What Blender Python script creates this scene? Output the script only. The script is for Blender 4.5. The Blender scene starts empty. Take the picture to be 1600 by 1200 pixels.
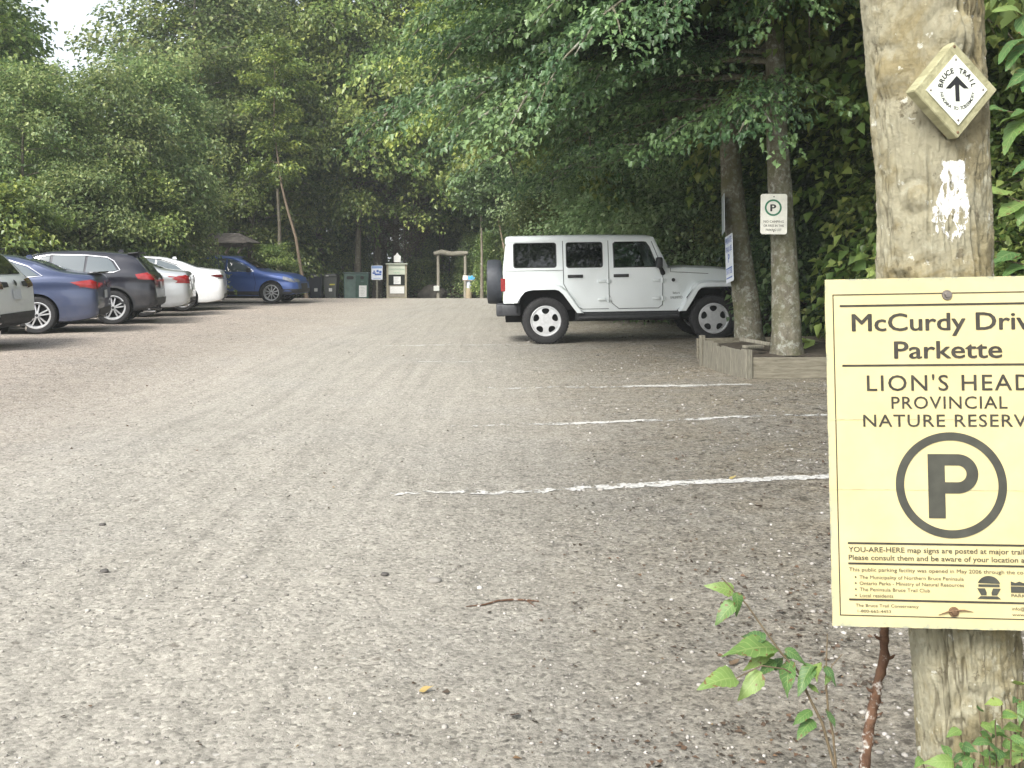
import bpy, bmesh, math, random
import numpy as np
from mathutils import Vector, Matrix
from mathutils.geometry import delaunay_2d_cdt
from mathutils.bvhtree import BVHTree

# ---------------------------------------------------------------- camera, sky, sun, exposure
scene = bpy.context.scene
COL = scene.collection
PI = math.pi
R = math.radians
EYE, HOR = 1.5, 406.0            # eye height in metres; the photograph's horizon row (1600 x 1200 frame)
cam_d = bpy.data.cameras.new('camera'); cam = bpy.data.objects.new('camera', cam_d); COL.objects.link(cam)
cam.location = (0, 0, EYE); cam.rotation_euler = (R(90), 0, 0)
cam_d.lens = 36.0; cam_d.sensor_width = 36.0; cam_d.shift_y = -0.12125
cam_d.clip_start = 0.1; cam_d.clip_end = 2000
scene.camera = cam

world = bpy.data.worlds.new('World'); scene.world = world; world.use_nodes = True
SUN_EL, SUN_AZ = R(43), R(-148)    # azimuth from +Y (view direction) towards +X
nt = world.node_tree; nt.nodes.clear()
sky = nt.nodes.new('ShaderNodeTexSky'); sky.sky_type = 'NISHITA'; sky.sun_disc = False
sky.sun_elevation = SUN_EL; sky.sun_rotation = SUN_AZ; sky.dust_density = 3.0; sky.air_density = 1.0; sky.ozone_density = 1.0
hsv = nt.nodes.new('ShaderNodeHueSaturation'); hsv.inputs['Saturation'].default_value = 0.35
bg = nt.nodes.new('ShaderNodeBackground'); bg.inputs['Strength'].default_value = 0.15
wo = nt.nodes.new('ShaderNodeOutputWorld')
nt.links.new(sky.outputs[0], hsv.inputs['Color']); nt.links.new(hsv.outputs[0], bg.inputs['Color']); nt.links.new(bg.outputs[0], wo.inputs['Surface'])
sun_d = bpy.data.lights.new('sun', 'SUN'); sun_d.energy = 2.2; sun_d.angle = R(18); sun_d.color = (1.0, 0.965, 0.90)
sun = bpy.data.objects.new('sun', sun_d); COL.objects.link(sun)
sdir = Vector((math.sin(SUN_AZ)*math.cos(SUN_EL), math.cos(SUN_AZ)*math.cos(SUN_EL), math.sin(SUN_EL)))
sun.rotation_euler = sdir.to_track_quat('Z', 'Y').to_euler()
sun.location = (0, 0, 30)
scene.view_settings.view_transform = 'Standard'; scene.view_settings.look = 'None'
scene.view_settings.exposure = 1.2; scene.view_settings.gamma = 1.0
scene.render.engine = 'CYCLES'
scene.cycles.max_bounces = 7; scene.cycles.diffuse_bounces = 5; scene.cycles.glossy_bounces = 3
scene.cycles.transmission_bounces = 5; scene.cycles.transparent_max_bounces = 8
scene.cycles.use_denoising = True
scene.cycles.caustics_reflective = False; scene.cycles.caustics_refractive = False

def px(x, y, d):
    """a place seen at pixel (x, y) of the photograph at distance d along the view"""
    return Vector(((x-800)*d/1600.0, d, EYE+(HOR-y)*d/1600.0))

# ---------------------------------------------------------------- helpers
def tag(o, label=None, cat=None, group=None, kind=None):
    if label: o['label'] = label
    if cat: o['category'] = cat
    if group: o['group'] = group
    if kind: o['kind'] = kind
    return o
def thing(name, label, cat, loc=(0,0,0), rz=0.0, group=None, rot=None):
    o = bpy.data.objects.new(name, None); COL.objects.link(o)
    o.location = loc; o.rotation_euler = rot if rot else (0, 0, rz); o.empty_display_size = 0.2
    return tag(o, label, cat, group)
def link(name, me, mat=None, parent=None, loc=None, rot=None):
    o = bpy.data.objects.new(name, me); COL.objects.link(o)
    if mat is not None:
        for m in (mat if isinstance(mat, (list, tuple)) else [mat]): me.materials.append(m)
    if parent is not None: o.parent = parent
    if loc is not None: o.location = loc
    if rot is not None: o.rotation_euler = rot
    return o
def mesh_np(name, verts, quads=None, tris=None, smooth=False, attr=None):
    """fast mesh from numpy arrays; attr = {name: per-face float}"""
    me = bpy.data.meshes.new(name)
    verts = np.asarray(verts, dtype=np.float32)
    loops = []; starts = []; n = 0
    nf = 0
    if quads is not None and len(quads):
        q = np.asarray(quads, dtype=np.int32); loops.append(q.ravel()); starts.append(np.arange(len(q))*4+n); n += q.size; nf += len(q)
    if tris is not None and len(tris):
        t = np.asarray(tris, dtype=np.int32); loops.append(t.ravel()); starts.append(np.arange(len(t))*3+n); n += t.size; nf += len(t)
    loops = np.concatenate(loops); starts = np.concatenate(starts)
    me.vertices.add(len(verts)); me.vertices.foreach_set('co', verts.ravel())
    me.loops.add(len(loops)); me.loops.foreach_set('vertex_index', loops)
    me.polygons.add(nf); me.polygons.foreach_set('loop_start', starts.astype(np.int32))
    me.update(calc_edges=True)
    if smooth: me.shade_smooth()
    if attr:
        for k, v in attr.items():
            a = me.attributes.new(k, 'FLOAT', 'FACE'); a.data.foreach_set('value', np.asarray(v, dtype=np.float32))
    return me
class MB:
    """collects shapes into ONE mesh"""
    def __init__(s): s.bm = bmesh.new()
    def box(s, c, size, rot=None, bev=0.0, seg=1, M=None):
        r = bmesh.ops.create_cube(s.bm, size=1.0)
        vs = r['verts']
        for v in vs: v.co = Vector((v.co.x*size[0], v.co.y*size[1], v.co.z*size[2]))
        if bev > 0:
            es = list({e for v in vs for e in v.link_edges})
            rb = bmesh.ops.bevel(s.bm, geom=es, offset=bev, segments=seg, profile=0.5, affect='EDGES')
            vs = list({v for v in rb['verts']} | {v for v in vs if v.is_valid})
        if rot is not None:
            E = rot if isinstance(rot, Matrix) else Matrix.Rotation(rot[2],4,'Z') @ Matrix.Rotation(rot[1],4,'Y') @ Matrix.Rotation(rot[0],4,'X')
            for v in vs: v.co = E @ v.co
        for v in vs:
            v.co += Vector(c)
            if M is not None: v.co = M @ v.co
        return s
    def prism(s, poly, fn, a, b):
        """poly 2D extruded from a to b; fn(u, v, w) -> 3D"""
        n = len(poly)
        A = [s.bm.verts.new(fn(p[0], p[1], a)) for p in poly]; B = [s.bm.verts.new(fn(p[0], p[1], b)) for p in poly]
        try:
            s.bm.faces.new(A[::-1]); s.bm.faces.new(B)
        except ValueError: pass
        for i in range(n):
            s.bm.faces.new((A[i], A[(i+1)%n], B[(i+1)%n], B[i]))
        return s
    def plate(s, outer, holes, fn, a, b):
        """flat plate with holes"""
        vs = []; es = []
        for loop in [outer]+holes:
            k = len(vs); vs += [Vector(p) for p in loop]; es += [(k+i, k+(i+1)%len(loop)) for i in range(len(loop))]
        v2, e2, f2, *_ = delaunay_2d_cdt(vs, es, [], 1, 1e-6)
        keep = []
        for f in f2:
            c = sum((v2[i] for i in f), Vector((0,0)))/len(f)
            if not inside(c, outer): continue
            if any(inside(c, h) for h in holes): continue
            keep.append(f)
        A = [s.bm.verts.new(fn(p.x, p.y, a)) for p in v2]; B = [s.bm.verts.new(fn(p.x, p.y, b)) for p in v2]
        cnt = {}
        for f in keep:
            for i in range(len(f)):
                e = (f[i], f[(i+1)%len(f)]); cnt[e] = cnt.get(e, 0)+1
            s.bm.faces.new([A[i] for i in f]); s.bm.faces.new([B[i] for i in reversed(f)])
        for (i, j) in list(cnt):
            if (j, i) not in cnt: s.bm.faces.new((A[j], A[i], B[i], B[j]))
        return s
    def tube(s, pts, rad, n=8, cap=True):
        pts = [Vector(p) for p in pts]; rad = rad if isinstance(rad, (list, tuple, np.ndarray)) else [rad]*len(pts)
        rings = []; prev = None
        for i, p in enumerate(pts):
            t = (pts[min(i+1, len(pts)-1)]-pts[max(i-1, 0)]).normalized()
            if prev is None:
                u = t.orthogonal().normalized()
            else:
                u = (prev - t*prev.dot(t)); u = u.normalized() if u.length > 1e-6 else t.orthogonal().normalized()
            prev = u; w = t.cross(u)
            rings.append([s.bm.verts.new(p+(u*math.cos(2*PI*k/n)+w*math.sin(2*PI*k/n))*rad[i]) for k in range(n)])
        for a, b in zip(rings, rings[1:]):
            for k in range(n): s.bm.faces.new((a[k], a[(k+1)%n], b[(k+1)%n], b[k]))
        if cap: s.bm.faces.new(rings[0][::-1]); s.bm.faces.new(rings[-1])
        return s
    def cyl(s, a, b, r, n=16, r2=None): return s.tube([a, b], [r, r if r2 is None else r2], n)
    def lathe(s, prof, n=32, M=None, close=False):
        """prof [(r, h)] about local Y axis (wheels)"""
        rings = []
        for r, h in prof:
            rings.append([s.bm.verts.new((M or Matrix()) @ Vector((r*math.cos(2*PI*k/n), h, r*math.sin(2*PI*k/n)))) for k in range(n)])
        m = len(rings)
        for i in range(m if close else m-1):
            a, b = rings[i], rings[(i+1)%m]
            for k in range(n): s.bm.faces.new((a[k], a[(k+1)%n], b[(k+1)%n], b[k]))
        if not close:
            if prof[0][0] > 1e-4: s.bm.faces.new(rings[0][::-1])
            if prof[-1][0] > 1e-4: s.bm.faces.new(rings[-1])
        return s
    def build(s, name, mat, parent=None, smooth=None, loc=None, rot=None, sub=0):
        bmesh.ops.remove_doubles(s.bm, verts=s.bm.verts, dist=1e-6)
        bmesh.ops.recalc_face_normals(s.bm, faces=s.bm.faces)
        me = bpy.data.meshes.new(name); s.bm.to_mesh(me); s.bm.free()
        if smooth: me.shade_smooth(); me.set_sharp_from_angle(angle=R(smooth))
        return link(name, me, mat, parent, loc, rot)
def inside(p, poly):
    x, y = p[0], p[1]; c = False; n = len(poly)
    for i in range(n):
        x1, y1 = poly[i][0], poly[i][1]; x2, y2 = poly[(i+1)%n][0], poly[(i+1)%n][1]
        if (y1 > y) != (y2 > y) and x < (x2-x1)*(y-y1)/(y2-y1)+x1: c = not c
    return c
def copy_tree(o, parent=None):
    c = o.copy(); COL.objects.link(c)
    if parent is not None: c.parent = parent
    for ch in list(o.children): copy_tree(ch, c)
    return c

# value noise, vectorised
def _hash(ix, iy, iz, seed):
    h = (ix.astype(np.int64)*374761393 + iy.astype(np.int64)*668265263 + iz.astype(np.int64)*2147483647 + seed*1274126177) & 0xffffffff
    h = ((h ^ (h >> 13)) * 1274126177) & 0xffffffff
    h = (h ^ (h >> 16)) & 0xffffffff
    return h.astype(np.float64)/4294967295.0
def vnoise(x, y, z=None, seed=0):
    x = np.asarray(x, dtype=np.float64); y = np.asarray(y, dtype=np.float64)
    z = np.zeros_like(x) if z is None else np.asarray(z, dtype=np.float64)
    ix, iy, iz = np.floor(x), np.floor(y), np.floor(z)
    fx, fy, fz = x-ix, y-iy, z-iz
    fx = fx*fx*(3-2*fx); fy = fy*fy*(3-2*fy); fz = fz*fz*(3-2*fz)
    out = 0
    for dx in (0, 1):
        for dy in (0, 1):
            for dz in ((0, 1)):
                w = (fx if dx else 1-fx)*(fy if dy else 1-fy)*(fz if dz else 1-fz)
                out = out + w*_hash(ix+dx, iy+dy, iz+dz, seed)
    return out*2-1
def sstep(a, b, x):
    t = np.clip((x-a)/(b-a), 0, 1); return t*t*(3-2*t)

# ---------------------------------------------------------------- materials
def newmat(name):
    m = bpy.data.materials.new(name); m.use_nodes = True
    b = m.node_tree.nodes['Principled BSDF']; return m, m.node_tree, b
def N(nt, typ, **kw):
    n = nt.nodes.new(typ)
    for k, v in kw.items():
        if k in n.inputs: n.inputs[k].default_value = v
        else: setattr(n, k, v)
    return n
def ramp(nt, fac, stops):
    r = nt.nodes.new('ShaderNodeValToRGB'); e = r.color_ramp.elements
    while len(e) < len(stops): e.new(0.5)
    for i, (p, c) in enumerate(stops): e[i].position = p; e[i].color = (*c, 1) if len(c) == 3 else c
    nt.links.new(fac, r.inputs['Fac']); return r
def plain(name, col, rough=0.5, metal=0.0, coat=0.0, var=0.0, vscale=20.0, bump=0.0, bscale=60.0, spec=0.5):
    """base colour with procedural wear and fine bump"""
    m, nt, b = newmat(name)
    b.inputs['Roughness'].default_value = rough; b.inputs['Metallic'].default_value = metal
    b.inputs['Coat Weight'].default_value = coat; b.inputs['Coat Roughness'].default_value = 0.04
    b.inputs['Specular IOR Level'].default_value = spec
    tc = nt.nodes.new('ShaderNodeTexCoord')
    n = N(nt, 'ShaderNodeTexNoise', Scale=vscale, Detail=5.0); nt.links.new(tc.outputs['Object'], n.inputs['Vector'])
    lo = tuple(max(0, c*(1-var)) for c in col); hi = tuple(min(1, c*(1+var)) for c in col)
    r = ramp(nt, n.outputs['Fac'], [(0.3, lo), (0.7, hi)]); nt.links.new(r.outputs['Color'], b.inputs['Base Color'])
    if bump:
        n2 = N(nt, 'ShaderNodeTexNoise', Scale=bscale, Detail=4.0); nt.links.new(tc.outputs['Object'], n2.inputs['Vector'])
        bp = N(nt, 'ShaderNodeBump', Strength=bump, Distance=0.01); nt.links.new(n2.outputs['Fac'], bp.inputs['Height']); nt.links.new(bp.outputs[0], b.inputs['Normal'])
    return m
def paint(name, col, metal=0.0, dirt=0.25, rough=0.32):
    """car paint: clear coat, road dust low on the body"""
    m, nt, b = newmat(name)
    b.inputs['Metallic'].default_value = metal; b.inputs['Coat Weight'].default_value = 0.7; b.inputs['Coat Roughness'].default_value = 0.06
    tc = nt.nodes.new('ShaderNodeTexCoord'); sp = nt.nodes.new('ShaderNodeSeparateXYZ'); nt.links.new(tc.outputs['Object'], sp.inputs[0])
    n = N(nt, 'ShaderNodeTexNoise', Scale=7.0, Detail=6.0); nt.links.new(tc.outputs['Object'], n.inputs['Vector'])
    mr = N(nt, 'ShaderNodeMapRange'); mr.inputs['From Min'].default_value = 0.9; mr.inputs['From Max'].default_value = 0.25
    nt.links.new(sp.outputs['Z'], mr.inputs['Value'])
    mu = N(nt, 'ShaderNodeMath', operation='MULTIPLY'); nt.links.new(mr.outputs[0], mu.inputs[0]); nt.links.new(n.outputs['Fac'], mu.inputs[1])
    mu2 = N(nt, 'ShaderNodeMath', operation='MULTIPLY'); nt.links.new(mu.outputs[0], mu2.inputs[0]); mu2.inputs[1].default_value = dirt*2
    mx = N(nt, 'ShaderNodeMix', data_type='RGBA'); mx.inputs['A'].default_value = (*col, 1); mx.inputs['B'].default_value = (0.33, 0.30, 0.26, 1)
    nt.links.new(mu2.outputs[0], mx.inputs['Factor']); nt.links.new(mx.outputs['Result'], b.inputs['Base Color'])
    ad = N(nt, 'ShaderNodeMath', operation='ADD'); nt.links.new(mu2.outputs[0], ad.inputs[0]); ad.inputs[1].default_value = rough; nt.links.new(ad.outputs[0], b.inputs['Roughness'])
    return m
def wood(name, c1, c2, scale=6.0, stretch=(1, 1, 8), rough=0.85, bump=0.4):
    m, nt, b = newmat(name); b.inputs['Roughness'].default_value = rough
    tc = nt.nodes.new('ShaderNodeTexCoord'); mp = nt.nodes.new('ShaderNodeMapping'); mp.inputs['Scale'].default_value = tuple(scale*8/s for s in stretch)
    nt.links.new(tc.outputs['Object'], mp.inputs['Vector'])
    n = N(nt, 'ShaderNodeTexNoise', Scale=1.0, Detail=8.0, Roughness=0.65, Distortion=0.6); nt.links.new(mp.outputs[0], n.inputs['Vector'])
    r = ramp(nt, n.outputs['Fac'], [(0.3, c1), (0.68, c2)]); nt.links.new(r.outputs['Color'], b.inputs['Base Color'])
    bp = N(nt, 'ShaderNodeBump', Strength=bump, Distance=0.01); nt.links.new(n.outputs['Fac'], bp.inputs['Height']); nt.links.new(bp.outputs[0], b.inputs['Normal'])
    return m
def leafmat(name, dark, mid, light, trans=0.35, rough=0.38):
    """foliage colour varies from leaf to leaf by a stored value"""
    m, nt, b = newmat(name)
    at = N(nt, 'ShaderNodeAttribute'); at.attribute_name = 'tint'
    r = ramp(nt, at.outputs['Fac'], [(0.0, dark), (0.5, mid), (1.0, light)])
    oi = nt.nodes.new('ShaderNodeObjectInfo'); hs = N(nt, 'ShaderNodeHueSaturation')
    mr = N(nt, 'ShaderNodeMapRange'); mr.inputs['To Min'].default_value = 0.85; mr.inputs['To Max'].default_value = 1.15
    nt.links.new(oi.outputs['Random'], mr.inputs['Value']); nt.links.new(mr.outputs[0], hs.inputs['Value'])
    mr2 = N(nt, 'ShaderNodeMapRange'); mr2.inputs['To Min'].default_value = 0.485; mr2.inputs['To Max'].default_value = 0.51
    nt.links.new(oi.outputs['Random'], mr2.inputs['Value']); nt.links.new(mr2.outputs[0], hs.inputs['Hue'])
    nt.links.new(r.outputs['Color'], hs.inputs['Color'])
    nt.links.new(hs.outputs[0], b.inputs['Base Color']); b.inputs['Roughness'].default_value = rough
    b.inputs['Specular IOR Level'].default_value = 0.55
    tr = nt.nodes.new('ShaderNodeBsdfTranslucent'); nt.links.new(hs.outputs[0], tr.inputs['Color'])
    ms = N(nt, 'ShaderNodeMixShader'); ms.inputs[0].default_value = trans
    out = nt.nodes['Material Output']
    nt.links.new(b.outputs[0], ms.inputs[1]); nt.links.new(tr.outputs[0], ms.inputs[2]); nt.links.new(ms.outputs[0], out.inputs['Surface'])
    return m
def barkmat(name, c1, c2, scale=9.0, lichen=(0.42, 0.43, 0.36), lich=0.62, stretch=4.0, moss=None, bump=0.7):
    m, nt, b = newmat(name); b.inputs['Roughness'].default_value = 0.92; b.inputs['Specular IOR Level'].default_value = 0.2
    tc = nt.nodes.new('ShaderNodeTexCoord'); mp = nt.nodes.new('ShaderNodeMapping'); mp.inputs['Scale'].default_value = (scale, scale, scale/stretch)
    nt.links.new(tc.outputs['Object'], mp.inputs['Vector'])
    n = N(nt, 'ShaderNodeTexNoise', Scale=1.0, Detail=9.0, Roughness=0.68, Distortion=0.8); nt.links.new(mp.outputs[0], n.inputs['Vector'])
    r = ramp(nt, n.outputs['Fac'], [(0.28, c1), (0.66, c2)])
    n2 = N(nt, 'ShaderNodeTexNoise', Scale=scale*0.9, Detail=7.0, Roughness=0.72); nt.links.new(tc.outputs['Object'], n2.inputs['Vector'])
    r2 = ramp(nt, n2.outputs['Fac'], [(lich-0.06, (0,0,0)), (lich+0.05, (1,1,1))])
    mx = N(nt, 'ShaderNodeMix', data_type='RGBA'); nt.links.new(r2.outputs['Color'], mx.inputs['Factor'])
    nt.links.new(r.outputs['Color'], mx.inputs['A']); mx.inputs['B'].default_value = (*lichen, 1)
    last = mx.outputs['Result']
    if moss:
        n3 = N(nt, 'ShaderNodeTexNoise', Scale=3.0, Detail=5.0, Roughness=0.7); nt.links.new(tc.outputs['Object'], n3.inputs['Vector'])
        r3 = ramp(nt, n3.outputs['Fac'], [(0.42, (0,0,0)), (0.66, (0.85,0.85,0.85))])
        m3 = N(nt, 'ShaderNodeMix', data_type='RGBA'); nt.links.new(r3.outputs['Color'], m3.inputs['Factor']); nt.links.new(last, m3.inputs['A']); m3.inputs['B'].default_value = (*moss, 1)
        last = m3.outputs['Result']
    nt.links.new(last, b.inputs['Base Color'])
    bp = N(nt, 'ShaderNodeBump', Strength=bump, Distance=0.012); nt.links.new(n.outputs['Fac'], bp.inputs['Height']); nt.links.new(bp.outputs[0], b.inputs['Normal'])
    return m
# ---------------------------------------------------------------- the ground
def ground_z(x, y, fine=True):
    x = np.asarray(x, dtype=np.float64); y = np.asarray(y, dtype=np.float64)
    z = 0.16*sstep(-4.5, -8.0, x)*sstep(8, 13, y)*(1-sstep(29, 34, y))
    z = z + 0.035*vnoise(x/3.1, y/3.7, seed=3)*sstep(1, 6, y)*(1-sstep(30, 38, y))
    z = z - 0.042*np.maximum(y-40, 0)*(y < 48) - 0.336*(y >= 48)
    z = z + 0.45*sstep(49, 62, y)
    z = z + 0.25*sstep(4.6, 8.0, x)*(1-sstep(45, 50, y))
    z = z + 0.35*sstep(-12.5, -16, x)*(1-sstep(45, 50, y))
    z = z + 0.05*sstep(1.6, 3.4, x)*sstep(15.5, 17, y)*(1-sstep(20, 22, y))
    z = z + 0.008*vnoise(x/0.55, y/0.6, seed=5)
    if fine:
        d = np.sqrt(x*x+y*y); k = np.clip(1.6-d/9.0, 0.0, 1)
        z = z + k*(0.0045*vnoise(x/0.11, y/0.10, seed=7) + 0.0028*vnoise(x/0.045, y/0.04, seed=8) + 0.0014*np.maximum(vnoise(x/0.02, y/0.02, seed=9), 0)*2)
    return z
def gz(x, y): return float(ground_z(np.array([x]), np.array([y]), False)[0])

def make_ground():
    rs = [0.0, 0.6, 1.2]; r = 1.8
    while r < 62: rs.append(r); r *= 1.0085
    while r < 900: rs.append(r); r *= 1.12
    rs = np.array(rs)
    front = np.arange(-34, 34, 0.13)
    rest = np.arange(34, 326, 4.0)
    az = np.radians(np.concatenate([front, rest]))
    n, m = len(rs), len(az)
    X = rs[:, None]*np.sin(az)[None, :]; Y = rs[:, None]*np.cos(az)[None, :]
    Z = ground_z(X.ravel(), Y.ravel()).reshape(X.shape)
    V = np.stack([X, Y, Z], -1).reshape(-1, 3)
    i = np.arange(n-1)[:, None]*m; j = np.arange(m)[None, :]; j2 = (j+1) % m
    Q = np.stack([i+j, i+j2, i+m+j2, i+m+j], -1).reshape(-1, 4)
    me = mesh_np('ground', V, quads=Q[:, ::-1], smooth=True)
    return me
m, nt, b = newmat('gravel_ground'); b.inputs['Roughness'].default_value = 0.95; b.inputs['Specular IOR Level'].default_value = 0.15
ge = nt.nodes.new('ShaderNodeNewGeometry'); P = ge.outputs['Position']
def nz(scale, detail=4, rough=0.6, vec=P, dist=0.0):
    n = N(nt, 'ShaderNodeTexNoise', Scale=scale, Detail=float(detail), Roughness=rough, Distortion=dist); nt.links.new(vec, n.inputs['Vector']); return n.outputs['Fac']
def mixc(fac, a, bcol, mode='MIX'):
    mx = N(nt, 'ShaderNodeMix', data_type='RGBA', blend_type=mode)
    for sock, val in (('Factor', fac), ('A', a), ('B', bcol)):
        if isinstance(val, (tuple, float)): mx.inputs[sock].default_value = val if isinstance(val, float) else (*val, 1)
        else: nt.links.new(val, mx.inputs[sock])
    return mx.outputs['Result']
def math2(op, a, c):
    mm = N(nt, 'ShaderNodeMath', operation=op)
    for k, v in ((0, a), (1, c)):
        if isinstance(v, (int, float)): mm.inputs[k].default_value = v
        else: nt.links.new(v, mm.inputs[k])
    return mm.outputs[0]
sp = nt.nodes.new('ShaderNodeSeparateXYZ'); nt.links.new(P, sp.inputs[0])
def mrange(v, a, b_, lo=0.0, hi=1.0):
    q = N(nt, 'ShaderNodeMapRange'); q.inputs['From Min'].default_value = a; q.inputs['From Max'].default_value = b_; q.inputs['To Min'].default_value = lo; q.inputs['To Max'].default_value = hi; nt.links.new(v, q.inputs['Value']); return q.outputs[0]
def grey(f, stops): return ramp(nt, f, [(p, (v,)*3) for p, v in stops]).outputs['Color']
X_, Y_ = sp.outputs['X'], sp.outputs['Y']
base = ramp(nt, nz(0.9, 6, 0.65), [(0.3, (0.325, 0.302, 0.255)), (0.7, (0.415, 0.388, 0.335))]).outputs['Color']
# wheel-worn lane through the middle with tyre streaks along the driving direction
mp = nt.nodes.new('ShaderNodeMapping'); mp.inputs['Scale'].default_value = (7.0, 0.30, 1); nt.links.new(P, mp.inputs['Vector'])
streak = nz(1.0, 7, 0.65, mp.outputs[0], 0.3)
wav = math2('ADD', X_, math2('MULTIPLY', nz(0.25, 2), 1.2))
lane = mrange(math2('ABSOLUTE', math2('ADD', wav, 1.5), 0.0), 3.2, 1.2)
base = mixc(math2('MULTIPLY', lane, 0.6), base, (0.30, 0.285, 0.25))
base = mixc(math2('MULTIPLY', lane, 0.55), base, grey(streak, [(0.34, 0.74), (0.5, 1.0), (0.66, 1.14)]), 'MULTIPLY')
# finely ribbed tyre prints
for off in (1.15, 1.75, -0.1, 2.9):
    tr_ = mrange(math2('ABSOLUTE', math2('ADD', math2('ADD', X_, math2('MULTIPLY', nz(0.16, 1), 1.6)), off-0.8), 0.0), 0.13, 0.07)
    rib = N(nt, 'ShaderNodeTexWave', Scale=11.0, Distortion=1.2, Detail=2.0); rib.bands_direction = 'X'; nt.links.new(P, rib.inputs['Vector'])
    k_ = math2('MULTIPLY', math2('MULTIPLY', tr_, grey(nz(0.5, 3), [(0.42, 0.0), (0.58, 1.0)])), 0.22)
    base = mixc(k_, base, grey(rib.outputs['Fac'], [(0.2, 0.72), (0.8, 1.12)]), 'MULTIPLY')
# pinkish dust on the far left, brown earth and litter crumbs over the right-hand bays
base = mixc(math2('MULTIPLY', mrange(X_, -3.0, -7.0), 0.75), base, (0.49, 0.42, 0.36))
rgt = mrange(math2('ADD', X_, math2('MULTIPLY', nz(0.7, 4), 1.8)), 0.9, 3.0)
base = mixc(math2('MULTIPLY', rgt, math2('MULTIPLY', grey(nz(1.6, 8, 0.72), [(0.38, 0.15), (0.6, 1.0)]), 0.5)), base, (0.36, 0.30, 0.205))
base = mixc(math2('MULTIPLY', rgt, math2('MULTIPLY', grey(nz(9.0, 9, 0.85), [(0.515, 0.0), (0.60, 1.0)]), 0.85)), base, (0.085, 0.068, 0.045))
# damp grey stain patches
base = mixc(math2('MULTIPLY', grey(nz(0.45, 7, 0.6), [(0.5, 0.0), (0.68, 1.0)]), 0.35), base, (0.27, 0.262, 0.24))
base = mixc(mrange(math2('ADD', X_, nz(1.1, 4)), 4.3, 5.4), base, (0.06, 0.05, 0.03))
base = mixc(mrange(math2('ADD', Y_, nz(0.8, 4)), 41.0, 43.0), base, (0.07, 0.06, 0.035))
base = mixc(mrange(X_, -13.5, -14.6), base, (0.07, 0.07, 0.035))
# grains: sand, gravel of several sizes; coarser outside the lane
lanec = math2('SUBTRACT', 0.92, math2('MULTIPLY', lane, 0.50))
base = mixc(math2('MULTIPLY', lanec, 0.9), base, grey(nz(40, 7, 0.85), [(0.38, 0.25), (0.485, 1.0), (0.62, 1.42)]), 'MULTIPLY')
base = mixc(math2('MULTIPLY', lanec, 0.8), base, grey(nz(8, 9, 0.85), [(0.38, 0.42), (0.475, 1.0), (0.64, 1.18)]), 'MULTIPLY')
vo = N(nt, 'ShaderNodeTexVoronoi', Scale=60.0); nt.links.new(P, vo.inputs['Vector'])
vs = nt.nodes.new('ShaderNodeSeparateColor'); nt.links.new(vo.outputs['Color'], vs.inputs[0])
base = mixc(0.75, base, grey(vs.outputs[0], [(0.0, 0.40), (0.14, 0.8), (0.5, 1.0), (0.9, 1.12), (1.0, 1.5)]), 'MULTIPLY')
for sc__, lo_, k_, dcol in ((9.0, 0.80, 0.8, (0.13, 0.115, 0.095)), (22.0, 0.74, 0.75, (0.16, 0.145, 0.12)), (17.0, 0.86, 0.7, (0.52, 0.50, 0.46))):
    v2 = N(nt, 'ShaderNodeTexVoronoi', Scale=sc__, Randomness=1.0); dm_ = nt.nodes.new('ShaderNodeVectorMath'); dm_.operation = 'ADD'
    nd = N(nt, 'ShaderNodeTexNoise', Scale=sc__*4, Detail=3.0); nt.links.new(P, nd.inputs['Vector']); ds_ = nt.nodes.new('ShaderNodeVectorMath'); ds_.operation = 'SCALE'; ds_.inputs['Scale'].default_value = 0.35/sc__
    nt.links.new(nd.outputs['Color'], ds_.inputs[0]); nt.links.new(P, dm_.inputs[0]); nt.links.new(ds_.outputs[0], dm_.inputs[1]); nt.links.new(dm_.outputs[0], v2.inputs['Vector'])
    v2s = nt.nodes.new('ShaderNodeSeparateColor'); nt.links.new(v2.outputs['Color'], v2s.inputs[0])
    base = mixc(math2('MULTIPLY', math2('MULTIPLY', grey(v2.outputs['Distance'], [(0.10, 1.0), (0.22, 0.0)]), grey(v2s.outputs[1], [(lo_, 0.0), (lo_+0.03, 1.0)])), k_), base, dcol)
nt.links.new(base, b.inputs['Base Color'])
hh = math2('ADD', math2('MULTIPLY', nz(32, 8, 0.85), 1.0), math2('MULTIPLY', math2('SUBTRACT', 1.0, vo.outputs['Distance']), 0.4))
bp = N(nt, 'ShaderNodeBump', Distance=0.03); nt.links.new(math2('MULTIPLY', lanec, 0.95), bp.inputs['Strength']); nt.links.new(hh, bp.inputs['Height'])
bp2 = N(nt, 'ShaderNodeBump', Distance=0.09); nt.links.new(math2('MULTIPLY', lanec, 0.8), bp2.inputs['Strength']); nt.links.new(nz(6, 8, 0.8), bp2.inputs['Height']); nt.links.new(bp.outputs[0], bp2.inputs['Normal'])
nt.links.new(bp2.outputs[0], b.inputs['Normal'])
tag(link('ground', make_ground(), m), kind='structure')

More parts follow.
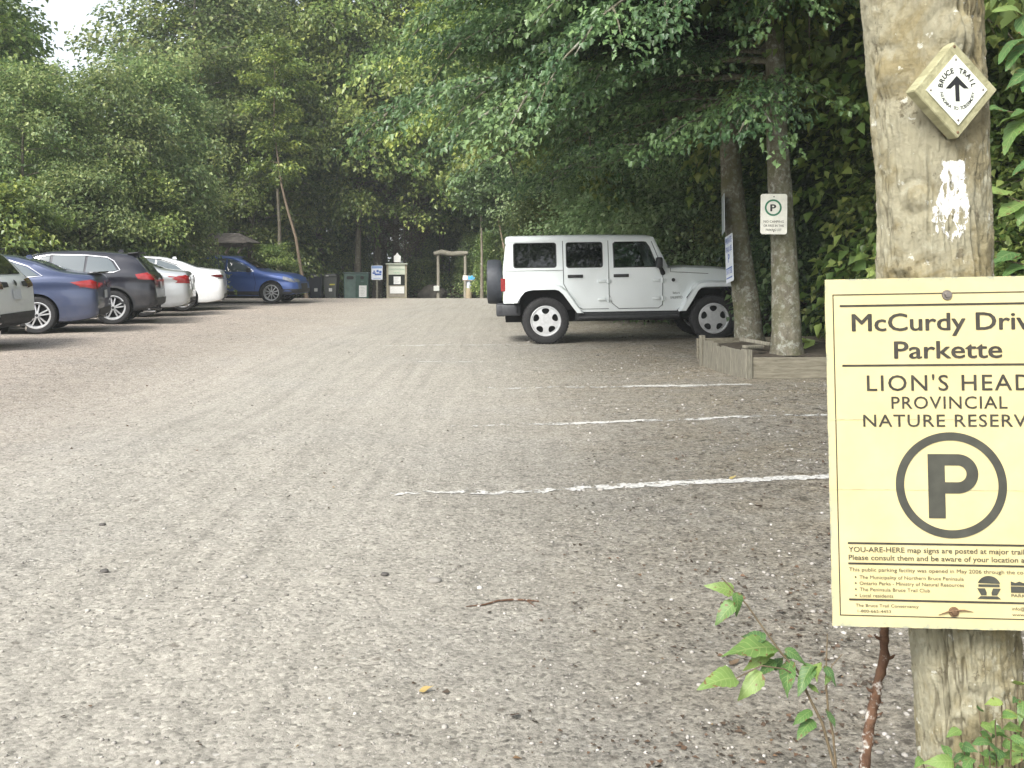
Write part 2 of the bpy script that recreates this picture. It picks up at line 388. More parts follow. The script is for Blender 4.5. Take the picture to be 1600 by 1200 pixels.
# chalk parking lines: broken, ragged sheets 4 mm above the gravel
chalk = plain('chalk', (0.46, 0.45, 0.42), 0.95, var=0.45, vscale=45)
def chalk_line(p0, p1, strength, w=0.075, fade=0.35, seed=0):
    p0 = Vector(p0); p1 = Vector(p1); L = (p1-p0).length; t = (p1-p0)/L; nn = Vector((-t.y, t.x))
    s = 0.012; na = int(L/s); nb = int(w*1.9/s)
    A, B = np.meshgrid(np.arange(na+1)*s, (np.arange(nb+1)-nb/2)*s, indexing='ij')
    wob = 0.02*vnoise(A/0.5, A*0+seed, seed=seed)+0.008*vnoise(A/0.09, A*0, seed=seed+1)
    X = p0.x+t.x*A+nn.x*(B+wob); Y = p0.y+t.y*A+nn.y*(B+wob)
    Z = ground_z(X.ravel(), Y.ravel()).reshape(X.shape)+0.0045
    V = np.stack([X, Y, Z], -1).reshape(-1, 3)
    i = np.arange(na)[:, None]*(nb+1); j = np.arange(nb)[None, :]
    Q = np.stack([i+j, i+j+1, i+j+nb+2, i+j+nb+1], -1).reshape(-1, 4)
    ac = (A[:-1, :-1]+s/2).ravel(); bc = (B[:-1, :-1]+s/2).ravel()
    nse = vnoise(ac/0.05, bc/0.035, seed=seed+5)*0.55+vnoise(ac/0.35, bc/0.3, seed=seed+6)*0.35+vnoise(ac/0.015, bc/0.015, seed=seed+9)*0.25
    prof = 1-np.abs(bc)/(w*0.75)
    fd = np.clip(ac/(L*fade), 0, 1)
    Q = Q[(nse*1.7+prof*0.9+(strength-1)+0.75*(fd-1)+0.35*vnoise(ac/1.2, bc*0, seed=seed+12)) > 0.30]
    o = link('parking_line', mesh_np('parking_line', V, quads=Q), chalk); tag(o, kind='structure'); return o
def ln(xa, ya, xb, yb): 
    da = 2400/(ya-HOR); db = 2400/(yb-HOR); return ((xa-800)*da/1600, da), ((xb-800)*db/1600, db)
chalk_line(*ln(610, 769, 1330, 743), 1.02, fade=0.5, seed=11)
chalk_line(*ln(700, 662, 1330, 650), 1.15, w=0.08, fade=0.35, seed=31)
chalk_line(*ln(740, 604, 1175, 603), 1.15, w=0.09, fade=0.3, seed=51)
chalk_line(*ln(650, 568, 830, 567), 0.75, w=0.10, fade=0.3, seed=71)
chalk_line(*ln(560, 543, 830, 541), 0.7, w=0.12, fade=0.3, seed=91)

# loose stones (countless): one object
def stones():
    g = np.random.default_rng(4)
    base = bmesh.new(); bmesh.ops.create_icosphere(base, subdivisions=1, radius=1.0)
    bv = np.array([v.co[:] for v in base.verts]); bf = np.array([[v.index for v in f.verts] for f in base.faces]); base.free()
    n = 26000
    d = 2.6*np.exp(g.random(n)*np.log(24/2.6)); a = (g.random(n)-0.5)*1.25
    x = d*a; y = d
    clus = vnoise(x/0.9, y/0.9, seed=21)
    keep = (clus+g.random(n)*1.2-0.2) > 0.1; keep &= x > -9; keep &= x < 4
    x, y = x[keep], y[keep]; n = len(x); d = y
    sz = (0.0028+0.0075*g.random(n)**4)*(1+0.05*d)
    sz *= np.where(g.random(n) < 0.012, 1.8, 1.0)*np.where(x < 0.4, .72, 1.0)
    z = ground_z(x, y)
    V = []; F = []; T = []
    rot = g.random(n)*6.28; c, s = np.cos(rot), np.sin(rot)
    asp = 0.6+g.random((n, 3))*0.8; asp[:, 2] *= 0.6
    lump = 1+0.25*(g.random((n, len(bv)))-0.5)
    P_ = bv[None]*lump[..., None]*asp[:, None, :]*sz[:, None, None]
    Xr = P_[..., 0]*c[:, None]-P_[..., 1]*s[:, None]+x[:, None]; Yr = P_[..., 0]*s[:, None]+P_[..., 1]*c[:, None]+y[:, None]
    Zr = P_[..., 2]+z[:, None]+sz[:, None]*0.2
    V = np.stack([Xr, Yr, Zr], -1).reshape(-1, 3)
    F = (bf[None]+(np.arange(n)*len(bv))[:, None, None]).reshape(-1, 3)
    T = np.repeat(np.clip(g.normal(0.42, 0.26, n), 0, 1), len(bf))
    return mesh_np('gravel', V, tris=F, attr={'tint': T})
m, nt, b = newmat('stone'); b.inputs['Roughness'].default_value = 0.9
at = N(nt, 'ShaderNodeAttribute'); at.attribute_name = 'tint'
r = ramp(nt, at.outputs['Fac'], [(0, (0.12, 0.11, 0.095)), (0.35, (0.27, 0.255, 0.23)), (0.7, (0.36, 0.34, 0.31)), (1, (0.42, 0.40, 0.37))]); nt.links.new(r.outputs['Color'], b.inputs['Base Color'])
tag(link('loose_gravel', stones(), m), 'loose grey and brown stones scattered over the gravel lot', 'gravel', kind='stuff')
# ---------------------------------------------------------------- trees
LM = leafmat('leaf_green', (0.085, 0.15, 0.04), (0.19, 0.28, 0.08), (0.42, 0.49, 0.15), trans=0.45)
LM_y = leafmat('leaf_yellow_green', (0.08, 0.14, 0.035), (0.17, 0.25, 0.06), (0.38, 0.44, 0.10))
LM_d = leafmat('leaf_dark', (0.05, 0.09, 0.04), (0.10, 0.16, 0.065), (0.19, 0.26, 0.105), trans=0.38)
LM_b = leafmat('leaf_blue_green', (0.09, 0.155, 0.055), (0.20, 0.285, 0.105), (0.42, 0.48, 0.19), trans=0.45)
LM_n = leafmat('leaf_near', (0.055, 0.10, 0.025), (0.095, 0.175, 0.045), (0.17, 0.26, 0.07), trans=0.4)
LM_m = leafmat('leaf_mid_green', (0.045, 0.09, 0.04), (0.095, 0.165, 0.068), (0.21, 0.31, 0.12), trans=0.38)
LM_p = leafmat('leaf_light_lifted', (0.13, 0.21, 0.09), (0.26, 0.37, 0.17), (0.46, 0.56, 0.30), trans=0.45)  # brighter leaf copy; its colour stands in for light missing under the canopy
LM_h = leafmat('leaf_hemlock', (0.035, 0.06, 0.03), (0.07, 0.105, 0.05), (0.13, 0.18, 0.08), trans=0.3)
LM_dead = leafmat('leaf_withered', (0.08, 0.06, 0.035), (0.13, 0.10, 0.06), (0.19, 0.15, 0.09), trans=0.15)
BK = barkmat('bark_grey', (0.09, 0.075, 0.055), (0.24, 0.215, 0.17), scale=12)
BK_d = barkmat('bark_dark', (0.035, 0.03, 0.024), (0.10, 0.088, 0.07), scale=10, lich=0.72)
BK_r = barkmat('bark_tan', (0.16, 0.12, 0.085), (0.33, 0.27, 0.20), scale=12, lich=0.7)
BK_r2 = barkmat('bark_brown', (0.10, 0.075, 0.052), (0.24, 0.19, 0.14), scale=12, lich=0.7)
BK_m = barkmat('bark_mossy', (0.14, 0.12, 0.07), (0.32, 0.285, 0.175), scale=26, lichen=(0.40, 0.385, 0.29), lich=0.60, stretch=1.15, bump=0.9)
def mossy_bark(m):
    """patches of grey skin, brown scars, pale lichen spots, dark cracks and pits"""
    nt = m.node_tree; b = nt.nodes['Principled BSDF']; last = b.inputs['Base Color'].links[0].from_socket
    tc = nt.nodes.new('ShaderNodeTexCoord'); O = tc.outputs['Object']
    def nzz(sc, det=6, ro=.65, di=0.0, vec=O): q = N(nt, 'ShaderNodeTexNoise', Scale=sc, Detail=float(det), Roughness=ro, Distortion=di); nt.links.new(vec, q.inputs['Vector']); return q.outputs['Fac']
    def mix(f, a, c, k=1.0, mode='MIX'):
        q = N(nt, 'ShaderNodeMix', data_type='RGBA', blend_type=mode); mu = N(nt, 'ShaderNodeMath', operation='MULTIPLY'); nt.links.new(f, mu.inputs[0]); mu.inputs[1].default_value = k
        nt.links.new(mu.outputs[0], q.inputs['Factor']); nt.links.new(a, q.inputs['A']); q.inputs['B'].default_value = (*c, 1); return q.outputs['Result']
    def th(f, a, c): return ramp(nt, f, [(a, (0, 0, 0)), (c, (1, 1, 1))]).outputs['Color']
    sp = nt.nodes.new('ShaderNodeSeparateXYZ'); nt.links.new(O, sp.inputs[0])
    lf = N(nt, 'ShaderNodeMapRange'); lf.inputs['From Min'].default_value = 0.02; lf.inputs['From Max'].default_value = -0.16; lf.inputs['To Min'].default_value = -.08; lf.inputs['To Max'].default_value = .14; nt.links.new(sp.outputs['X'], lf.inputs['Value'])
    ad = N(nt, 'ShaderNodeMath', operation='ADD'); nt.links.new(nzz(5.0, 7), ad.inputs[0]); nt.links.new(lf.outputs[0], ad.inputs[1])
    last = mix(th(ad.outputs[0], .50, .58), last, (0.36, 0.345, 0.255), .65)
    last = mix(th(nzz(4.0, 8, .7, .5), .54, .62), last, (0.23, 0.185, 0.085), .7)
    last = mix(th(nzz(19, 7, .75), .60, .64), last, (0.10, 0.08, 0.05), .65)
    last = mix(th(nzz(33, 5, .6), .64, .67), last, (0.60, 0.60, 0.53), .8)
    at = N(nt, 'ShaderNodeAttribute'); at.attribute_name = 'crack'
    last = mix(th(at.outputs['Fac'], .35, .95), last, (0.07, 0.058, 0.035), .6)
    nt.links.new(last, b.inputs['Base Color'])
    nb = N(nt, 'ShaderNodeBump', Strength=.8, Distance=.006); nt.links.new(nzz(90, 7, .8), nb.inputs['Height']); old = b.inputs['Normal'].links[0].from_socket; nt.links.new(old, nb.inputs['Normal']); nt.links.new(nb.outputs[0], b.inputs['Normal'])
mossy_bark(BK_m)
BK_s = barkmat('bark_smooth_grey', (0.07, 0.062, 0.046), (0.21, 0.195, 0.15), scale=15, stretch=2.2, lichen=(0.30, 0.31, 0.27), lich=0.56, moss=(0.10, 0.10, 0.05), bump=1.0)

def tubes_np(lines, n=6):
    """lines: list of (pts Nx3, radii N) -> one array mesh of tapered tubes"""
    VV = []; QQ = []; off = 0
    for pts, rad in lines:
        pts = np.asarray(pts, float); rad = np.asarray(rad, float); k = len(pts)
        t = np.gradient(pts, axis=0); t /= np.linalg.norm(t, axis=1)[:, None]+1e-9
        ref = np.where(np.abs(t[:, 2:3]) > 0.9, np.array([[1., 0, 0]]), np.array([[0., 0, 1]]))
        u = np.cross(t, ref); u /= np.linalg.norm(u, axis=1)[:, None]+1e-9
        for i in range(1, k):
            u[i] = u[i-1]-t[i]*np.dot(u[i-1], t[i]); u[i] /= np.linalg.norm(u[i])+1e-9
        w = np.cross(t, u); a = np.arange(n)*2*np.pi/n
        kk_ = 1.0
        if n > 12: kk_ = (1+0.10*vnoise(np.cos(a)[None]*1.6+0*pts[:, 2:3], np.sin(a)[None]*1.6+0*pts[:, 2:3], pts[:, 2:3]*1.7+0*a[None], seed=5)+0.05*vnoise(np.cos(a)[None]*4+0*pts[:, 2:3], np.sin(a)[None]*4+0*pts[:, 2:3], pts[:, 2:3]*6+0*a[None], seed=6))[..., None]
        ring = pts[:, None]+kk_*(u[:, None]*np.cos(a)[None, :, None]+w[:, None]*np.sin(a)[None, :, None])*rad[:, None, None]
        VV.append(ring.reshape(-1, 3))
        i = np.arange(k-1)[:, None]*n; j = np.arange(n)[None]; j2 = (j+1) % n
        QQ.append(np.stack([i+j, i+j2, i+n+j2, i+n+j], -1).reshape(-1, 4)+off); off += k*n
    return np.concatenate(VV), np.concatenate(QQ)

def leaves_np(C, D, S, g, tint, flat=0.35, fold=0.18, shape='leaf'):
    """C centres (n,3), D pointing directions (n,3), S sizes (n). each leaf = folded blade of 4 triangles-ish (two quads)"""
    n = len(C)
    D = D/(np.linalg.norm(D, axis=1)[:, None]+1e-9)
    up = np.array([0., 0, 1])+g.normal(0, flat, (n, 3))
    s = np.cross(D, up); s /= np.linalg.norm(s, axis=1)[:, None]+1e-9
    nn = np.cross(s, D)
    L = S[:, None]; W = S[:, None]*(0.30+0.10*g.random((n, 1)))
    p0 = C; p3 = C+D*L
    if shape == 'lobed':
        W = W*1.25; out = [p0]
        for (u, v, f) in ((0.22, 0.95, .8), (0.50, 0.50, .4), (0.66, 0.62, .5), (1.0, 0.0, -.3), (0.66, -0.62, .5), (0.50, -0.50, .4), (0.22, -0.95, .8)):
            out.append(C+D*L*u+s*W*v+nn*L*fold*f-nn*L*0.15*u*u)
        V = np.stack(out, 1).reshape(-1, 3); k = np.arange(n)[:, None]*8
        T = np.concatenate([np.concatenate([k, k+i, k+i+1], 1) for i in range(1, 7)], 1).reshape(-1, 3)
        return V, T, np.repeat(tint, 6)
    mid1 = C+D*L*0.38; tipdrop = -nn*L*0.12
    a = mid1+s*W+nn*L*fold; bq = mid1-s*W+nn*L*fold
    p3 = p3+tipdrop
    V = np.stack([p0, a, p3, bq], 1).reshape(-1, 3)
    k = np.arange(n)[:, None]*4
    T = np.concatenate([np.concatenate([k, k+1, k+2], 1), np.concatenate([k, k+2, k+3], 1)], 1).reshape(-1, 3)
    return V, T, np.repeat(tint, 2)

def grow(seed, H, r0, z0, Rm, nl=26, lean=(0, 0), az=None, rise=0.5, droop=0.5, nsub=5, leaf=0.11, npc=70, cs=0.42, flatten=0.4,
         trunk_pts=None, prof='round', inner=0.35, top=True, tintbias=0.0, zmax=None, twist=0.25, limb_scale=None, zmin=None, keep=None, shape='leaf', cvar=0.22):
    """returns wood (V,Q), crown (V,T,tint)"""
    g = np.random.default_rng(seed)
    if trunk_pts is None:
        k = 8; t = np.linspace(0, 1, k)
        wob = np.cumsum(g.normal(0, 0.035*H/8, (k, 2)), axis=0)*0.6
        tp = np.stack([lean[0]*t+wob[:, 0]*t, lean[1]*t+wob[:, 1]*t, H*t*0.96-0.15], 1)
    else:
        tp = np.array(trunk_pts, float); k = len(tp)
    tz = tp[:, 2]
    tr = r0*(1-0.85*(tz-tz[0])/(tz[-1]-tz[0])); tr[0] *= 1.35
    wood_l = [(tp, tr)]
    def at(z): return np.array([np.interp(z, tz, tp[:, 0]), np.interp(z, tz, tp[:, 1]), z])
    cc = []; cd = []; cscale = []
    golden = 2.39996
    zt = zmax if zmax else H*0.97
    for i in range(nl):
        u = (i+0.5)/nl; z = z0+(zt-z0)*u**0.95
        if az is None: a = i*golden+g.normal(0, 0.3)
        else: a = az[0]+(az[1]-az[0])*g.random()
        if prof == 'round': pr = math.sqrt(max(0.02, 1-((u-0.38)/0.66)**2))
        elif prof == 'cone': pr = max(0.08, 1-u)*0.95+0.05
        elif prof == 'shrub': pr = math.sqrt(max(0.03, 1-(u/1.04)**2))
        else: pr = 1.0
        L = Rm*pr*(0.72+0.5*g.random())
        if limb_scale: L *= limb_scale(a, z)
        b = at(min(z, tz[-1])); e = rise*(0.6+0.8*g.random())+0.5*max(0, u-0.7)
        m_ = 7; s = np.linspace(0, 1, m_)
        az_w = a+np.cumsum(g.normal(0, twist/3, m_))
        dr = droop*(0.6+0.8*g.random())
        pts = np.zeros((m_, 3)); pts[0] = b
        for q in range(1, m_):
            el = math.atan(e)-dr*s[q]*1.6
            st = L/(m_-1)
            pts[q] = pts[q-1]+np.array([math.sin(az_w[q])*math.cos(el), math.cos(az_w[q])*math.cos(el), math.sin(el)])*st
        if zmin is not None: pts[:, 2] = np.maximum(pts[:, 2], zmin+0.15*vnoise(pts[:, 0]*2, pts[:, 1]*2, seed=seed))
        if keep is not None and not keep(pts[-1:])[0]: continue
        br = max(0.010, np.interp(z, tz, tr)*0.42)
        wood_l.append((pts, np.linspace(br, 0.006, m_)))
        # points for clumps on the limb
        def add(ptline, lo, cnt, sc):
            for q in range(cnt):
                w = lo+(1-lo)*(q+g.random())/cnt
                f = w*(len(ptline)-1); i0 = min(int(f), len(ptline)-2); fr = f-i0
                p = ptline[i0]*(1-fr)+ptline[i0+1]*fr; dd = ptline[i0+1]-ptline[i0]
                cc.append(p); cd.append(dd/ (np.linalg.norm(dd)+1e-9)); cscale.append(sc*(0.7+0.6*g.random()))
        add(pts, inner, max(2, int(L*1.5)), 1.0)
        for q in range(nsub):
            w = inner*0.8+(1-inner*0.8)*(q+g.random()*0.8)/nsub
            f = w*(m_-1); i0 = min(int(f), m_-2); fr = f-i0
            p = pts[i0]*(1-fr)+pts[i0+1]*fr
            sl = L*0.42*(1.15-w*0.6)*(0.6+0.7*g.random()); sa = az_w[i0]+(1 if q % 2 else -1)*(0.6+0.5*g.random())
            ss = np.linspace(0, 1, 4); el = math.atan(e)-dr*w*1.6
            sp_ = np.stack([p+np.array([math.sin(sa)*math.cos(el-0.5*dr*x), math.cos(sa)*math.cos(el-0.5*dr*x), math.sin(el-0.5*dr*x)])*sl*x for x in ss])
            if zmin is not None: sp_[:, 2] = np.maximum(sp_[:, 2], zmin)
            wood_l.append((sp_, np.linspace(max(0.006, br*0.4), 0.004, 4)))
            add(sp_, 0.3, max(2, int(sl*2.4)), 0.85)
    cc = np.array(cc); cd = np.array(cd); cscale = np.array(cscale)
    if keep is not None:
        kk = keep(cc); cc, cd, cscale = cc[kk], cd[kk], cscale[kk]
    nc = len(cc)
    cnt = np.maximum(8, (npc*cscale**2*(0.6+0.8*g.random(nc)))).astype(int)
    idx = np.repeat(np.arange(nc), cnt); n = len(idx)
    G = g.normal(0, 1, (n, 3)); G /= np.maximum(1, np.linalg.norm(G, axis=1)[:, None]/1.7)
    sz = (cs*cscale)[idx][:, None]
    # long axis along the twig, flattened vertically
    T_ = cd[idx]; S_ = np.cross(T_, [0, 0, 1.0]); S_ /= np.linalg.norm(S_, axis=1)[:, None]+1e-9; U_ = np.cross(S_, T_)
    off = T_*G[:, :1]*1.15+S_*G[:, 1:2]*0.85+U_*G[:, 2:]*flatten
    C = cc[idx]+off*sz
    D = T_*0.7+S_*np.sign(G[:, 1:2])*0.8*g.random((n, 1))+g.normal(0, 0.45, (n, 3))+np.array([0, 0, -0.25])
    S = leaf*(0.65+0.7*g.random(n))
    ct = g.normal(0.5+tintbias, cvar, nc)
    tint = np.clip(ct[idx]+g.normal(0, 0.16, n), 0, 1)
    V, T, tt = leaves_np(C, D, S, g, tint, shape=shape)
    if trunk_pts is not None and r0 > .15:      # a standing trunk seen close: finer rings, lumps and flared roots
        t2 = np.linspace(0, 1, 160)**1.3; zz = tp[0, 2]+(tp[-1, 2]-tp[0, 2])*t2; P2_ = np.stack([np.interp(zz, tz, tp[:, 0]), np.interp(zz, tz, tp[:, 1]), zz], 1)
        r2_ = r0*(1-0.85*(zz-tz[0])/(tz[-1]-tz[0]))*(1+0.5*np.exp(-(zz-tz[0])/0.16))
        w1 = tubes_np([(P2_, r2_)], 40); w2 = tubes_np(wood_l[1:]); return (np.concatenate([w1[0], w2[0]]), np.concatenate([w1[1], w2[1]+len(w1[0])])), (V, T, tt)
    return tubes_np(wood_l), (V, T, tt)

def tree_from(name, label, group, data, bark, leafm, loc, rz=0.0, sc=1.0, cat='tree'):
    (wv, wq), (lv, lt, tt) = data
    t = thing(name, label, cat, loc, rz, group); t.scale = (sc, sc, sc)
    link('trunk', mesh_np('trunk', wv, quads=wq, smooth=True), bark, t)
    link('crown' if cat == 'tree' else 'foliage', mesh_np('crown', lv, tris=lt, attr={'tint': tt}), leafm, t)
    return t
def place(src, label, group, loc, rz, sc=1.0, sz=None, leafm=None):
    o = copy_tree(src); o.location = loc; o.rotation_euler = (0, 0, rz); o.scale = (sc, sc, sz or sc); o['label'] = label
    if group: o['group'] = group
    if leafm is not None:
        for ch in o.children:
            if ch.name.startswith(('crown', 'foliage')):
                ch.material_slots[0].link = 'OBJECT'; ch.material_slots[0].material = leafm
    return o
def gp(x, d): X = (x-800)*d/1600; return (X, d, gz(X, d))

# six kinds grown once, then copied
K_A = grow(1, 13, 0.17, 0.9, 3.3, nl=44, rise=0.45, droop=0.42, npc=46, leaf=0.185, cs=0.50, flatten=0.75)
K_B = grow(2, 15, 0.19, 1.5, 3.8, nl=46, rise=0.6, droop=0.45, npc=44, leaf=0.19, cs=0.54, flatten=0.75)
K_C = grow(3, 10.5, 0.13, 0.6, 2.9, nl=40, rise=0.5, droop=0.5, npc=48, leaf=0.17, cs=0.48, flatten=0.8)
K_D = grow(5, 14, 0.18, 3.6, 3.9, nl=36, rise=0.4, droop=0.55, npc=48, leaf=0.18, cs=0.5)
K_S = grow(6, 4.6, 0.06, 0.15, 2.1, nl=34, rise=0.7, droop=0.5, npc=48, leaf=0.13, cs=0.36, flatten=0.8, prof='shrub', nsub=4, inner=0.25)
K_T = grow(8, 2.6, 0.04, 0.1, 1.5, nl=26, rise=0.9, droop=0.6, npc=46, leaf=0.11, cs=0.28, prof='shrub', nsub=3, inner=0.2)

GL = 'trees along the left side of the lot'; GB = 'trees at the back of the lot'; GD = 'shaded trees on the right side of the lot'
A1 = tree_from('maple_tree', 'tall leafy maple rising at the left edge of the photo behind the dark blue sedan', GL, K_A, BK, LM, gp(-75, 33), 0.4)
B1 = tree_from('maple_tree', 'tallest loose crowned tree standing right of the bright sky gap', GL, K_B, BK, LM_b, gp(300, 46), 1.2, 1.12)
C1 = tree_from('young_maple_tree', 'bushy grey green tree behind the black compact car, left of the sky gap foot', GL, K_C, BK, LM_b, gp(35, 28), 2.0, 0.62)
D1 = tree_from('forest_tree', 'tree with high crown directly behind the row of bins', GB, K_D, BK, LM, gp(560, 47.5), 0.3, 0.95)
S1 = tree_from('shrub', 'leafy shrub filling the gap behind the black compact car at the lot edge', 'shrubs along the lot edge', K_S, BK_d, LM_b, gp(125, 27.5), 0.3, 0.8, cat='shrub')
T1 = tree_from('shrub', 'low shrub behind the boot of the dark blue sedan', 'shrubs along the lot edge', K_T, BK_d, LM, gp(30, 25.5), 0.5, 1.0, cat='shrub')
# left side and back, near rows one by one
for (s_, lab, x, d, rz, sc, lm) in [
    (A1, 'yellowish green tree whose sloping right side borders the sky gap', 0, 35.5, 2.2, 0.72, LM),
    (C1, 'round dull green tree above the roof of the black compact car', 170, 30, 0.7, 0.66, LM_b),
    (C1, 'dense green tree just below the bright sky gap', 120, 33, 4.1, 0.60, LM),
    (C1, 'broad low tree above the silver car', 235, 32.5, 1.7, 0.74, LM_b),
    (A1, 'mid green tree behind the wooden roofed shelter', 345, 47.5, 3.3, 1.1, LM),
    (C1, 'bushy tree left of the wooden roofed shelter', 218, 38.5, 5.1, 0.62, LM_b),
    (B1, 'tall tree with thin leader rising above the blue car', 395, 45.5, 4.4, 0.80, LM),
    (A1, 'bright green tree above the nose of the blue car', 430, 48.5, 0.9, 1.05, LM),
    (D1, 'dark high crowned tree right of the thin leaning trunk', 505, 50, 2.9, 1.0, LM),
    (D1, 'forest tree whose crown spreads above the timber kiosk', 618, 50.5, 1.4, 1.02, LM_b),
    (D1, 'mid green tree above the wooden gate frame', 690, 53, 5.5, 0.98, LM),
    (D1, 'dark tree right of the wooden gate frame', 770, 50, 3.9, 0.98, LM),
    (B1, 'tall green tree above the rear of the white off-roader', 815, 54, 0.2, 0.9, LM),
    (C1, 'leafy tree behind the roof of the white off-roader', 880, 34, 2.5, 0.66, LM_p),
]:
    place(s_, lab, GL if x < 460 else GB, gp(x, d), rz, sc, leafm=lm)
for (s_, lab, x, d, rz, sc, lm) in [
    (S1, 'tall shrub behind the roof of the silver car', 205, 29.5, 2.3, 0.85, LM),
    (S1, 'pale green shrub behind the white sedan', 262, 31.5, 4.6, 0.8, LM_b),
    (T1, 'low yellow green shrub left of the black compact car roof', -5, 24.8, 3.1, 1.15, LM_y),
    (T1, 'low shrub left of the wooden roofed shelter', 255, 38.5, 1.1, 0.9, LM),
    (T1, 'small shrub behind the bonnet of the blue car', 428, 41.5, 4.0, 0.8, LM),
    (S1, 'dark shrub behind the two wheeled bins', 497, 49.4, 0.6, 0.66, LM),
    (S1, 'dark shrub behind the double recycling bin', 552, 50.0, 5.0, 0.7, LM),
    (S1, 'shrub between the kiosk and the wooden gate frame', 656, 50.5, 1.5, 0.62, LM),
    (S1, 'dark shrub seen through the wooden gate frame', 702, 54.0, 3.4, 0.8, LM),
    (S1, 'blue green shrub right of the low map post', 748, 48.6, 2.7, 0.62, LM_b),
    (S1, 'dark shrub just left of the off-roader spare wheel', 775, 46.0, 2.2, 0.6, LM),
    (S1, 'pale leafed shrub over the bonnet of the white off-roader', 1085, 22.9, 0.1, 0.86, LM_p),
    (S1, 'leafy shrub above the front window of the white off-roader', 1010, 24.5, 3.7, 0.9, LM_p),
    (S1, 'leafy shrub over the middle of the white off-roader roof', 925, 27, 5.6, 0.8, LM_p),
    (S1, 'leafy shrub over the rear of the white off-roader roof', 845, 31, 1.9, 0.72, LM_b),
    (S1, 'shrub between the leaning tree and the smooth grey tree', 1190, 21.5, 4.2, 0.75, LM_b),
    (S1, 'dark shrub right of the smooth grey tree with the sign', 1275, 19.5, 1.0, 0.9, LM_m),
    (S1, 'dark shrub behind the yellow sign', 1340, 17.0, 2.0, 0.95, LM_m),
    (T1, 'low dark shrub behind the timber planter', 1262, 16.9, 5.0, 0.8, LM_m),
]:
    place(s_, lab, 'shrubs along the lot edge', gp(x, d), rz, sc, leafm=lm)
# second rows: nothing in the photo tells these apart
fl = 'one of the trees of the shaded forest filling in behind the front row'
g_ = random.Random(9)
for (x, d, h) in [(-60, 41, .85), (30, 45, .6), (340, 54, .9), (430, 56, 1.0), (540, 57, 1.1), (600, 58, 1.0), (660, 60, 1.1), (730, 60, 1.1), (800, 60, 1.1), (860, 48, 1.0), (930, 42, 1.0), (1000, 38, 1.0), (290, 48, .8), (275, 47, .82), (500, 49, 1.25), (590, 49.5, 1.3), (655, 51, 1.3), (395, 49, 1.0)]:
    place(g_.choice([A1, B1, D1]) if h < 1.2 else D1, fl, 'forest behind the front row', gp(x, d), g_.random()*6.28, h, leafm=g_.choice([LM, LM_p, LM_b]))
for (x, d) in [(1060, 31), (1120, 27), (1190, 29), (1240, 24.5), (1300, 27), (1330, 21), (1390, 24), (1440, 19), (1500, 22), (1560, 17), (1620, 14.5), (1480, 14), (1700, 12)]:
    place(g_.choice([A1, C1, D1]), 'one of the dark trees crowding the shaded right side behind the signs', 'dark trees on the right side', gp(x, d), g_.random()*6.28, 0.9+0.15*g_.random(), leafm=LM)
for (x, d) in [(1480, 14.5), (1660, 12.5), (1560, 14)]:
    place(S1, 'one of the dark shrubs on the shaded right side beyond the mossy trunk', 'dark shrubs on the right side', gp(x, d), g_.random()*6.28, 0.85, leafm=LM)

# far forest that reads as one mass
def far_forest():
    g = np.random.default_rng(33)
    CC = []
    n = 2600
    a = np.radians(-38+84*g.random(n)); d = 61+9*g.random(n)
    d = np.where(a > 0.15, 61-38*np.clip((a-0.15)/0.3, 0, 1)+8*g.random(n), d)
    hmax = np.where((a > -0.47) & (a < -0.36), 6.5, 15.0); hmax = np.where(d < 45, 12.0, hmax)
    x = d*np.sin(a); y = d*np.cos(a); z = g.random(n)**1.3*hmax
    cc = np.stack([x, y, z+ground_z(x, y)*0], 1)
    idx = np.repeat(np.arange(n), 34); m_ = len(idx)
    C = cc[idx]+g.normal(0, 1, (m_, 3))*np.array([0.95, 0.95, 0.42])
    D = g.normal(0, 1, (m_, 3))*np.array([1, 1, 0.5])
    t = np.clip(g.normal(0.45, 0.2, n)[idx]+g.normal(0, 0.12, m_), 0, 1)
    return leaves_np(C, D, 0.42*(0.7+0.6*g.random(m_)), g, t)
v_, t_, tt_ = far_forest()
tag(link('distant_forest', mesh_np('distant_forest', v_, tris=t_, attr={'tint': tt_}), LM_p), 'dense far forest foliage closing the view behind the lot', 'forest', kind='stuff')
# low undergrowth below the trees
def undergrowth():
    g = np.random.default_rng(34); n = 5200
    a = np.radians(-36+80*g.random(n)); d = 24+34*g.random(n)
    d = np.where(a > 0.26, 12+26*g.random(n), d)
    x = d*np.sin(a); y = d*np.cos(a)
    keep = ((y > 49.0) | (x < -13.6) | (x > 5.0) | ((x > 3.4) & (y > 22) & (y < 46)))
    x, y = x[keep], y[keep]; n = len(x)
    z = ground_z(x, y, False)
    hh = 0.15+0.75*g.random(n)
    idx = np.repeat(np.arange(n), 16); m_ = len(idx)
    C = np.stack([x, y, z], 1)[idx]+np.concatenate([g.normal(0, 0.24, (m_, 2)), (hh[idx]*g.random(m_))[:, None]], 1)
    D = g.normal(0, 1, (m_, 3))*np.array([1, 1, 0.6])
    t = np.clip(g.normal(0.5, 0.22, n)[idx]+g.normal(0, 0.12, m_), 0, 1)
    return leaves_np(C, D, 0.14*(0.7+0.6*g.random(m_)), g, t)
v_, t_, tt_ = undergrowth()
tag(link('undergrowth', mesh_np('undergrowth', v_, tris=t_, attr={'tint': tt_}), LM_p), 'low leafy ground cover below the trees round the lot', 'ground cover', kind='stuff')

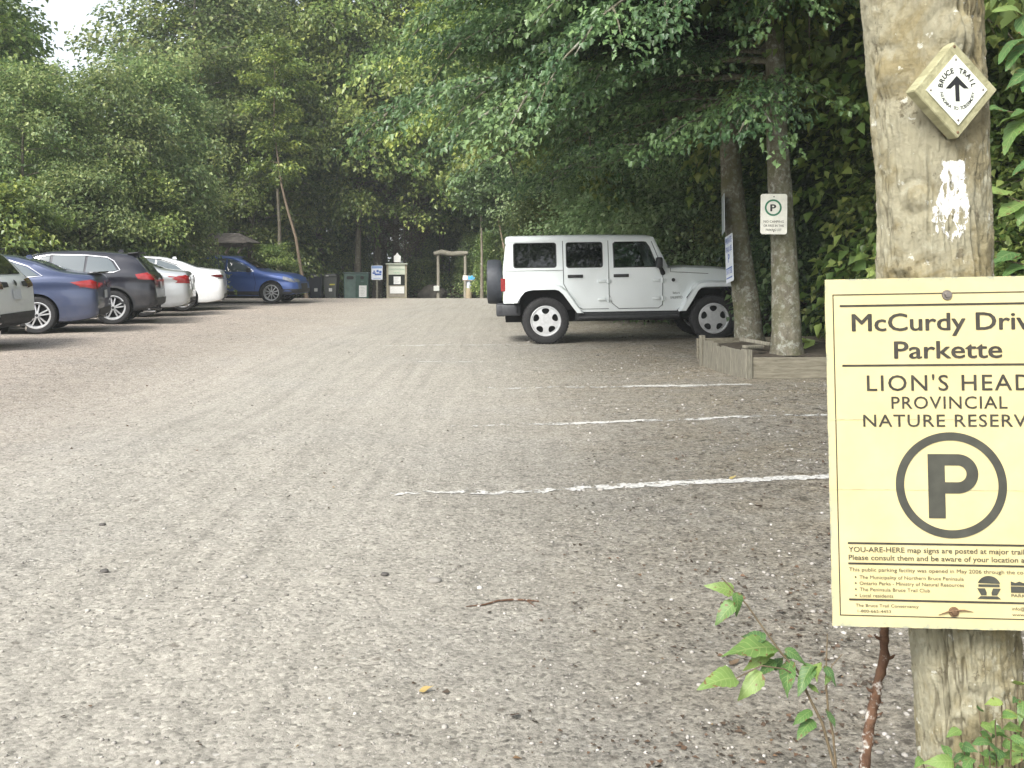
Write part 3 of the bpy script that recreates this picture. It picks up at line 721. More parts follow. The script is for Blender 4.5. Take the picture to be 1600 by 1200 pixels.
# --- the two trees in the planter, with drooping boughs over the lot
def local(base, P): return [tuple(Vector(p)-Vector(base)) for p in P]
def tp_from(base_d, pts, dz=0):
    return [tuple(px(x, y, d)) for (x, y, d) in pts]
base1 = px(1172, 529, 15.0); base1.z = 0.12
P1 = [tuple(base1), tuple(px(1167, 480, 15.0)), tuple(px(1153, 380, 15.0)), tuple(px(1145, 300, 15.0)), tuple(px(1138, 180, 15.0)), tuple(px(1127, 60, 15.0)), tuple(px(1118, -80, 15.0)), tuple(px(1115, -300, 15.0)), tuple(px(1105, -500, 15.0))]
dat = grow(41, 10, 0.20, 3.4, 4.4, zmin=2.75, nl=38, az=(R(-150), R(-20)), rise=0.3, droop=0.34, npc=100, leaf=0.078, cs=0.34, shape='lobed', flatten=0.22, nsub=6,
           trunk_pts=local(base1, P1), prof='flat', inner=0.15, zmax=7.4, twist=0.5)
tree_from('maple_tree', 'leaning dark tree at the back of the timber planter by the off-roader front wheel', None, dat, BK_s, LM_m, base1)
base2 = px(1229, 556, 13.3); base2.z = 0.12
P2 = [tuple(base2), tuple(px(1229, 520, 13.3)), tuple(px(1226, 420, 13.3)), tuple(px(1221, 330, 13.3)), tuple(px(1214, 200, 13.3)), tuple(px(1210, 60, 13.3)), tuple(px(1206, -80, 13.3)), tuple(px(1204, -300, 13.3)), tuple(px(1200, -560, 13.3))]
dat = grow(43, 10, 0.19, 3.3, 3.4, zmin=2.85, nl=36, az=(R(-175), R(20)), rise=0.3, droop=0.48, npc=90, leaf=0.072, cs=0.31, shape='lobed', flatten=0.2, nsub=6,
           trunk_pts=local(base2, P2), prof='flat', inner=0.2, zmax=7.2, twist=0.5, limb_scale=lambda a, z: 1.0 if a > R(-150) else 0.6)
tree_from('maple_tree', 'smooth grey upright tree in the planter, carrying the small green ring sign', None, dat, BK_s, LM_m, base2)
# a tall tree out over the lot: boughs from the right across the top of the view
base3 = Vector((5.3, 20.5, gz(5.3, 20.5)))
dat = grow(47, 13, 0.22, 4.0, 6.2, zmin=3.1, nl=46, az=(R(-165), R(-35)), rise=0.4, droop=0.34, npc=84, leaf=0.105, cs=0.44, shape='lobed', flatten=0.24, nsub=7, prof='flat', inner=0.12, zmax=11.5, twist=0.45)
tree_from('maple_tree', 'big tree behind the off-roader bonnet sweeping long light green boughs over the lot', None, dat, BK_d, LM_y, base3)
base5 = Vector((4.6, 29.0, gz(4.6, 29.0)))
dat = grow(49, 14, 0.22, 3.8, 7.0, zmin=3.0, nl=44, az=(R(-170), R(-20)), rise=0.4, droop=0.40, npc=66, leaf=0.16, cs=0.46, flatten=0.25, nsub=7, prof='flat', inner=0.15, zmax=13, twist=0.45)
tree_from('maple_tree', 'large tree far behind the off-roader whose boughs reach left above its spare wheel', None, dat, BK_d, LM, base5)
base4 = Vector((6.3, 15.6, gz(6.3, 15.6)))
dat = grow(53, 11, 0.18, 1.0, 3.1, keep=lambda c: (c[:, 0]+6.3 > 0.285*(c[:, 1]+15.6)) & ((c[:, 1] > -1.0) | (c[:, 2] > 3)), nl=62, rise=0.15, droop=0.5, npc=70, leaf=0.075, cs=0.27, shape='lobed', flatten=0.18, nsub=7, prof='flat', inner=0.25, zmax=9, twist=0.4)
tree_from('hemlock_tree', 'dark drooping tree between the planter and the mossy trunk', None, dat, BK_d, LM_m, base4)

# --- a few slender trunks that stand clear of the foliage
def slender(label, pts, r, bark, leafm=None, seed=1, name='sapling_tree', crown=True, R_=1.3, z0=None):
    base = Vector(pts[0]); lp = local(base, pts)
    H = lp[-1][2]
    dat = grow(seed, H, r, z0 or H*0.42, R_, nl=16, trunk_pts=lp, rise=0.7, droop=0.4, npc=44, leaf=0.15, cs=0.36, nsub=3, zmax=H)
    return tree_from(name, label, None, dat, bark, leafm or LM, base)
slender('thin reddish tan trunk leaning beside the nose of the blue car', [gp(479, 41.5), px(470, 420, 41.5), px(462, 370, 41.5), px(450, 330, 41.5), px(440, 290, 41.5), px(428, 200, 41.5), px(430, 60, 41.5)], 0.075, BK_r2, LM_y, 61, R_=1.0)
slender('pale slender tree with bright yellow upper leaves above the blue car', [gp(436, 43.5), px(437, 360, 43.5), px(434, 300, 43.5), px(437, 240, 43.5), px(440, 170, 43.5), px(445, 90, 43.5)], 0.10, BK, LM_y, 62, R_=1.3)
slender('bare pole trunk just left of the off-roader rear window', [gp(753, 43), px(753, 400, 43), px(752, 340, 43), px(748, 280, 43), px(745, 200, 43)], 0.07, BK, LM_d, 63, R_=1.0)
slender('thin trunk leaning left beside the off-roader spare wheel', [gp(797, 42), px(790, 400, 42), px(780, 350, 42), px(772, 300, 42), px(765, 200, 42)], 0.06, BK_r, LM_d, 64, R_=1.0)
slender('grey trunk rising behind the double recycling bin', [gp(556, 48.8), px(556, 400, 48.8), px(558, 340, 48.8), px(552, 260, 48.8)], 0.08, BK, LM_y, 65, R_=1.2, z0=2.6)
# dead bush of bare twigs
dat = grow(71, 6.4, 0.07, 1.6, 1.5, nl=54, rise=0.9, droop=0.1, npc=7, leaf=0.10, cs=0.35, nsub=7, prof='shrub', inner=0.5)
tree_from('dead_shrub', 'tall dead grey brown shrub of bare twigs behind the timber kiosk', None, dat, BK, LM_dead, gp(632, 48.6), 0, 0.95, cat='shrub')
# ---------------------------------------------------------------- the near mossy trunk with its signs
TD = 2.05
axis_px = [(1430, -420), (1433, -150), (1436, 0), (1448, 200), (1456, 420), (1478, 700), (1505, 990), (1518, 1200), (1532, 1420), (1540, 1640)]
wid_px = [184, 182, 180, 171, 171, 166, 158, 162, 180, 225]
ax_y = np.array([p[1] for p in axis_px], float); ax_x = np.array([p[0] for p in axis_px], float); wd = np.array(wid_px, float)
def big_trunk():
    nz_, na = 620, 300
    yy = np.linspace(1640, -420, nz_); z = EYE+(HOR-yy)*TD/1600
    cx = (np.interp(yy, ax_y, ax_x)-800)*TD/1600
    k = np.ones(25)/25; cx = np.convolve(np.pad(cx, 12, 'edge'), k, 'valid')
    rr = np.convolve(np.pad(np.interp(yy, ax_y, wd), 12, 'edge'), k, 'valid')/2*TD/1600*0.985
    th = np.arange(na)*2*np.pi/na
    Zg, Tg = np.meshgrid(z, th, indexing='ij'); Rg = np.repeat(rr[:, None], na, 1)
    ux, uy = np.cos(Tg), np.sin(Tg)
    wx, wy = ux*1.0, uy*1.0
    f = vnoise(wx*8+0.9*vnoise(wx*3, wy*3, Zg*9, seed=1), wy*8, Zg*13, seed=2)
    ridge = 1-np.abs(f)*2.4; ridge = np.clip(ridge, -0.3, 1)
    f2 = vnoise(wx*24, wy*24, Zg*26, seed=3); f3 = vnoise(wx*50, wy*50, Zg*90, seed=4)
    big = vnoise(wx*2.0, wy*2.0, Zg*3.1, seed=5)
    rough = sstep(-0.35, 0.4, vnoise(wx*1.7+4, wy*1.7, Zg*1.9, seed=6))
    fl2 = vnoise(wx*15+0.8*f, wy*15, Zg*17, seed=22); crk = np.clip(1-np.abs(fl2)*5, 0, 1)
    big2 = vnoise(wx*1.6+5, wy*1.6, Zg*5.5, seed=51)
    wr = np.sin(Zg*150+3*vnoise(wx*3, wy*3, Zg*4, seed=52)*3)*np.clip(vnoise(wx*2.5, wy*2.5, Zg*3.5, seed=53)+.2, 0, 1)
    d = 0.008*big+0.007*big2+0.0010*wr-0.0022*rough*np.clip(ridge, 0, 1)**1.6-0.0035*crk*(0.25+rough)+0.0045*f2*(0.4+rough)+0.0022*f3+0.003*vnoise(wx*12, wy*12, Zg*13, seed=44)
    # two long closed cracks down the trunk front
    for (t0, z0_, z1_, w_, dp) in [(-1.95, 1.42, 1.72, 0.022, 0.006), (-1.15, 1.35, 1.62, 0.028, 0.010), (-2.35, 0.1, 0.85, 0.03, 0.010), (-1.55, 1.52, 1.66, 0.03, 0.006), (-1.3, 1.85, 2.1, 0.04, 0.008)]:
        tt = t0+0.09*vnoise(Zg*6, Zg*0+t0, seed=8)
        win = sstep(z0_, z0_+0.06, Zg)*(1-sstep(z1_-0.06, z1_, Zg))
        dt = (Tg-2*np.pi*(Tg > np.pi)-tt)
        d = d-dp*win*np.exp(-(dt/w_)**2)+0.35*dp*win*np.exp(-((np.abs(dt)-2.2*w_)/w_)**2)
    for (t0, zc_, rt_, rz2, amp) in [(-2.45, 1.30, .22, .022, .012), (-2.2, 1.62, .2, .02, .009), (-1.35, 1.93, .3, .03, .012), (-2.6, 1.86, .25, .03, .010), (-2.05, 1.47, .12, .016, .007), (-1.9, .62, .25, .03, .010), (-2.5, 1.46, .2, .015, -.008), (-1.6, 1.75, .15, .016, -.006)]:
        dt = (Tg-2*np.pi*(Tg > np.pi)-t0)/rt_; dz = (Zg-zc_)/rz2; rr2 = dt*dt+dz*dz; d = d+amp*np.exp(-rr2)-.5*amp*np.exp(-(np.sqrt(rr2)-1.6)**2*6)
    # root flare
    fl = np.clip((0.45-Zg)/0.5, 0, 1)**2; d = d+fl*0.05*np.clip(vnoise(wx*2.2, wy*2.2, seed=12)+0.3, 0, 1)
    X = cx[:, None]+(Rg+d)*ux; Y = TD+(Rg+d)*uy
    global TRK
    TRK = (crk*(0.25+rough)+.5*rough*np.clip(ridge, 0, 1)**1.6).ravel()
    V = np.stack([X, Y, Zg], -1)
    return V, nz_, na
BV, bn, ba = big_trunk()
base_t = Vector((float(BV[0, :, 0].mean()), TD, gz(0.95, TD)))
Vl = BV.reshape(-1, 3)-np.array(base_t[:])
i = np.arange(bn-1)[:, None]*ba; j = np.arange(ba)[None]; j2 = (j+1) % ba
BQ = np.stack([i+j, i+j2, i+ba+j2, i+ba+j], -1).reshape(-1, 4)
mossy = thing('mossy_tree', 'close mossy brown trunk at the right with a white painted stripe', 'tree', base_t)
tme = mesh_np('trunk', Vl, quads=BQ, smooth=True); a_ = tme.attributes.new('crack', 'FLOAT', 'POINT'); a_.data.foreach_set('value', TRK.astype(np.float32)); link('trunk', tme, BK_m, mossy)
cdat = grow(91, 9.5, 0.09, 4.6, 4.6, nl=14, trunk_pts=[(float(BV[-1, :, 0].mean())-base_t.x-.0, 0, 3.95-base_t.z), (-.3, .1, 5.5), (-.5, 0, 7.2), (-.4, .2, 9.5)], zmin=4.5, rise=0.4, droop=0.4, npc=30, leaf=0.13, cs=0.42, flatten=0.25, prof='flat', inner=0.2, zmax=9, keep=lambda c: c[:, 2] > 0.3*c[:, 1]+4.1)  # unseen leafy crown added above the view to shade the near ground
(cw_, cq_), (cl_, ct_, ctt_) = cdat
link('unseen_bough', mesh_np('unseen_bough', cw_, quads=cq_, smooth=True), BK, mossy); link('crown', mesh_np('crown', cl_, tris=ct_, attr={'tint': ctt_}), LM, mossy)
# painted trail blaze following the bark
fc = Vl[BQ].mean(1)+np.array(base_t[:]); fx = 800+1600*fc[:, 0]/fc[:, 1]; fy = HOR-1600*(fc[:, 2]-EYE)/fc[:, 1]
lo = np.interp(fy, [248, 300, 325, 345, 380], [1467, 1465, 1457, 1455, 1464]); hi = np.interp(fy, [248, 300, 325, 345, 380], [1507, 1510, 1515, 1514, 1504])
edge = np.minimum.reduce([(fx-lo)/7, (hi-fx)/7, (fy-250)/7, (377-fy)/16])
nse = vnoise(fc[:, 0]*120, fc[:, 2]*55, seed=14)*0.8+vnoise(fc[:, 0]*300, fc[:, 2]*160, seed=15)*0.6+vnoise(fc[:, 0]*48, fc[:, 2]*26, seed=16)*0.6
msk = (fc[:, 1] < TD) & (edge > -2.5)
cen = np.array([float(np.mean(BV[:, :, 0])), TD]); 
Qm = BQ[msk]; uq, inv = np.unique(Qm.ravel(), return_inverse=True)
Vb = Vl[uq].copy(); Vb[:, 1] -= 0.0016
bz_m = plain('blaze_paint', (0.66, 0.66, 0.62), 0.8, var=0.14, vscale=120, bump=0.5, bscale=200)
bt_ = bz_m.node_tree; at = N(bt_, 'ShaderNodeAttribute'); at.attribute_name = 'cov'; tcb = bt_.nodes.new('ShaderNodeTexCoord'); mpb = bt_.nodes.new('ShaderNodeMapping'); mpb.inputs['Scale'].default_value = (1, 1, .45)
bt_.links.new(tcb.outputs['Object'], mpb.inputs['Vector']); nb_ = N(bt_, 'ShaderNodeTexNoise', Scale=95.0, Detail=7.0, Roughness=0.72, Distortion=.4); bt_.links.new(mpb.outputs[0], nb_.inputs['Vector'])
ab_ = N(bt_, 'ShaderNodeMath', operation='ADD'); bt_.links.new(at.outputs['Fac'], ab_.inputs[0]); bt_.links.new(nb_.outputs['Fac'], ab_.inputs[1])
gt_ = N(bt_, 'ShaderNodeMath', operation='GREATER_THAN'); bt_.links.new(ab_.outputs[0], gt_.inputs[0]); gt_.inputs[1].default_value = 0.62; bt_.links.new(gt_.outputs[0], bt_.nodes['Principled BSDF'].inputs['Alpha'])
bmsh = mesh_np('painted_blaze', Vb, quads=inv.reshape(-1, 4), smooth=True)
wv_ = BV.reshape(-1, 3)[uq]; vx = 800+1600*wv_[:, 0]/wv_[:, 1]; vy = HOR-1600*(wv_[:, 2]-EYE)/wv_[:, 1]
lo = np.interp(vy, [248, 300, 325, 345, 380], [1468, 1466, 1457, 1455, 1466]); hi = np.interp(vy, [248, 300, 325, 345, 380], [1507, 1510, 1516, 1514, 1502])
eg = np.minimum.reduce([(vx-lo)/14, (hi-vx)/14, (vy-250)/14, (377-vy)/26])
cov = 0.085+np.clip(eg, -1, .33)*.5-np.interp(vy, [250, 300, 330, 377], [0.02, .05, .12, .17])+0.10*vnoise(wv_[:, 0]*60, wv_[:, 2]*28, seed=31)
a_ = bmsh.attributes.new('cov', 'FLOAT', 'POINT'); a_.data.foreach_set('value', cov.astype(np.float32))
link('painted_blaze', bmsh, bz_m, mossy)

# ---------------------------------------------------------------- lettering
_tc = {}
def text_mesh(s, bold=0.0, spacing=1.0, depth=0.0):
    k = (s, bold, spacing, depth)
    if k in _tc: return _tc[k]
    cu = bpy.data.curves.new('t', 'FONT'); cu.body = s; cu.offset = bold; cu.space_character = spacing; cu.resolution_u = 3; cu.extrude = depth
    o = bpy.data.objects.new('t', cu); COL.objects.link(o)
    dg = bpy.context.evaluated_depsgraph_get(); me = bpy.data.meshes.new_from_object(o.evaluated_get(dg))
    v = np.array([q.co[:] for q in me.vertices]).reshape(-1, 3); f = [tuple(p.vertices) for p in me.polygons]
    bpy.data.objects.remove(o); bpy.data.curves.remove(cu); bpy.data.meshes.remove(me)
    _tc[k] = (v, f); return _tc[k]
CAP = 0.6875
class Ink:
    """flat marks on a sign face: local x right, z up, y = small offset towards the viewer (-y)"""
    def __init__(s, y): s.bm = bmesh.new(); s.y = y
    def text(s, txt, x, z, cap, width=None, align='c', bold=0.0, spacing=1.0, rot=0.0, pivot=None):
        if bold and rot == 0.0:
            k = bold*cap*0.62; y0 = s.y
            for q, (a_, b2) in enumerate(((-k, 0), (k, 0), (0, k*.5), (0, -k*.5))):
                s.y = y0-q*0.00005; s.text(txt, x+a_, z+b2, cap, width, align, 0.0, spacing)
            s.y = y0; return
        v, f = text_mesh(txt, bold, spacing)
        if len(v) == 0: return
        xs = v[:, 0]; x0, x1 = xs.min(), xs.max(); sc = cap/CAP; sx = sc if width is None else width/(x1-x0)
        ox = {'c': -(x0+x1)/2, 'l': -x0, 'r': -x1}[align]
        X = (v[:, 0]+ox)*sx; Z = v[:, 1]*sc
        c, q = math.cos(rot), math.sin(rot)
        bv = [s.bm.verts.new((x+a*c-b_*q, s.y, z+a*q+b_*c)) for a, b_ in zip(X, Z)]
        for p in f:
            try: s.bm.faces.new([bv[k] for k in p])
            except ValueError: pass
    def arc(s, txt, cx, cz, r, cap, a0, a1, bold=0.0, inward=False, cw=None):
        n = len(txt)
        for k, ch in enumerate(txt):
            if ch == ' ': continue
            a = a0+(a1-a0)*(k/(n-1)); x = cx+r*math.cos(a); z = cz+r*math.sin(a)
            s.text(ch, x, z, cap, None, 'c', bold, rot=a-PI/2+(PI if inward else 0))
    def rect(s, x0, z0, x1, z1):
        v = [s.bm.verts.new((a, s.y, b_)) for a, b_ in ((x0, z0), (x1, z0), (x1, z1), (x0, z1))]; s.bm.faces.new(v)
    def poly(s, pts): s.bm.faces.new([s.bm.verts.new((a, s.y, b_)) for a, b_ in pts])
    def ring(s, cx, cz, r0, r1, n=64, a0=0, a1=2*PI):
        for k in range(n):
            a, b_ = a0+(a1-a0)*k/n, a0+(a1-a0)*(k+1)/n
            v = [s.bm.verts.new((cx+r*math.cos(t), s.y, cz+r*math.sin(t))) for r, t in ((r0, a), (r1, a), (r1, b_), (r0, b_))]; s.bm.faces.new(v)
    def disc(s, cx, cz, r, n=32, a0=0, a1=2*PI):
        s.bm.faces.new([s.bm.verts.new((cx+r*math.cos(a0+(a1-a0)*k/n), s.y, cz+r*math.sin(a0+(a1-a0)*k/n))) for k in range(n)])
    def build(s, name, mat, parent, M=None):
        me = bpy.data.meshes.new(name); s.bm.to_mesh(me); s.bm.free()
        return link(name, me, mat, parent)

# ---------------------------------------------------------------- big yellow sign
m, nt, b = newmat('yellow_sign'); b.inputs['Roughness'].default_value = 0.55
tc = nt.nodes.new('ShaderNodeTexCoord')
n = N(nt, 'ShaderNodeTexNoise', Scale=9.0, Detail=7.0, Roughness=0.6); nt.links.new(tc.outputs['Object'], n.inputs['Vector'])
r = ramp(nt, n.outputs['Fac'], [(0.3, (0.49, 0.42, 0.21)), (0.7, (0.55, 0.48, 0.26))])
n2 = N(nt, 'ShaderNodeTexNoise', Scale=34.0, Detail=9.0, Roughness=0.8); nt.links.new(tc.outputs['Object'], n2.inputs['Vector'])
sp = nt.nodes.new('ShaderNodeSeparateXYZ'); nt.links.new(tc.outputs['Object'], sp.inputs[0])
ex = N(nt, 'ShaderNodeMapRange'); ex.inputs['From Min'].default_value = -0.205; ex.inputs['From Max'].default_value = -0.222; nt.links.new(sp.outputs['X'], ex.inputs['Value'])
ez = N(nt, 'ShaderNodeMapRange'); ez.inputs['From Min'].default_value = -0.305; ez.inputs['From Max'].default_value = -0.33; nt.links.new(sp.outputs['Z'], ez.inputs['Value'])
ez2 = N(nt, 'ShaderNodeMapRange'); ez2.inputs['From Min'].default_value = 0.31; ez2.inputs['From Max'].default_value = 0.33; nt.links.new(sp.outputs['Z'], ez2.inputs['Value'])
mxm = N(nt, 'ShaderNodeMath', operation='MAXIMUM'); nt.links.new(ex.outputs[0], mxm.inputs[0]); nt.links.new(ez.outputs[0], mxm.inputs[1])
mxm2 = N(nt, 'ShaderNodeMath', operation='MAXIMUM'); nt.links.new(mxm.outputs[0], mxm2.inputs[0]); nt.links.new(ez2.outputs[0], mxm2.inputs[1])
ad = N(nt, 'ShaderNodeMath', operation='MULTIPLY'); nt.links.new(mxm2.outputs[0], ad.inputs[0]); ad.inputs[1].default_value = 0.30
ad2 = N(nt, 'ShaderNodeMath', operation='ADD'); nt.links.new(ad.outputs[0], ad2.inputs[0]); nt.links.new(n2.outputs['Fac'], ad2.inputs[1])
rr_ = ramp(nt, ad2.outputs[0], [(0.70, (0, 0, 0)), (0.80, (1, 1, 1))])
mx = N(nt, 'ShaderNodeMix', data_type='RGBA'); nt.links.new(rr_.outputs['Color'], mx.inputs['Factor']); nt.links.new(r.outputs['Color'], mx.inputs['A']); mx.inputs['B'].default_value = (0.30, 0.31, 0.22, 1)
nt.links.new(mx.outputs['Result'], b.inputs['Base Color'])
yellow = m
ink = plain('sign_ink', (0.035, 0.032, 0.025), 0.8, var=0.35, vscale=50)
ink_soft = plain('sign_ink_faded', (0.07, 0.065, 0.045), 0.8, var=0.3, vscale=80)
seam = plain('sign_seam', (0.42, 0.40, 0.24), 0.6, var=0.3, vscale=80)
steel = plain('screw_steel', (0.22, 0.2, 0.18), 0.45, metal=0.8, var=0.3)
rust = plain('rusty_screw', (0.17, 0.105, 0.06), 0.75, metal=0.4, var=0.4)
SW, SH = 0.4400, 0.657           # sign size in metres
U = SW/378.0                     # metres per photo pixel on the sign
sign = thing('trail_parking_sign', 'large yellow parking sign screwed to the mossy trunk', 'sign', px(1484, 708, 1.914), rot=(0, R(-1.3), R(-8.0)))
def sx_(x): return (x-1484)*U
def sz_(y): return (708-y)*U
pl = MB(); n_ = 26
outl = []
for (x0, z0, x1, z1) in [(-SW/2, -SH/2, SW/2, -SH/2), (SW/2, -SH/2, SW/2, SH/2), (SW/2, SH/2, -SW/2, SH/2), (-SW/2, SH/2, -SW/2, -SH/2)]:
    for k in range(n_):
        t = k/n_; q = 0.0012*random.Random(k*7+int(x0*100)).random()
        outl.append((x0+(x1-x0)*t+(q if x0 < 0 and x1 < 0 else 0), z0+(z1-z0)*t+(q if z0 < 0 and z1 < 0 else 0)))
pl.plate(outl, [], lambda u, v, w: (u, w, v), -0.002, 0.002)
pl.build('sign_board', yellow, sign)
I = Ink(-0.0032)
for y, xa in ((469, 1318), (566, 1320), (854, 1322), (887, 1322), (945.5, 1322)):
    I.rect(sx_(xa), sz_(y+1.6), -sx_(xa), sz_(y-1.6))
# inner border
bx, bt, bb = sx_(1307), sz_(450), sz_(972)
t_ = 0.0019
I.rect(bx, bb, bx+t_, bt); I.rect(-bx-t_, bb, -bx, bt); I.rect(bx+t_, bt-t_, -bx-t_, bt); I.rect(bx+t_, bb, -bx-t_, bb+t_)
I.text('McCurdy Drive', 0, sz_(510), 27.5*U, 294*U, bold=0.05)
I.text('Parkette', 0, sz_(555), 27.5*U, 164*U, bold=0.05)
I.text("LION'S HEAD", 0, sz_(607), 25*U, 252*U, bold=0.02, spacing=1.15)
I.text('PROVINCIAL', 0, sz_(636), 19.5*U, 177*U, bold=0.02, spacing=1.1)
I.text('NATURE RESERVE', 0, sz_(665), 19.5*U, 266*U, bold=0.02, spacing=1.1)
I.build('lettering', ink, sign)
I = Ink(-0.0034)
I.text('YOU-ARE-HERE map signs are posted at major trail junctions.', sx_(1323), sz_(868), 8.2*U, 322*U, 'l', bold=0.035)
I.text('Please consult them and be aware of your location at all times.', sx_(1323), sz_(881), 8.2*U, 322*U, 'l', bold=0.035)
I.text('This public parking facility was opened in May 2006 through the co-operation of:', sx_(1323), sz_(899.5), 6.0*U, 322*U, 'l', bold=0.006)
for k, s_ in enumerate(('The Municipality of Northern Bruce Peninsula', 'Ontario Parks - Ministry of Natural Resources', 'The Peninsula Bruce Trail Club', 'Local residents')):
    yb = 911.5+k*9.9; wds = (161, 161, 109, 52)[k]
    I.text(s_, sx_(1339), sz_(yb), 5.6*U, wds*U, 'l', bold=0.004); I.disc(sx_(1333), sz_(yb-2.6), 1.5*U, 10)
I.text('The Bruce Trail Conservancy', sx_(1332), sz_(957), 5.0*U, 98*U, 'l', bold=0.008)
I.text('1-800-665-4453', sx_(1335), sz_(966), 4.6*U, 52*U, 'l', bold=0.008)
I.text('info@brucetrail.org', sx_(1572), sz_(957), 5.0*U, 66*U, 'l', bold=0.008)
I.text('www.brucetrail.org', sx_(1572), sz_(966), 4.6*U, 66*U, 'l', bold=0.008)
I.build('lettering', ink_soft, sign)
olive = plain('sign_olive_print', (0.045, 0.046, 0.036), 0.8, var=0.25, vscale=30)
I = Ink(-0.0034)
I.ring(0, sz_(759), 72*U, 85*U, 96)
# the letter P as bars and a half ring
x0, zt, zb = sx_(1449), sz_(709), sz_(812); pw = 26*U; ro, ri = 31.5*U, 13.5*U; zc = zt-ro; xc = sx_(1494.5)
I.rect(x0, zb, x0+pw, zt); I.rect(x0+pw, zt-(ro-ri), xc, zt); I.rect(x0+pw, zt-2*ro, xc, zt-2*ro+(ro-ri))
I.ring(xc, zc, ri, ro, 32, -PI/2, PI/2)
I.build('parking_symbol', olive, sign)
I = Ink(-0.0032)
I.rect(-SW/2+0.003, sz_(653.8), SW/2-0.003, sz_(652.9)); I.rect(-SW/2+0.003, sz_(767), SW/2-0.003, sz_(766.2))
I.build('seam', seam, sign)
# two partner emblems: domed badge and square banner (and a third beyond the frame of the photo is left out)
I = Ink(-0.0034); cx_, cz_ = sx_(1538), sz_(921)
I.disc(cx_, cz_, 18*U, 40, R(18), R(162)); I.poly([(cx_-18*U, cz_-2*U), (cx_-6*U, cz_-2*U), (cx_-3.5*U, cz_-9*U), (cx_-4*U, cz_-13*U), (cx_-12*U, cz_-13*U)])
I.poly([(cx_+18*U, cz_-2*U), (cx_+6*U, cz_-2*U), (cx_+3.5*U, cz_-9*U), (cx_+4*U, cz_-13*U), (cx_+12*U, cz_-13*U)][::-1])
I.rect(cx_-16*U, cz_+0.4*U, cx_+16*U, cz_+4.4*U); I.poly([(cx_-18*U, cz_-19*U), (cx_+18*U, cz_-19*U), (cx_+13*U, cz_-14.5*U), (cx_-13*U, cz_-14.5*U)])
sq = sx_(1584); 
I.rect(sq-13*U, cz_-8*U, sq+13*U, cz_+2*U); I.poly([(sq-13*U, cz_+3.5*U), (sq+13*U, cz_+3.5*U), (sq+13*U, cz_+10*U), (sq+6*U, cz_+7.5*U), (sq, cz_+10*U), (sq-6*U, cz_+7.5*U), (sq-13*U, cz_+10*U)])
I.text('PARKS', sq, cz_-15*U, 5*U, 25*U, bold=0.01)
I.build('emblem', olive, sign)
for (x, y, mt) in ((1485, 454, steel), (1484, 962, rust)):
    s_ = MB(); c = Vector((sx_(x), -0.002, sz_(y)))
    s_.tube([c+Vector((0, 0.001, 0)), c+Vector((0, -0.001, 0)), c+Vector((0, -0.003, 0))], [0.0095, 0.0095, 0.0085], 24); s_.tube([c+Vector((0, -0.003, 0)), c+Vector((0, -0.0065, 0))], [0.0055, 0.0045], 6)
    s_.box(c+Vector((0, -0.0068, 0)), (0.008, 0.0008, 0.0014))
    s_.cyl(c+Vector((0, 0.0, 0)), c+Vector((0, 0.06, 0)), 0.003, 8)
    s_.build('screw', mt, sign, smooth=40)
s_ = MB(); cc0 = Vector((sx_(1484), -0.004, sz_(962)))
s_.tube([cc0+Vector((-0.028, 0, -0.006)), cc0+Vector((-0.012, -0.001, 0.0)), cc0+Vector((0, -0.002, 0.003)), cc0+Vector((0.018, -0.001, 0.004)), cc0+Vector((0.034, 0, 0.001))], [0.0005, 0.0015, 0.002, 0.0015, 0.0005], 6)
s_.build('wire_twist', rust, sign)

# ---------------------------------------------------------------- diamond trail marker
wd_side = wood('weathered_board', (0.19, 0.18, 0.095), (0.40, 0.385, 0.235), scale=5, stretch=(1, 6, 1), bump=0.5)
white_al = plain('white_plate', (0.66, 0.69, 0.60), 0.45, var=0.06, vscale=25)
black = plain('black_print', (0.012, 0.012, 0.012), 0.5)
dm = thing('trail_marker', 'wooden diamond board with white arrow plate on the mossy trunk', 'trail marker', px(1493, 141, 1.915), rot=(R(0), R(-2.6), R(14)))
h_ = 0.0905
bb_ = MB(); bb_.box((0, 0.012, 0), (h_*2/math.sqrt(2)*1.0, 0.028, h_*2/math.sqrt(2)*1.0), rot=Matrix.Rotation(R(45), 4, 'Y'), bev=0.002)
bd = bb_.build('board', wd_side, dm, smooth=30)
MU = 1.915/1600
p_ = MB(); q_ = 55*MU; p_.prism([(q_, 0), (0, q_), (-q_, 0), (0, -q_)], lambda u, v, w: (u, w, v), -0.0045, -0.0022); p_.build('arrow_plate', white_al, dm)
I = Ink(-0.0050); s1 = MU
I.poly([(0, 22*s1), (21*s1, 2*s1), (12*s1, 2*s1), (3.8*s1, 8*s1), (3.8*s1, -18*s1), (-3.8*s1, -18*s1), (-3.8*s1, 8*s1), (-12*s1, 2*s1), (-21*s1, 2*s1)][::-1])
I.arc('BRUCE TRAIL', 0, 0, 26.5*s1, 8.0*s1, R(166), R(14), bold=0.03)
I.arc('NIAGARA TO TOBERMORY', 0, 0, 31.5*s1, 5.2*s1, R(192), R(348), bold=0.012, inward=True)
I.build('lettering', black, dm)
for a in range(4):
    s_ = MB(); c = Vector((math.sin(a*PI/2)*q_*0.86, -0.0045, math.cos(a*PI/2)*q_*0.86)); s_.tube([c+Vector((0, 0.001, 0)), c, c+Vector((0, -0.0012, 0))], [0.0026, 0.0026, 0.0015], 12); s_.build('nail', steel, dm)
for z_ in (0.081, -0.079):
    s_ = MB(); c = Vector((0, -0.002, z_)); s_.tube([c+Vector((0, 0.06, 0)), c, c+Vector((0, -0.0014, 0))], [0.0028, 0.003, 0.002], 12); s_.build('screw', rust, dm)

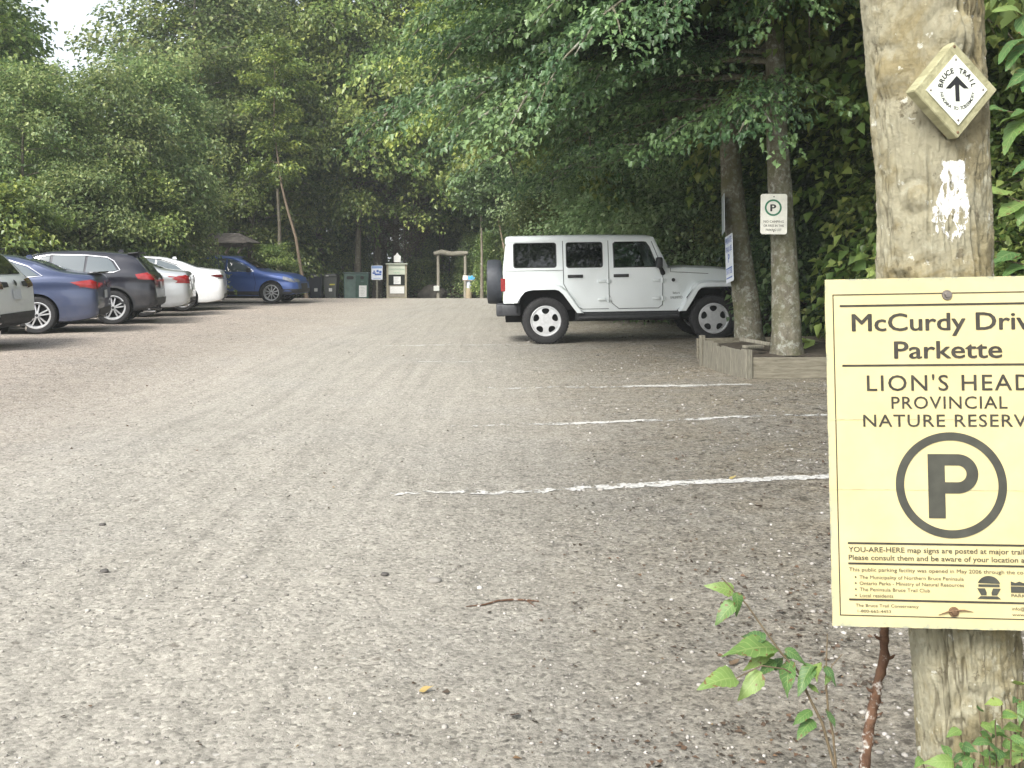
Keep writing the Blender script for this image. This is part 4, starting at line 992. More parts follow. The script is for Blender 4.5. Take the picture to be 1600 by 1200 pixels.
# ---------------------------------------------------------------- the thin dead stem and the young plants in front
bark_red = barkmat('bark_red_brown', (0.05, 0.028, 0.018), (0.14, 0.08, 0.05), scale=30, lichen=(0.5, 0.49, 0.45), lich=0.60, stretch=1.5)
pts = [px(1384, 930, 2.12), px(1382, 985, 2.12), px(1381, 1030, 2.12), px(1372, 1070, 2.12), px(1364, 1105, 2.12), px(1356, 1150, 2.11), px(1351, 1200, 2.10), px(1346, 1330, 2.08), px(1340, 1480, 2.05), px(1338, 1590, 2.05)]
gr = random.Random(3); b0 = pts[-1].copy(); b0.z = gz(b0.x, b0.y)-0.01
pp = []; rd = []
for k in range(len(pts)-1):
    for q in range(6):
        p = pts[k].lerp(pts[k+1], q/6); pp.append(p-b0+Vector((gr.gauss(0, .0008), gr.gauss(0, .0008), 0))); rd.append(0.0098+0.0010*k/9+gr.gauss(0, 0.0009))
s_ = MB(); s_.tube(pp[::-1], rd[::-1], 14)
for (k, a) in ((12, 1), (20, -1), (26, 1), (33, -1), (8, -1)):
    s_.tube([pp[k], pp[k]+Vector((a*0.016, -0.004, 0.006)), pp[k]+Vector((a*0.022, -0.004, 0.012))], [0.005, 0.0035, 0.0012], 6)
o = s_.build('dead_sapling', bark_red, None, smooth=60, loc=b0); tag(o, 'thin dark red brown bare sapling standing just left of the mossy trunk', 'sapling')

_br = random.Random(77)
def blade(V, F, base, d, up, L, W, curl=0.25, fold=0.16, n=12, UV=None):
    """a leaf blade: midrib, five points across, pointed tip, toothed uneven edge and curl"""
    d = d.normalized(); s = d.cross(up).normalized(); u = s.cross(d).normalized(); k0 = len(V); ph = _br.random()*6; asym = _br.uniform(-.08, .08)
    for i in range(n+1):
        t = i/n; w = W*(math.sin(PI*min(1, t**0.72))**0.8)*(1-0.35*t*t) if 0 < i < n else 0.0007
        c = base+d*(L*t*(1-0.12*curl*t))-u*(L*curl*t*t)
        for q in (-1, -.5, 0, .5, 1):
            tooth = (1+(.07 if i % 2 else -.04)+_br.uniform(-.03, .03)) if abs(q) == 1 and 0 < i < n else 1
            wave = .035*L*math.sin(t*9+ph+q*2)*abs(q)*(w > .001)
            V.append(c+s*(w*q*tooth*(1+asym*q))+u*(w*fold*abs(q)+wave)-u*(w*.18*q*q)-d*(abs(q)*w*.18))
            if UV is not None: UV.append((t, q))
    for i in range(n):
        for q in range(4): a = k0+5*i+q; F.append((a, a+1, a+6, a+5))
def leaf_obj(name, V, F, UV, tn, mat, parent=None, loc=None, rot=None):
    me = bpy.data.meshes.new(name); me.from_pydata([v[:] for v in V], [], F); me.update(); me.shade_smooth()
    a = me.attributes.new('tint', 'FLOAT', 'FACE'); a.data.foreach_set('value', [tn]*len(F))
    a = me.attributes.new('along', 'FLOAT', 'POINT'); a.data.foreach_set('value', [p[0] for p in UV])
    a = me.attributes.new('across', 'FLOAT', 'POINT'); a.data.foreach_set('value', [p[1] for p in UV])
    return link(name, me, mat, parent, loc, rot)
def plant(name, label, base, stems, leaves, leafm, stemm, seed=0):
    """stems: lists of (pos, r); leaves: (pos, dir, size, tint)"""
    g = random.Random(seed); t = thing(name, label, 'plant', base); b = Vector(base)
    for st in stems:
        s_ = MB(); s_.tube([Vector(p)-b for p, r in st], [r for p, r in st], 8); s_.build('stem', stemm, t, smooth=60)
    for (p, d, L, tn) in leaves:
        V = []; F = []; UV = []
        up = Vector((g.gauss(0, .55), -0.35+g.gauss(0, .5), 1)).normalized()
        blade(V, F, Vector(p)-b, Vector(d), up, L, L*(0.23+0.07*g.random()), 0.15+0.45*g.random(), 0.15+0.35*g.random(), UV=UV)
        leaf_obj('leaf', V, F, UV, tn, leafm, t)
    return t
# big leaf material with pale veins
def nearleaf():
    m, nt, b = newmat('near_leaf'); at = N(nt, 'ShaderNodeAttribute'); at.attribute_name = 'tint'
    r = ramp(nt, at.outputs['Fac'], [(0, (0.055, 0.13, 0.045)), (0.5, (0.10, 0.20, 0.055)), (1, (0.25, 0.34, 0.09))])
    tc = nt.nodes.new('ShaderNodeTexCoord'); n = N(nt, 'ShaderNodeTexNoise', Scale=28.0, Detail=6.0); nt.links.new(tc.outputs['Object'], n.inputs['Vector'])
    r2 = ramp(nt, n.outputs['Fac'], [(0.3, (0.75,)*3), (0.7, (1.2,)*3)]); mx = N(nt, 'ShaderNodeMix', data_type='RGBA', blend_type='MULTIPLY'); mx.inputs['Factor'].default_value = 0.8
    nt.links.new(r.outputs['Color'], mx.inputs['A']); nt.links.new(r2.outputs['Color'], mx.inputs['B']); 
    al = N(nt, 'ShaderNodeAttribute'); al.attribute_name = 'along'; ac = N(nt, 'ShaderNodeAttribute'); ac.attribute_name = 'across'
    def mm(op, a, c):
        q = N(nt, 'ShaderNodeMath', operation=op)
        for k, v in ((0, a), (1, c)):
            if isinstance(v, (int, float)): q.inputs[k].default_value = v
            else: nt.links.new(v, q.inputs[k])
        return q.outputs[0]
    aab = mm('ABSOLUTE', ac.outputs['Fac'], 0.0); fr_ = mm('FRACT', mm('MULTIPLY', mm('SUBTRACT', al.outputs['Fac'], mm('MULTIPLY', aab, 0.22)), 8.0), 0.0)
    side_v = mm('LESS_THAN', mm('ABSOLUTE', mm('SUBTRACT', fr_, 0.5), 0.0), 0.07); mid_v = mm('LESS_THAN', aab, 0.06); vein = mm('MAXIMUM', side_v, mid_v)
    mv = N(nt, 'ShaderNodeMix', data_type='RGBA'); nt.links.new(mm('MULTIPLY', vein, 0.38), mv.inputs['Factor']); nt.links.new(mx.outputs['Result'], mv.inputs['A']); mv.inputs['B'].default_value = (0.34, 0.42, 0.16, 1)
    n5 = N(nt, 'ShaderNodeTexNoise', Scale=70.0, Detail=4.0); nt.links.new(tc.outputs['Object'], n5.inputs['Vector']); r5 = ramp(nt, mm('ADD', n5.outputs['Fac'], mm('MULTIPLY', aab, 0.06)), [(0.66, (0, 0, 0)), (0.70, (1, 1, 1))])
    md = N(nt, 'ShaderNodeMix', data_type='RGBA'); nt.links.new(r5.outputs['Color'], md.inputs['Factor']); nt.links.new(mv.outputs['Result'], md.inputs['A']); md.inputs['B'].default_value = (0.16, 0.10, 0.04, 1)
    mx = md; bpv = N(nt, 'ShaderNodeBump', Strength=0.6, Distance=0.002); nt.links.new(mm('SUBTRACT', 1.0, vein), bpv.inputs['Height']); nt.links.new(bpv.outputs[0], b.inputs['Normal'])
    nt.links.new(mx.outputs['Result'], b.inputs['Base Color'])
    b.inputs['Roughness'].default_value = 0.5
    tr = nt.nodes.new('ShaderNodeBsdfTranslucent'); nt.links.new(mx.outputs['Result'], tr.inputs['Color'])
    ms = N(nt, 'ShaderNodeMixShader'); ms.inputs[0].default_value = 0.3; out = nt.nodes['Material Output']
    nt.links.new(b.outputs[0], ms.inputs[1]); nt.links.new(tr.outputs[0], ms.inputs[2]); nt.links.new(ms.outputs[0], out.inputs['Surface']); return m
NL = nearleaf(); stem_m = plain('green_brown_stem', (0.13, 0.10, 0.06), 0.8, var=0.3, vscale=60)
D0 = 2.35
def q3(x, y, d=D0): return px(x, y, d)
def leafpx(x0, y0, x1, y1, tn, d=D0, dd=0.0):
    """leaf from its stalk to its tip"""
    a = px(x0, y0, d); c = px(x1, y1, d+dd); return (a, c-a, (c-a).length*.9, tn)
bs = px(1312, 1400, D0-0.05); bs.z = gz(bs.x, bs.y)-0.01; bm_ = px(1316, 1300, D0-0.02)
stA = [(bs, .0042), (bm_, .004), (px(1304, 1200, D0), .0036), (px(1285, 1130, D0), .0034), (px(1262, 1085, D0), .003), (px(1248, 1050, D0), .0028), (px(1222, 1022, D0), .0025), (px(1195, 985, D0), .0022), (px(1167, 945, D0), .002), (px(1148, 925, D0), .0018), (px(1128, 903, D0), .0012)]
stB = [(px(1309, 1230, D0), .003), (px(1302, 1150, D0), .0028), (px(1294, 1110, D0), .0026), (px(1290, 1060, D0), .0022), (px(1293, 990, D0), .0012)]
stC = [(px(1255, 1062, D0), .0020), (px(1225, 1045, D0-.03), .0018), (px(1190, 1040, D0-.05), .0016), (px(1150, 1060, D0-.08), .0014)]
stD = [(px(1289, 1080, D0), .0018), (px(1300, 1040, D0), .0014), (px(1316, 1022, D0), .001)]
lv = [leafpx(1146, 925, 1110, 906, .75, dd=-.02), leafpx(1150, 925, 1160, 965, .35, dd=-.03), leafpx(1148, 941, 1112, 976, .55, dd=-.03),
      leafpx(1212, 1012, 1125, 1003, .6, dd=-.06), leafpx(1196, 1000, 1150, 985, .15, dd=.05), leafpx(1210, 1012, 1166, 1032, .85, dd=-.02), leafpx(1200, 1016, 1172, 1046, .8, dd=-.05), 
      leafpx(1150, 1060, 1095, 1056, .7, d=D0-.08, dd=-.05), leafpx(1190, 1050, 1148, 1098, .8, d=D0-.05, dd=-.03), leafpx(1212, 1032, 1180, 1058, .3, dd=-.02), leafpx(1236, 1032, 1218, 1088, .4, dd=-.05),
      leafpx(1226, 1014, 1266, 1030, .3, dd=-.03), leafpx(1236, 1030, 1222, 1008, .1, dd=.04), leafpx(1268, 1038, 1242, 1088, .35, dd=-.05), leafpx(1275, 1040, 1244, 1050, .5, dd=-.02), leafpx(1262, 1070, 1286, 1084, .75, dd=-.02),
      leafpx(1288, 1040, 1312, 1064, .1, dd=-.04), leafpx(1280, 1036, 1270, 1062, .85, dd=-.04), leafpx(1268, 1110, 1234, 1128, .5, dd=-.03), leafpx(1270, 1124, 1240, 1152, .4, dd=-.04), leafpx(1290, 1108, 1314, 1140, .3, dd=-.04),
      leafpx(1206, 1046, 1228, 1022, .2, dd=.03), leafpx(1296, 1052, 1290, 1072, .6, dd=-.02)]
plant('young_plant', 'young plant with pointed green leaves rising from the gravel left of the yellow sign', bs, [stA, stB, stC, stD], lv, NL, stem_m, 5)
# plant in front of the trunk foot, bottom right
g2_ = random.Random(12); bp_ = px(1570, 1560, 1.86); bp_.z = gz(bp_.x, bp_.y)-0.01
sts = []; lvs = []
for (x, y, dd) in ((1500, 1140, .0), (1530, 1110, -.04), (1565, 1095, -.02), (1590, 1070, .03), (1475, 1165, -.03), (1600, 1120, -.08), (1545, 1160, -.10), (1505, 1165, -.02), (1555, 1125, -.06), (1580, 1150, -.12), (1490, 1190, -.08), (1598, 1095, .0), (1440, 1185, .0), (1625, 1090, 0), (1650, 1140, -.05), (1520, 1185, -.12)):
    tip = px(x, y, 1.80+dd); mid = bp_.lerp(tip, 0.55)+Vector((0, 0, 0.05)); 
    sts.append([(bp_, .0028), (mid, .0022), (tip, .0012)])
    for k in range(13):
        t = 0.46+0.54*k/12; p = mid.lerp(tip, max(0, (t-0.5)*2)); 
        a = g2_.uniform(-1, 1); dr = Vector((a*1.0+0.5*(1 if k % 2 else -1), -0.5-0.3*g2_.random(), 0.15+g2_.gauss(0, .25)))
        lvs.append((p, dr, 0.028+0.024*g2_.random(), min(1, max(0, g2_.gauss(.5, .25)))))
plant('leafy_plant', 'bushy light green plant at the foot of the mossy trunk in the bottom right corner', bp_, sts, lvs, NL, stem_m, 6)
# bright leaves showing right of the trunk: a sapling whose twigs reach in from the right
bq_ = Vector((2.05, 3.35, gz(2.05, 3.35)-0.01)); dq = 3.2
main = [(bq_, .010), (px(1690, 700, dq+.1), .008), (px(1660, 420, dq), .006), (px(1650, 180, dq), .005), (px(1630, -40, dq), .003)]
tw = [[(px(1662, 440, dq), .003), (px(1610, 415, dq), .002), (px(1560, 405, dq), .0012)], [(px(1655, 330, dq), .003), (px(1600, 318, dq), .002), (px(1560, 300, dq), .0012)], [(px(1652, 200, dq), .003), (px(1600, 180, dq), .002), (px(1552, 168, dq), .0012)], [(px(1640, 60, dq), .003), (px(1590, 20, dq), .0015)]]
def lp2(a, b_, c, d_, t): return leafpx(a, b_, c, d_, t, d=dq, dd=-.06)
lv = [lp2(1590, 402, 1540, 408, .5), lp2(1600, 415, 1562, 425, .45), lp2(1590, 395, 1550, 388, .3), lp2(1612, 430, 1570, 442, .4), lp2(1575, 298, 1536, 290, .85), lp2(1600, 316, 1552, 330, .7), lp2(1604, 312, 1588, 352, .6),
      lp2(1598, 182, 1545, 180, .75), lp2(1600, 188, 1552, 218, .6), lp2(1606, 180, 1610, 225, .7), lp2(1570, 172, 1540, 150, .3), lp2(1610, 175, 1580, 160, .4), lp2(1595, 20, 1560, -5, .8), lp2(1596, 25, 1600, 60, .4), lp2(1620, 110, 1575, 105, .25), lp2(1618, 118, 1590, 140, .3),
      lp2(1622, 250, 1580, 245, .2), lp2(1630, 300, 1608, 270, .3), lp2(1620, 500, 1590, 520, .3), lp2(1600, 60, 1545, 62, .3), lp2(1610, 70, 1560, 90, .2)]
plant('maple_sapling', 'bright leafed sapling reaching in right of the mossy trunk', bq_, [main]+tw, lv, NL, stem_m, 7)
# fallen leaves and sticks
lit_m = leafmat('dry_leaf', (0.05, 0.038, 0.025), (0.15, 0.09, 0.05), (0.34, 0.26, 0.09), trans=0.1, rough=0.7)
def litter():
    g = np.random.default_rng(8); n = 4600
    d = 3.0*np.exp(g.random(n)*np.log(20/3.0)); x = d*(0.0+0.36*g.random(n)**0.6); x = np.where(g.random(n) < 0.12, d*(-0.45+0.5*g.random(n)), x)
    keep = (x < 3.6) & (vnoise(x/.45, d/.4, seed=61)*.6+vnoise(x/1.6, d/1.8, seed=62)*.5+g.random(n)*.5 > .18); x = x[keep]; d = d[keep]; n = len(x)
    z = ground_z(x, d)+0.006
    a = g.random(n)*6.28; D = np.stack([np.cos(a), np.sin(a), 0.1*g.random(n)], 1)
    return leaves_np(np.stack([x, d, z], 1), D, (0.009+0.018*g.random(n)**2.5)*(1+.04*d), g, np.clip(g.normal(.12, .2, n), 0, 1), flat=0.3, fold=0.12)
v_, t__, tt_ = litter()
tag(link('leaf_litter', mesh_np('leaf_litter', v_, tris=t__, attr={'tint': tt_}), lit_m), 'small dry leaves and crumbs strewn over the right half of the gravel', 'leaf litter', kind='stuff')
for (x, y, L, t_, lab) in ((1218, 956, .05, .45, 'curled orange fallen leaf on the gravel above the young plant'), (1140, 1040, .045, .2, 'flat red brown fallen leaf on the gravel left of the young plant'), (1190, 790, .07, .3, 'brown fallen leaf on the gravel below the nearest chalk line'), (805, 1118, .05, .15, 'thin red brown fallen leaf low in the middle of the gravel'), (1140, 746, .05, .9, 'yellow fallen leaf lying on the nearest chalk line'), (655, 1082, .05, .95, 'yellow green fallen leaf low in the middle of the lot')):
    d = 2400/(y-HOR); X = (x-800)*d/1600; V = []; F = []; UV = []
    blade(V, F, Vector((0, 0, 0.004)), Vector((1, .3, .12)), Vector((0, -.2, 1)), L, L*.3, -0.25, .35, UV=UV)
    o = leaf_obj('fallen_leaf', V, F, UV, t_, lit_m, None, (X, d, float(ground_z(np.array([X]), np.array([d]))[0])+.003), (0, 0, x*.7)); tag(o, lab, 'leaf', 'fallen leaves')
def on_ground(x, y): d = 2400/(y-HOR); X = (x-800)*d/1600; return Vector((X, d, float(ground_z(np.array([X]), np.array([d]))[0])+.006))
P_ = [on_ground(*p) for p in ((728, 946), (757, 944), (778, 938), (800, 936), (822, 936), (842, 938))]
s_ = MB(); o0 = P_[0].copy(); s_.tube([p-o0 for p in P_], [.002, .004, .0045, .0045, .004, .003], 7); s_.tube([P_[4]-o0, on_ground(836, 946)-o0], [.003, .0015], 6)
tag(s_.build('stick', bark_red, None, smooth=50, loc=o0), 'dark forked stick lying on the gravel in the middle foreground', 'stick')
for (x, y, s, lab) in ((160, 826, .018, 'small dark stone alone left of the wheel lane'), (601, 898, .019, 'black stone on the gravel in the centre'), (163, 898, .02, 'dark stone near the left edge of the lot'), (679, 907, .032, 'flat grey stone lying right of the black stone')):
    s_ = MB(); bmesh.ops.create_icosphere(s_.bm, subdivisions=2, radius=s)
    gg = random.Random(x)
    for v in s_.bm.verts: v.co = Vector((v.co.x*1.1, v.co.y*.8, v.co.z*.5))*(1+gg.uniform(-.12, .12))
    tag(s_.build('stone', plain('dark_stone', (0.07, 0.065, 0.06) if s < .03 else (.2, .19, .17), .9, var=.3), None, smooth=60, loc=on_ground(x, y)), lab, 'stone')
# ---------------------------------------------------------------- timber planter
tw_ = wood('grey_timber', (0.10, 0.092, 0.07), (0.25, 0.235, 0.185), scale=5, stretch=(1, 1, 7), bump=0.6)
tw_h = wood('grey_timber_lying', (0.11, 0.098, 0.07), (0.25, 0.23, 0.175), scale=5, stretch=(9, 1, 1), bump=0.6)
soil_m = plain('soil', (0.05, 0.04, 0.028), 0.95, var=0.4, vscale=18, bump=0.8, bscale=40)
pc = Vector((2.97, 12.9, 0)); pe = Vector((2.72, 14.5, 0)); pr_ = Vector((5.0, 13.0, 0))
plt = thing('planter', 'grey timber planter box round the feet of the two trees', 'planter', (pc.x, pc.y, gz(pc.x, pc.y)))
g0 = random.Random(2); dv = (pe-pc); nb = 9; Ld = dv.length; ang = math.atan2(dv.y, dv.x)
for k in range(nb):
    t = (k+0.5)/nb; p = dv*t; hb = 0.335+0.045*t+g0.gauss(0, .012)
    s_ = MB(); s_.box((p.x, p.y, hb/2-.03), (Ld/nb-.008, .035, hb+.06), rot=(g0.gauss(0, .015), g0.gauss(0, .012), ang), bev=.004); s_.build('upright_board', tw_, plt)
for p, hb, w in ((Vector((0, -.01, 0)), .37, .085), (dv+Vector((-.02, .03, 0)), .43, .07)):
    s_ = MB(); s_.box((p.x, p.y, hb/2-.03), (w, w, hb+.06), rot=(0, .01, ang+.1), bev=.006); s_.build('corner_post', tw_, plt)
for k, (x0, x1) in enumerate(((.05, 1.35), (1.36, 2.5))):
    s_ = MB(); s_.box(((x0+x1)/2, .03+.012*k, .135), (x1-x0, .045, .27), rot=(g0.gauss(0, .01), 0, .02), bev=.006); s_.build('front_plank', tw_h, plt)
s_ = MB(); s_.box((.95, 2.15, .22), (2.6, .04, .30), rot=(0, 0, .25), bev=.005); s_.build('back_plank', tw_h, plt)
s_ = MB(); nx, ny = 46, 40; vs = {}
for i in range(nx):
    for j in range(ny):
        u, v = i/(nx-1), j/(ny-1); x = .03+u*2.35-(0.24)*v*(1-u); y = .06+v*(1.62+.4*u)
        z = .265+.05*v+float(vnoise(x*3, y*3, seed=2))*.015+float(vnoise(x*14, y*14, seed=3))*.012
        vs[i, j] = s_.bm.verts.new((x, y, z))
for i in range(nx-1):
    for j in range(ny-1): s_.bm.faces.new((vs[i, j], vs[i+1, j], vs[i+1, j+1], vs[i, j+1]))
s_.build('soil', soil_m, plt, smooth=80)
s_ = MB(); s_.box((0, 0, 0), (.12, .55, .05), rot=(.05, .12, .55), bev=.008)
tag(s_.build('loose_board', tw_, None, loc=(3.28, 13.7, .40)), 'short weathered board lying loose inside the timber planter', 'board')
s_ = MB(); s_.box((0, 0, 0), (.09, .35, .04), rot=(-.03, .05, -.9), bev=.008)
tag(s_.build('loose_board', tw_, None, loc=(3.12, 13.25, .375)), 'small dark board scrap at the front corner inside the planter', 'board')

# small sign with green ring on the smooth grey tree
sg = thing('parking_sign', 'small white sign with green ring and black P on the smooth grey tree', 'sign', px(1209, 334.5, 13.02), rot=(0, R(0.6), R(-4)))
SU = 13.02/1600; w_, h2 = 41*SU/2, 63*SU/2
def rrect(w, h, r, n=5):
    out = []
    for cx, cy, a0 in ((w-r, h-r, 0), (-w+r, h-r, 90), (-w+r, -h+r, 180), (w-r, -h+r, 270)):
        for k in range(n+1): a = R(a0+90*k/n); out.append((cx+r*math.cos(a), cy+r*math.sin(a)))
    return out
cream = plain('cream_sign', (0.78, 0.77, 0.69), 0.5, var=0.12, vscale=9)
s_ = MB(); s_.prism(rrect(w_, h2, .03), lambda u, v, w: (u, w, v), -.003, .003); s_.build('sign_board', cream, sg)
green_p = plain('green_print', (0.015, 0.16, 0.075), 0.5, var=.1)
I = Ink(-.0048); I.ring(-1*SU, 10*SU, 10.2*SU, 13*SU, 48); I.build('green_ring', green_p, sg)
I = Ink(-.0052); I.text('P', -1*SU, 4.5*SU, 10.5*SU, 8*SU, bold=.1); I.build('parking_symbol', black, sg)
I = Ink(-.0050); I.text('NO CAMPING', 0, -13.5*SU, 3.6*SU, 31*SU, bold=.02); I.text('OR FIRES IN THIS', 0, -20*SU, 3.6*SU, 31*SU, bold=.02); I.text('PARKING LOT', 0, -26.5*SU, 3.6*SU, 24*SU, bold=.02)
I.build('lettering', ink_soft, sg)
for z_ in (h2*.86, -h2*.86):
    s_ = MB(); s_.tube([(0, .12, z_), (0, -.004, z_), (0, -.008, z_)], [.006, .009, .005], 10); s_.build('screw', steel, sg)
# edge-on blue sign on the leaning tree
bl = plain('blue_print', (0.05, 0.13, 0.45), 0.5, var=.1); whs = plain('white_sign', (0.72, 0.76, 0.82), 0.5, var=.08, vscale=12)
yb = R(90-10)
es = thing('notice_sign', 'narrow edge-on white notice with blue lettering strapped to the leaning tree', 'sign', px(1139.5, 404, 14.78), rot=(0, R(-7.2), R(-90)))
eu = 14.78/1600
s_ = MB(); s_.prism(rrect(.24, 37*eu, .02), lambda u, v, w: (u, w, v), -.004, .004); s_.build('sign_board', whs, es)
I = Ink(-.0062); I.text('PRIVATE', 0, 24*eu, .085, .40, bold=.03); I.text('TRAIL USE', 0, 11*eu, .075, .40, bold=.03); I.text('P', 0, -6*eu, .12, .10, bold=.05); I.rect(-.20, -16*eu, .20, -14*eu); I.text('DAY USE', 0, -24*eu, .07, .38, bold=.03); I.rect(-.20, -31*eu, .20, -29*eu); I.build('lettering', bl, es)
es2 = thing('notice_sign', 'grey back strip of a second sign above the narrow blue lettered notice', 'sign', px(1130, 335, 14.78), rot=(0, R(-6.2), R(-97)))
s_ = MB(); s_.prism(rrect(.22, 30*eu, .02), lambda u, v, w: (u, w, v), -.004, .004); s_.build('sign_board', plain('grey_sign_back', (.40, .44, .46), .5, metal=.4), es2)

# ---------------------------------------------------------------- the back of the lot
D = 46.5
def bx_(x, y, d=D): return px(x, y, d)
def gbase(x, d=D): X = (x-800)*d/1600; return Vector((X, d, gz(X, d)))
bu = D/1600
dkbin = plain('bin_plastic_blue_grey', (0.035, 0.04, 0.055), .45, var=.15); gybin = plain('bin_plastic_grey', (0.085, 0.09, 0.085), .5, var=.2)
rub = plain('rubber', (0.02, 0.02, 0.02), .85, var=.2); wht = plain('white_label', (.75, .75, .73), .6, var=.08); yel = plain('yellow_label', (.55, .5, .08), .6)
def wheelie(label, x, w, mat, rz, extra):
    t = thing('wheeled_bin', label, 'bin', gbase(x), rz, 'wheeled bins'); H = 1.10
    s_ = MB(); bot = w*.40; top = w*.5
    s_.prism([(-bot, .06), (bot, .06), (top, H-.08), (-top, H-.08)], lambda u, v, q: (u, q*(0.8+0.25*v/H), v), -.30, .30); s_.build('body', mat, t, smooth=30)
    s_ = MB(); s_.box((0, 0, H-.05), (w*1.06, .70, .05), bev=.02, seg=2); s_.box((0, .03, H-.005), (w*.9, .52, .06), bev=.025, seg=2); s_.tube([(-w*.4, .38, H-.04), (w*.4, .38, H-.04)], .018, 8); s_.build('lid', mat, t, smooth=30)
    for sx in (-1, 1):
        s_ = MB(); s_.cyl((sx*w*.40, .26, .1), (sx*w*.52, .26, .1), .1, 16); s_.build('wheel', rub, t, smooth=30)
    s_ = MB(); s_.prism(rrect(.075, .075, .02), lambda u, v, q: (u+.02, q, v+.42), -.335+.035, -.325+.035); s_.build('sticker', wht, t)
    s_ = MB(); s_.box((extra, -.352, H-.05), (.12, .012, .035)); s_.build('lid_label', wht, t)
    return t
wheelie('dark blue grey wheeled bin nearest the tan leaning trunk', 494.5, .60, dkbin, .03, 0)
w2 = wheelie('grey wheeled bin with a yellow sticker between the blue bin and the double bin', 518, .62, gybin, -.05, -.12)
s_ = MB(); s_.box((.10, -.305, .66), (.24, .01, .06)); s_.build('yellow_sticker', yel, w2)
gn = plain('bin_green', (0.03, 0.075, 0.058), .5, var=.2, vscale=5); gn2 = plain('bin_green_grey', (0.085, 0.13, 0.115), .5, var=.2, vscale=5)
db = thing('recycling_bin', 'double dark green recycling bin with two openings and a white notice', 'bin', gbase(558), .04)
s_ = MB(); s_.box((0, 0, .60), (1.12, .75, 1.14), bev=.03, seg=2); s_.build('body', gn, db, smooth=30)
s_ = MB(); s_.box((0, .0, 1.19), (1.18, .80, .05), bev=.015); s_.build('lid', gn2, db)
for k, (x0, w) in enumerate(((-.27, .50), (.28, .50))):
    s_ = MB(); s_.box((x0, -.385, .56), (w, .02, 1.02), bev=.006); s_.build('door', gn2 if k == 0 else gn, db)
for (x0, w, n) in ((-.27, .32, 0), (.27, .16, 1)):
    s_ = MB(); s_.prism(rrect(w/2, .075, .06), lambda u, v, q: (u+x0, q, v+.97), -.401, -.397); s_.build('opening', black, db)
    s_ = MB(); s_.box((x0, -.402, .80), (w*.75, .012, .05)); s_.build('flap', gn2, db)
s_ = MB(); s_.box((.30, -.401, .36), (.34, .010, .52)); s_.build('notice', wht, db)
I = Ink(-.408)
for k in range(6): I.rect(.20, .18+k*.07, .40-(.04 if k % 2 else 0), .195+k*.07)
I.build('notice_print', plain('faded_grey_print', (.4, .4, .4), .6), db)
# blue and white accessible parking sign on a post
bs_ = thing('blue_white_sign', 'blue and white sign on a thin grey post between the green bin and the kiosk', 'sign', gbase(589, 46.2), .02)
zt_ = px(589, 411, 46.2).z-bs_.location.z
s_ = MB(); s_.box((0, .03, zt_/2), (.07, .05, zt_)); s_.build('post', tw_, bs_)
zc_ = px(588, 426, 46.2).z-bs_.location.z
s_ = MB(); s_.prism(rrect(.25, .32, .02), lambda u, v, q: (u, q, v+zc_), -.012, .0); s_.build('sign_board', whs, bs_)
bl2 = plain('pale_blue_print', (.22, .34, .62), .5)
I = Ink(-.016); I.rect(-.23, zc_+.19, .23, zc_+.30); I.rect(-.17, zc_-.27, .17, zc_-.245); I.build('blue_band', bl2, bs_)
I = Ink(-.018); I.rect(-.20, zc_-.06, -.06, zc_+.02); I.rect(-.10, zc_-.12, .20, zc_-.04); I.rect(-.02, zc_+.02, .08, zc_+.12); I.rect(.10, zc_-.02, .21, zc_+.08); I.rect(-.16, zc_+.04, -.08, zc_+.09); I.build('blue_symbol', bl, bs_)
# timber kiosk
kw = wood('kiosk_timber', (0.20, 0.18, 0.12), (0.40, 0.37, 0.27), scale=4, bump=.3); kg = plain('kiosk_pale_green', (.50, .54, .44), .7, var=.12, vscale=4)
ks = thing('information_kiosk', 'pale timber notice kiosk with white papers in its dark window', 'kiosk', gbase(620), 0)
kb = ks.location; ht = px(0, 413, D).z-kb.z; hw = 15.3*bu
def kz(y): return px(0, y, D).z-kb.z
for sx in (-1, 1):
    s_ = MB(); s_.box((sx*(hw-.03), 0, ht/2), (.09, .12, ht)); s_.build('post', kw, ks)
s_ = MB(); s_.box((0, -.015, (kz(413)+kz(429))/2), (2*hw-.13, .09, kz(413)-kz(429))); s_.build('header_board', kg, ks)
s_ = MB(); s_.box((0, 0, ht+.02), (2*hw+.10, .26, .045)); s_.build('top_board', kg, ks)
s_ = MB(); s_.box((0, .01, (kz(429)+kz(446))/2), (2*hw-.13, .05, kz(429)-kz(446)-.004)); s_.build('display_window', plain('dark_glass_case', (.01, .015, .013), .12), ks)
s_ = MB(); s_.box((0, -.005, (kz(446)+kz(464))/2), (2*hw-.13, .07, kz(446)-kz(464)-.004)); s_.build('lower_panel', plain('kiosk_grey_brown', (.26, .235, .19), .8, var=.2, vscale=6), ks)
s_ = MB(); s_.box((0, -.05, kz(464)-.04), (2*hw-.02, .05, .06)); s_.build('bottom_rail', kw, ks)
s_ = MB(); s_.box((.02, -.022, kz(438)), (11*bu, .008, 12*bu)); s_.build('poster', wht, ks)
s_ = MB(); s_.box((.02, -.050, kz(453)), (22*bu, .02, 11*bu)); s_.build('white_board', wht, ks)
I = Ink(-.062)
I.text('McCurdy Drive Parkette', 0, kz(421)-.02, .055, .66, bold=.02); I.text('TRAIL', 0, kz(426)-.03, .05, .3, bold=.02); I.build('lettering', plain('kiosk_green_print', (.18, .36, .24), .6), ks)
I = Ink(-.0275)
for k in range(5): I.rect(-.10, kz(433.5+k*2.1), .12-(k % 3)*.03, kz(433.5+k*2.1)+.018)
I.build('poster_print', plain('print_grey', (.45, .45, .46), .6), ks)
hs_ = thing('lantern_sign', 'small white gabled sign on a pole rising above the kiosk', 'sign', px(621, 413, D+.15), 0)
